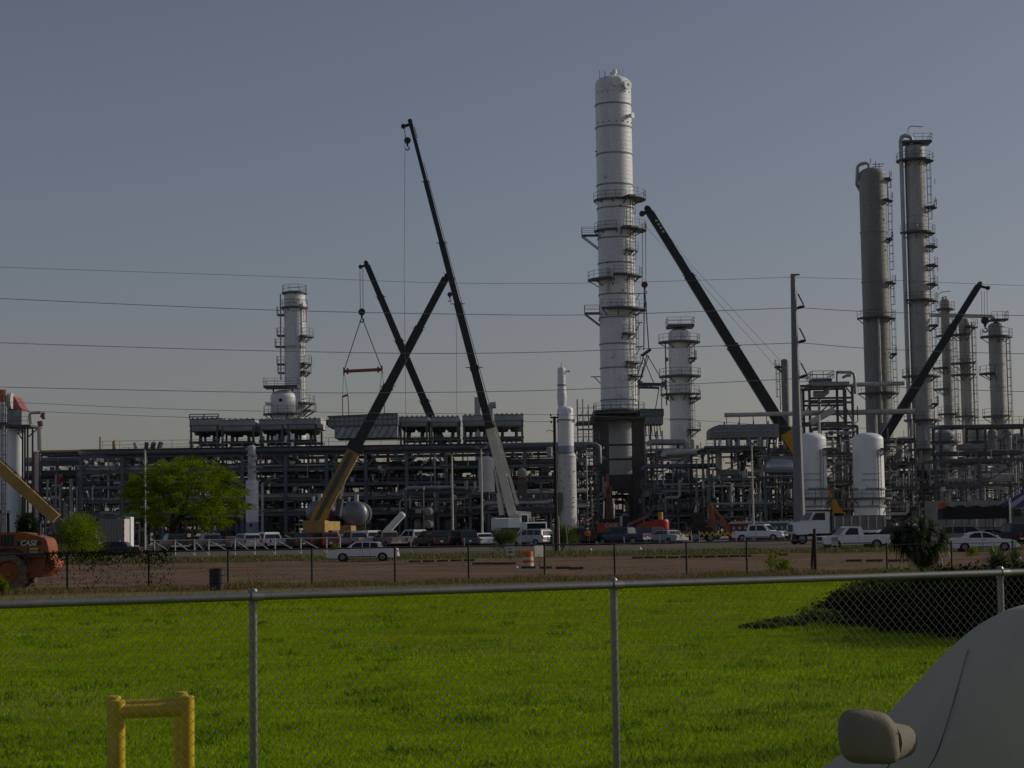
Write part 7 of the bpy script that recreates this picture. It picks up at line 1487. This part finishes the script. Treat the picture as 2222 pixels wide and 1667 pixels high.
def tall_shrub(x, y, h, w_, seed, label):
    rs = np.random.RandomState(seed); rg = random.Random(seed); rt = thing('tall_shrub', label, 'shrub', (x, y, 0), 'tall shrubs just outside the frame')
    cl = [(rg.uniform(-.5, .5) * w_, rg.uniform(-.5, .5) * w_, h * rg.uniform(.2, .78), w_ * .5, w_ * .5, h * .24) for _ in range(14)]; n = 12000; pts, u = clump_points(rs, cl, n, .1); pts[:, 2] = np.abs(pts[:, 2]); d = u + rs.normal(size=(n, 3)) * .6
    put('foliage', leaves_mesh('foliage', pts, d, .12 + .12 * rs.rand(n), .09 + .07 * rs.rand(n), LEAFD, seed), rt)
    mb = MB(); [mb.tube([(0, 0, 0), (rg.uniform(-.3, .3) * w_, rg.uniform(-.3, .3) * w_, h * .7)], .03, 5) for _ in range(6)]; mb.build('stems', BARK, rt, org=(0, 0, 0))
for k, (x, y, h, w_) in enumerate(((14.2, 41.4, 3.5, 2.5), (13.9, 39.2, 3.4, 2.5), (13.4, 37.0, 3.4, 2.5), (12.8, 34.8, 3.1, 2.4))): tall_shrub(x, y, h, w_, 80 + k, ['first', 'second', 'third', 'fourth'][k] + ' tall dark shrub from the rear, out of frame beyond the right edge')
# ------------------------------------------------------------------ grass
def scatter(name, n, seed, fx, ht, wd, m_, lean=.6, label=None, cat='grass'):
    rs = np.random.RandomState(seed); x, y, z, sc_ = fx(rs, n); n = len(x); a = rs.rand(n) * 2 * np.pi; h = (ht[0] + (ht[1] - ht[0]) * rs.rand(n)) * sc_; d = np.stack([np.cos(a) * lean * rs.rand(n), np.sin(a) * lean * rs.rand(n), np.ones(n)], 1)
    me = leaves_mesh(name, np.stack([x, y, z], 1), d, h, (wd[0] + (wd[1] - wd[0]) * rs.rand(n)) * np.sqrt(sc_), m_, seed, 0.); o = bpy.data.objects.new(name, me); col.objects.link(o); tag(o, label, cat, kind='stuff'); return o
def lawn_mat():
    m = mat('grass_blade', (.27, .465, .003), .8, var=.28, scale=.22, var2=.25, trans=.5, spec=0); return m
def lawn_fx(rs, n):
    # density falls with distance so that the turf stays equally dense to the eye
    u = rs.rand(n); ya, yb = 13.0, 84.0; y = 1 / (1 / ya + u * (1 / yb - 1 / ya)); x = (rs.rand(n) * 2 - 1) * (y * .29 + 4.5); k = y < (80.7 + .374 * x - 7.2); y, x = y[k], x[k]
    return x, y, np.full(len(x), .01), (y / 18) ** .55
scatter('lawn_grass', 390000, 3, lawn_fx, (.022, .052), (.005, .012), lawn_mat(), .9, 'mown green grass of the lawn behind the near chain-link fence')
def straw_fx(rs, n):
    x, y, z, k_ = lawn_fx(rs, n); v = np.sin(x * .55 + 1.3 * np.sin(y * .23)) + np.sin(y * .62 + .8 * np.sin(x * .4)) + .6 * np.sin(x * 1.9 + y * 1.1); k = (v + rs.normal(size=len(x)) * .7) > .9; return x[k], y[k], z[k], k_[k]
scatter('lawn_straw', 110000, 13, straw_fx, (.03, .07), (.006, .014), mat('straw_blade', (.40, .34, .09), .85, var=.3, scale=.4, trans=.3, spec=0), 1.4, 'thin pale straw blades mixed through the lawn')
def lawn_tuft_fx(rs, n):
    c = 420; u = rs.rand(c); cy = 1 / (1 / 14.0 + u * (1 / 60. - 1 / 14.0)); cx = (rs.rand(c) * 2 - 1) * (cy * .29 + 1); i = rs.randint(0, c, n); r = .05 + .10 * rs.rand(c)
    return cx[i] + rs.normal(size=n) * r[i] * 1.6, cy[i] + rs.normal(size=n) * r[i], np.full(n, .01), (cy[i] / 16) ** .4
scatter('weed_grass', 13000, 4, lawn_tuft_fx, (.05, .11), (.010, .022), mat('darker_grass_blade', (.13, .25, .004), .8, var=.3, scale=1, trans=.4, spec=0), 1.2, 'darker tufts of broad weeds among the lawn grass')
def fence_fx(rs, n):
    x = rs.uniform(-26, 30, n); y = 80.7 + .374 * x + rs.normal(size=n) * 1.3 - 1.5; return x, y, np.full(n, .01), np.ones(n) * (1 + .8 * (np.sin(x * 1.7) + np.sin(x * .6 + 1)) / 2 * .5)
scatter('dry_grass', 26000, 5, fence_fx, (.06, .26), (.012, .03), DRYL, .8, 'dry straw-coloured grass along the far fence')
scatter('fence_weeds', 9000, 6, fence_fx, (.06, .30), (.015, .035), LEAFM, .8, 'green weeds along the foot of the far fence')
def verge_fx(rs, n):
    x = rs.uniform(-50, 60, n); y = rs.uniform(146, 164, n); k = (np.sin(x * .5) + np.sin(x * 1.3 + y * .7) + rs.normal(size=n) * .8) > -.6; x, y = x[k], y[k]; z = np.interp(y, [a for a, _ in GY], [b for _, b in GY]); return x, y, z, np.ones(len(x))
scatter('verge_grass', 30000, 7, verge_fx, (.08, .38), (.03, .08), mat('verge_grass_blade', (.10, .13, .02), .7, var=.4, scale=.3, trans=.3), .8, 'rough green grass on the verge beyond the dirt lot')
scatter('verge_dry_grass', 14000, 8, verge_fx, (.08, .4), (.03, .07), DRYL, .8, 'dry brown grass mixed into the verge')
def lot_fx(rs, n):
    x = rs.uniform(-30, 40, n); y = rs.uniform(84, 146, n); k = rs.rand(n) < .5 * (np.clip(np.sin(x * .35 + y * .12), 0, 1) ** 4); x, y = x[k], y[k]; return x, y, np.interp(y, [a for a, _ in GY], [b for _, b in GY]), np.ones(len(x))
scatter('lot_green_weeds', 26000, 14, lot_fx, (.03, .12), (.02, .05), LEAFM, .9, 'low olive weeds creeping over the dirt lot')
scatter('lot_weeds', 26000, 9, lot_fx, (.03, .10), (.02, .05), DRYL, .9, 'sparse dry weeds scattered over the dirt lot')
# vines on the far fence, left part
def vine_fx(rs, n):
    x = rs.uniform(-17.5, -13.0, n); y = 80.7 + .374 * x + rs.normal(size=n) * .12; z = 1.5 - np.abs(rs.normal(size=n)) * .28 - .0 * x; k = (np.sin(x * 3.1) * .4 + 1.0 > rs.rand(n) * 1.6); lo = rs.rand(n) < .25; z = np.where(lo, rs.rand(n) * 1.4, z); return x[k], y[k], np.clip(z[k], .05, 1.6), np.ones(k.sum())
scatter('fence_vines', 3800, 10, vine_fx, (.05, .14), (.03, .06), LEAFD, 1.6, 'leafy vines hanging on the far fence behind the near rail', 'vines')
# ================================================================== far fence
def far_fence():
    pxs = [-30, 146, 323, 495, 677, 857, 1017, 1182, 1334, 1490, 1621]
    rt = thing('far_fence', 'dark rusty far fence with thin posts and top rail, beyond the lawn', 'fence', (0, fence_y(0), 0)); pts = []
    for px in pxs:
        X = (px - 1111) / 54.
        for _ in range(5): X = P(px, 1230, fence_y(X)).x
        pts.append((X, fence_y(X)))
    for x, y in pts: MB().cyl((x, y, 0), (x, y, 1.5), .042, n=8).build('post', DARKF, rt)
    X = P(1758, 1220, 87).x; pe = (X, fence_y(X)); pts.append(pe)
    MB().cyl((X, pe[1], 0), (X, pe[1], 1.95), .08, .065, n=10).build('corner_post', WOOD, rt); MB().cyl((X - .18, pe[1], 0), (X - .05, pe[1], 1.7), .05, n=7).build('corner_strut', WOOD, rt)
    for (a, b), (c, d) in zip(pts, pts[1:]): MB().cyl((a, b, 1.46), (c, d, 1.46), .03, n=7).build('top_rail', DARKF, rt); [MB().cyl((a, b, z), (c, d, z), .006, n=4).build('line_wire', DARKF, rt) for z in (.15, .8)]
    pts2 = [pe]
    for px in (1909, 2059, 2205, 2350): X = P(px, 1220, 88.5).x; pts2.append((X, fence_y(X)))
    for x, y in pts2[1:]: MB().cyl((x, y, 0), (x, y, 1.3), .042, n=8).build('post', DARKF, rt)
    for (a, b), (c, d) in zip(pts2, pts2[1:]): MB().cyl((a, b, 1.2), (c, d, 1.2), .016, n=6).build('top_wire', DARKF, rt)
    # wire fabric, woven as open diamonds
    mb = MB(); allp = pts + pts2[1:]
    for (a, b), (c, d) in zip(allp, allp[1:]):
        L = math.hypot(c - a, d - b); n = int(L / .15); h = 1.42 if a < pe[0] - .1 else 1.18
        for i in range(n):
            for sgn in (1, -1):
                t0 = i / n; t1 = t0 + sgn * h / L
                p = Vector((a + (c - a) * t0, b + (d - b) * t0, .05)); q = Vector((a + (c - a) * t1, b + (d - b) * t1, .05 + h))
                if t1 > 1: f = (1 - t0) / (t1 - t0); q = p.lerp(q, f)
                if t1 < 0: f = t0 / (t0 - t1); q = p.lerp(q, f)
                sd = Vector((c - a, d - b, 0)).normalized() * .0028; up = Vector((0, 0, .0028)); mb.add([p - sd, p + sd, q + sd, q - sd], [(0, 1, 2, 3)])
    mb.build('wire_fabric', DARKF, rt)['kind'] = 'stuff'
far_fence()
# ================================================================== near chain-link fence
NA, NB = P(-120, 1300, 12.55), P(2340, 1246, 17.75)
NA = Vector((NA.x, NA.y, 0)); NB = Vector((NB.x, NB.y, 0)); _fd = (NB - NA).normalized(); NA -= _fd * 4; NB += _fd * 6
def near_fence():
    RZ = 1.505; d = (NB - NA); L = d.length; d.normalize(); nrm = Vector((-d.y, d.x, 0))
    rt = thing('chain_link_fence', 'galvanised chain-link fence crossing the whole foreground, with round top rail', 'fence', NA.lerp(NB, .5))
    MB().cyl(NA + Vector((0, 0, RZ)), NB + Vector((0, 0, RZ)), .0285, n=16).build('top_rail', GRAIL, rt)
    def tpx(px, py):   # where the sight line meets the fence plane
        ray = (P(px, py, 10) - CAM); nn = Vector((nrm.x, nrm.y, 0)); t = (NA - CAM).dot(nn) / ray.dot(nn); return (CAM + ray * t - NA).dot(d)
    for px in (-230, 557, 1343, 2186, 2900):
        q = NA + d * tpx(px, 1420) + nrm * .055
        MB().cyl(q, q + Vector((0, 0, RZ + .02)), .0285, n=16).build('post', GALV, rt)
        cp = MB(); cp.lathe([(.034, RZ - .05), (.034, RZ + .03), (.024, RZ + .05), (.001, RZ + .056)], (q.x, q.y, 0), 14); cp.cyl(q - nrm * .055 - d * .045 + Vector((0, 0, RZ)), q - nrm * .055 + d * .045 + Vector((0, 0, RZ)), .034, n=14); cp.build('post_cap', GALV, rt)
        for z in (.4, .75, 1.1):
            MB().lathe([(.031, z), (.031, z + .012)], (q.x, q.y, 0), 14).build('tie_wire', GALV, rt)
    w_, h_ = .0815, .076; n = int(L / (w_ / 2)); top = RZ + .004; mb = MB(); r_ = .0019
    for i in range(n):
        xa, xb = i * w_ / 2, (i + 1) * w_ / 2; pts = []; z = top; k = i % 2 * 0; flip = i % 2
        # start with the twisted barb above the rail
        x0 = (xb if not flip else xa) if True else xa
        seq = [x0]; cur = 0; pts = [(x0, top + .034, 0), (x0, top + .012, 0)]
        side = 0 if not flip else 0
        xs_ = (xb, xa) if not flip else (xa, xb)
        # neighbours meet at the same x: wire i zigzags between xa and xb
        j = 0; zc = top + .012
        while zc > .02:
            j += 1; zc -= h_ / 2; pts.append((xs_[j % 2], zc, (.003 if j % 2 else -.003)))
        P3 = [NA + d * x + nrm * (o_ + .004) + Vector((0, 0, z_)) for x, z_, o_ in pts]
        prev = None
        for ii, (a, b) in enumerate(zip(P3, P3[1:])):
            r_ = .0034 if ii == 0 else .0019
            dd = (b - a).normalized(); e1 = dd.cross(nrm).normalized(); ring = [e1 * (r_ * math.cos(q)) + nrm * (r_ * math.sin(q)) for q in (0, 2.094, 4.189)]
            mb.add([a + v for v in ring] + [b + v for v in ring], [(0, 1, 4, 3), (1, 2, 5, 4), (2, 0, 3, 5)], True)
        # barb tip splits outwards
        t = P3[0]; e = d * (.010 if flip else -.010) + Vector((0, 0, .012)); ring = [Vector((r_, 0, 0)), Vector((-r_ * .5, r_ * .8, 0)), Vector((-r_ * .5, -r_ * .8, 0))]; mb.add([t + v for v in ring] + [t + e + v * .6 for v in ring], [(0, 1, 4, 3), (1, 2, 5, 4), (2, 0, 3, 5)])
    mb.build('wire_fabric', WIREM, rt)['kind'] = 'stuff'
    for k in range(int(L / .6)):
        q = NA + d * (k * .6 + .2) + Vector((0, 0, RZ)); vs = [q + nrm * (.029 * math.cos(a)) + Vector((0, 0, .029 * math.sin(a))) + d * .008 * i for i, a in enumerate([2 * math.pi * i / 9 for i in range(10)])]; MB().tube(vs, .0018, 4).build('rail_tie', GALV, rt)
near_fence()
# ================================================================== yellow pipe guards
def pipe_guard(label, Y, pl, pr, yt_l, yt_r, ybar):
    r_ = .055; a, b = P(pl, 1560, Y), P(pr, 1560, Y); rt = thing('pipe_guard', label, 'bollard', (a.x, Y, 0), 'yellow pipe guards behind the near fence'); zl, zr_ = Z(pl, yt_l, Y), Z(pr, yt_r, Y); zb = Z((pl + pr) / 2, ybar, Y)
    for x, zt in ((a.x, zl), (b.x, zr_)): MB().lathe([(r_, 0), (r_, zt - .008), (r_ - .008, zt), (.001, zt)], (x, Y, 0), 24).build('post', YPIPE, rt)
    MB().cyl((a.x, Y, zb), (b.x, Y, zb + .012), r_ * .95, n=24, caps=False).build('crossbar', YPIPE, rt)
pipe_guard('nearer of two yellow pipe guards behind the chain-link fence', 15.0, 256, 406, 1520, 1510, 1544)
pipe_guard('farther yellow pipe guard, mostly hidden by the nearer one', 15.6, 247, 393, 1510, 1501, 1533)
# ================================================================== covered car
def covered_car():
    prof = [(.25, .02), (.3, .3), (.42, .42), (.8, .5), (1.3, .56), (1.58, .63), (1.75, .74), (1.93, .90), (2.1, 1.08), (2.28, 1.27), (2.43, 1.40), (2.6, 1.49), (2.85, 1.545), (3.2, 1.56), (3.7, 1.53), (4.1, 1.42), (4.5, 1.2), (4.8, 1.08), (5.2, 1.0), (5.35, .7), (5.42, .02)]
    YC = 10.15; HW = .88; rt = thing('covered_car', 'car under a pale grey-green fitted cloth cover at the lower right', 'car', (2.8, YC, 0))
    rs = random.Random(3); nv = 22; vs = []; fs = []
    import bisect
    xs_ = [.25 + (5.42 - .25) * i / 64 for i in range(65)]
    def hp(x):
        k = max(1, min(len(prof) - 1, bisect.bisect_left([q[0] for q in prof], x))); (a, b), (c, d) = prof[k - 1], prof[k]; t = max(0, min(1, (x - a) / (c - a))); return b + (d - b) * (t * t * (3 - 2 * t) * .35 + t * .65)
    for i, x in enumerate(xs_):
        h = hp(x); e = min(1, (x - .25) / .5, (5.42 - x) / .5); wid = HW * (.80 + .20 * max(0, e) ** .5)
        for j in range(nv + 1):
            a = math.pi * j / nv; c_, s_ = math.cos(a), math.sin(a)
            yy = -math.copysign(abs(c_) ** .42, c_) * wid * (1 - .16 * max(0, (h * abs(s_) ** .6 - .75)) / .8); zz_ = h * abs(s_) ** .55
            wr = .012 * math.sin(x * 9 + j * .9) * max(0, 1 - abs(s_)) + .004 * math.sin(x * 23 + j * 2.1)
            vs.append((x, YC + yy + wr, max(.015, zz_ + wr * .4)))
    m_ = nv + 1
    fs = [(i * m_ + j, (i + 1) * m_ + j, (i + 1) * m_ + j + 1, i * m_ + j + 1) for i in range(64) for j in range(nv)]
    mb = MB(); mb.add(vs, fs, True); o = mb.build('cover', TARP, rt); sb = o.modifiers.new('smooth', 'SUBSURF'); sb.levels = 1; sb.render_levels = 2
    # seam along the side of the windscreen
    def onsurf(px, py):
        # nearest cover point along the sight line, by marching
        best = None
        for k in range(400):
            Yq = 9.0 + k * .006; q = P(px, py, Yq); h = hp(q.x)
            for_y = (q.y - YC) / HW
            if abs(for_y) < 1 and q.z <= h * (1 - abs(for_y) ** 4.2) ** .28 + .002: return q
        return None
    sp = [onsurf(*q) for q in ((2100, 1412), (2090, 1445), (2078, 1490), (2064, 1540), (2050, 1585), (2038, 1620), (2028, 1645), (2014, 1668), (2000, 1690))]
    sp = [q + Vector((0, -.012, .006)) for q in sp if q]
    if len(sp) > 3: MB().tube(sp, .0022, 5).build('seam', PLAST, rt)
    # mirror pocket
    ctr = P(1884, 1598, 9.12); mb = MB(); n1, n2 = 18, 12; vs = []
    for i in range(n2 + 1):
        th = math.pi * i / n2
        for j in range(n1):
            ph = 2 * math.pi * j / n1; ux, uy, uz = math.sin(th) * math.cos(ph), math.sin(th) * math.sin(ph), math.cos(th); sq = lambda v, e: math.copysign(abs(v) ** e, v)
            x = sq(ux, .55) * .138; z = sq(uz, .55) * .122; y = sq(uy, .7) * .10
            x += .02 * max(0, -uz) * 1; z += -.05 * max(0, ux) * (1 if uz > 0 else .2) ; vs.append((ctr.x + x, ctr.y + y, ctr.z + z + .009 * math.sin(3 * ph + 1) * math.sin(th) + .006 * math.sin(7 * ph + 3 * th)))
    mb.add(vs, [(i * n1 + j, (i + 1) * n1 + j, (i + 1) * n1 + (j + 1) % n1, i * n1 + (j + 1) % n1) for i in range(n2) for j in range(n1)], True)
    o = mb.build('mirror_pocket', mat('taupe_mirror_cover_cloth', (.215, .19, .145), .9, var=.1, scale=4, bump=.15, bscale=60), rt); sb = o.modifiers.new('smooth', 'SUBSURF'); sb.levels = 1
    MB().cyl(ctr + Vector((.07, .02, -.03)), ctr + Vector((.19, .16, -.04)), .10, .075, n=16).build('mirror_neck', MATS['taupe_mirror_cover_cloth'], rt)
    MB().tube([ctr + Vector((.12, -.06, .02)), ctr + Vector((.11, -.06, -.05)), ctr + Vector((.08, -.05, -.13)), ctr + Vector((.05, -.03, -.17))], .003, 5).build('elastic_cord', PLAST, rt)
covered_car()
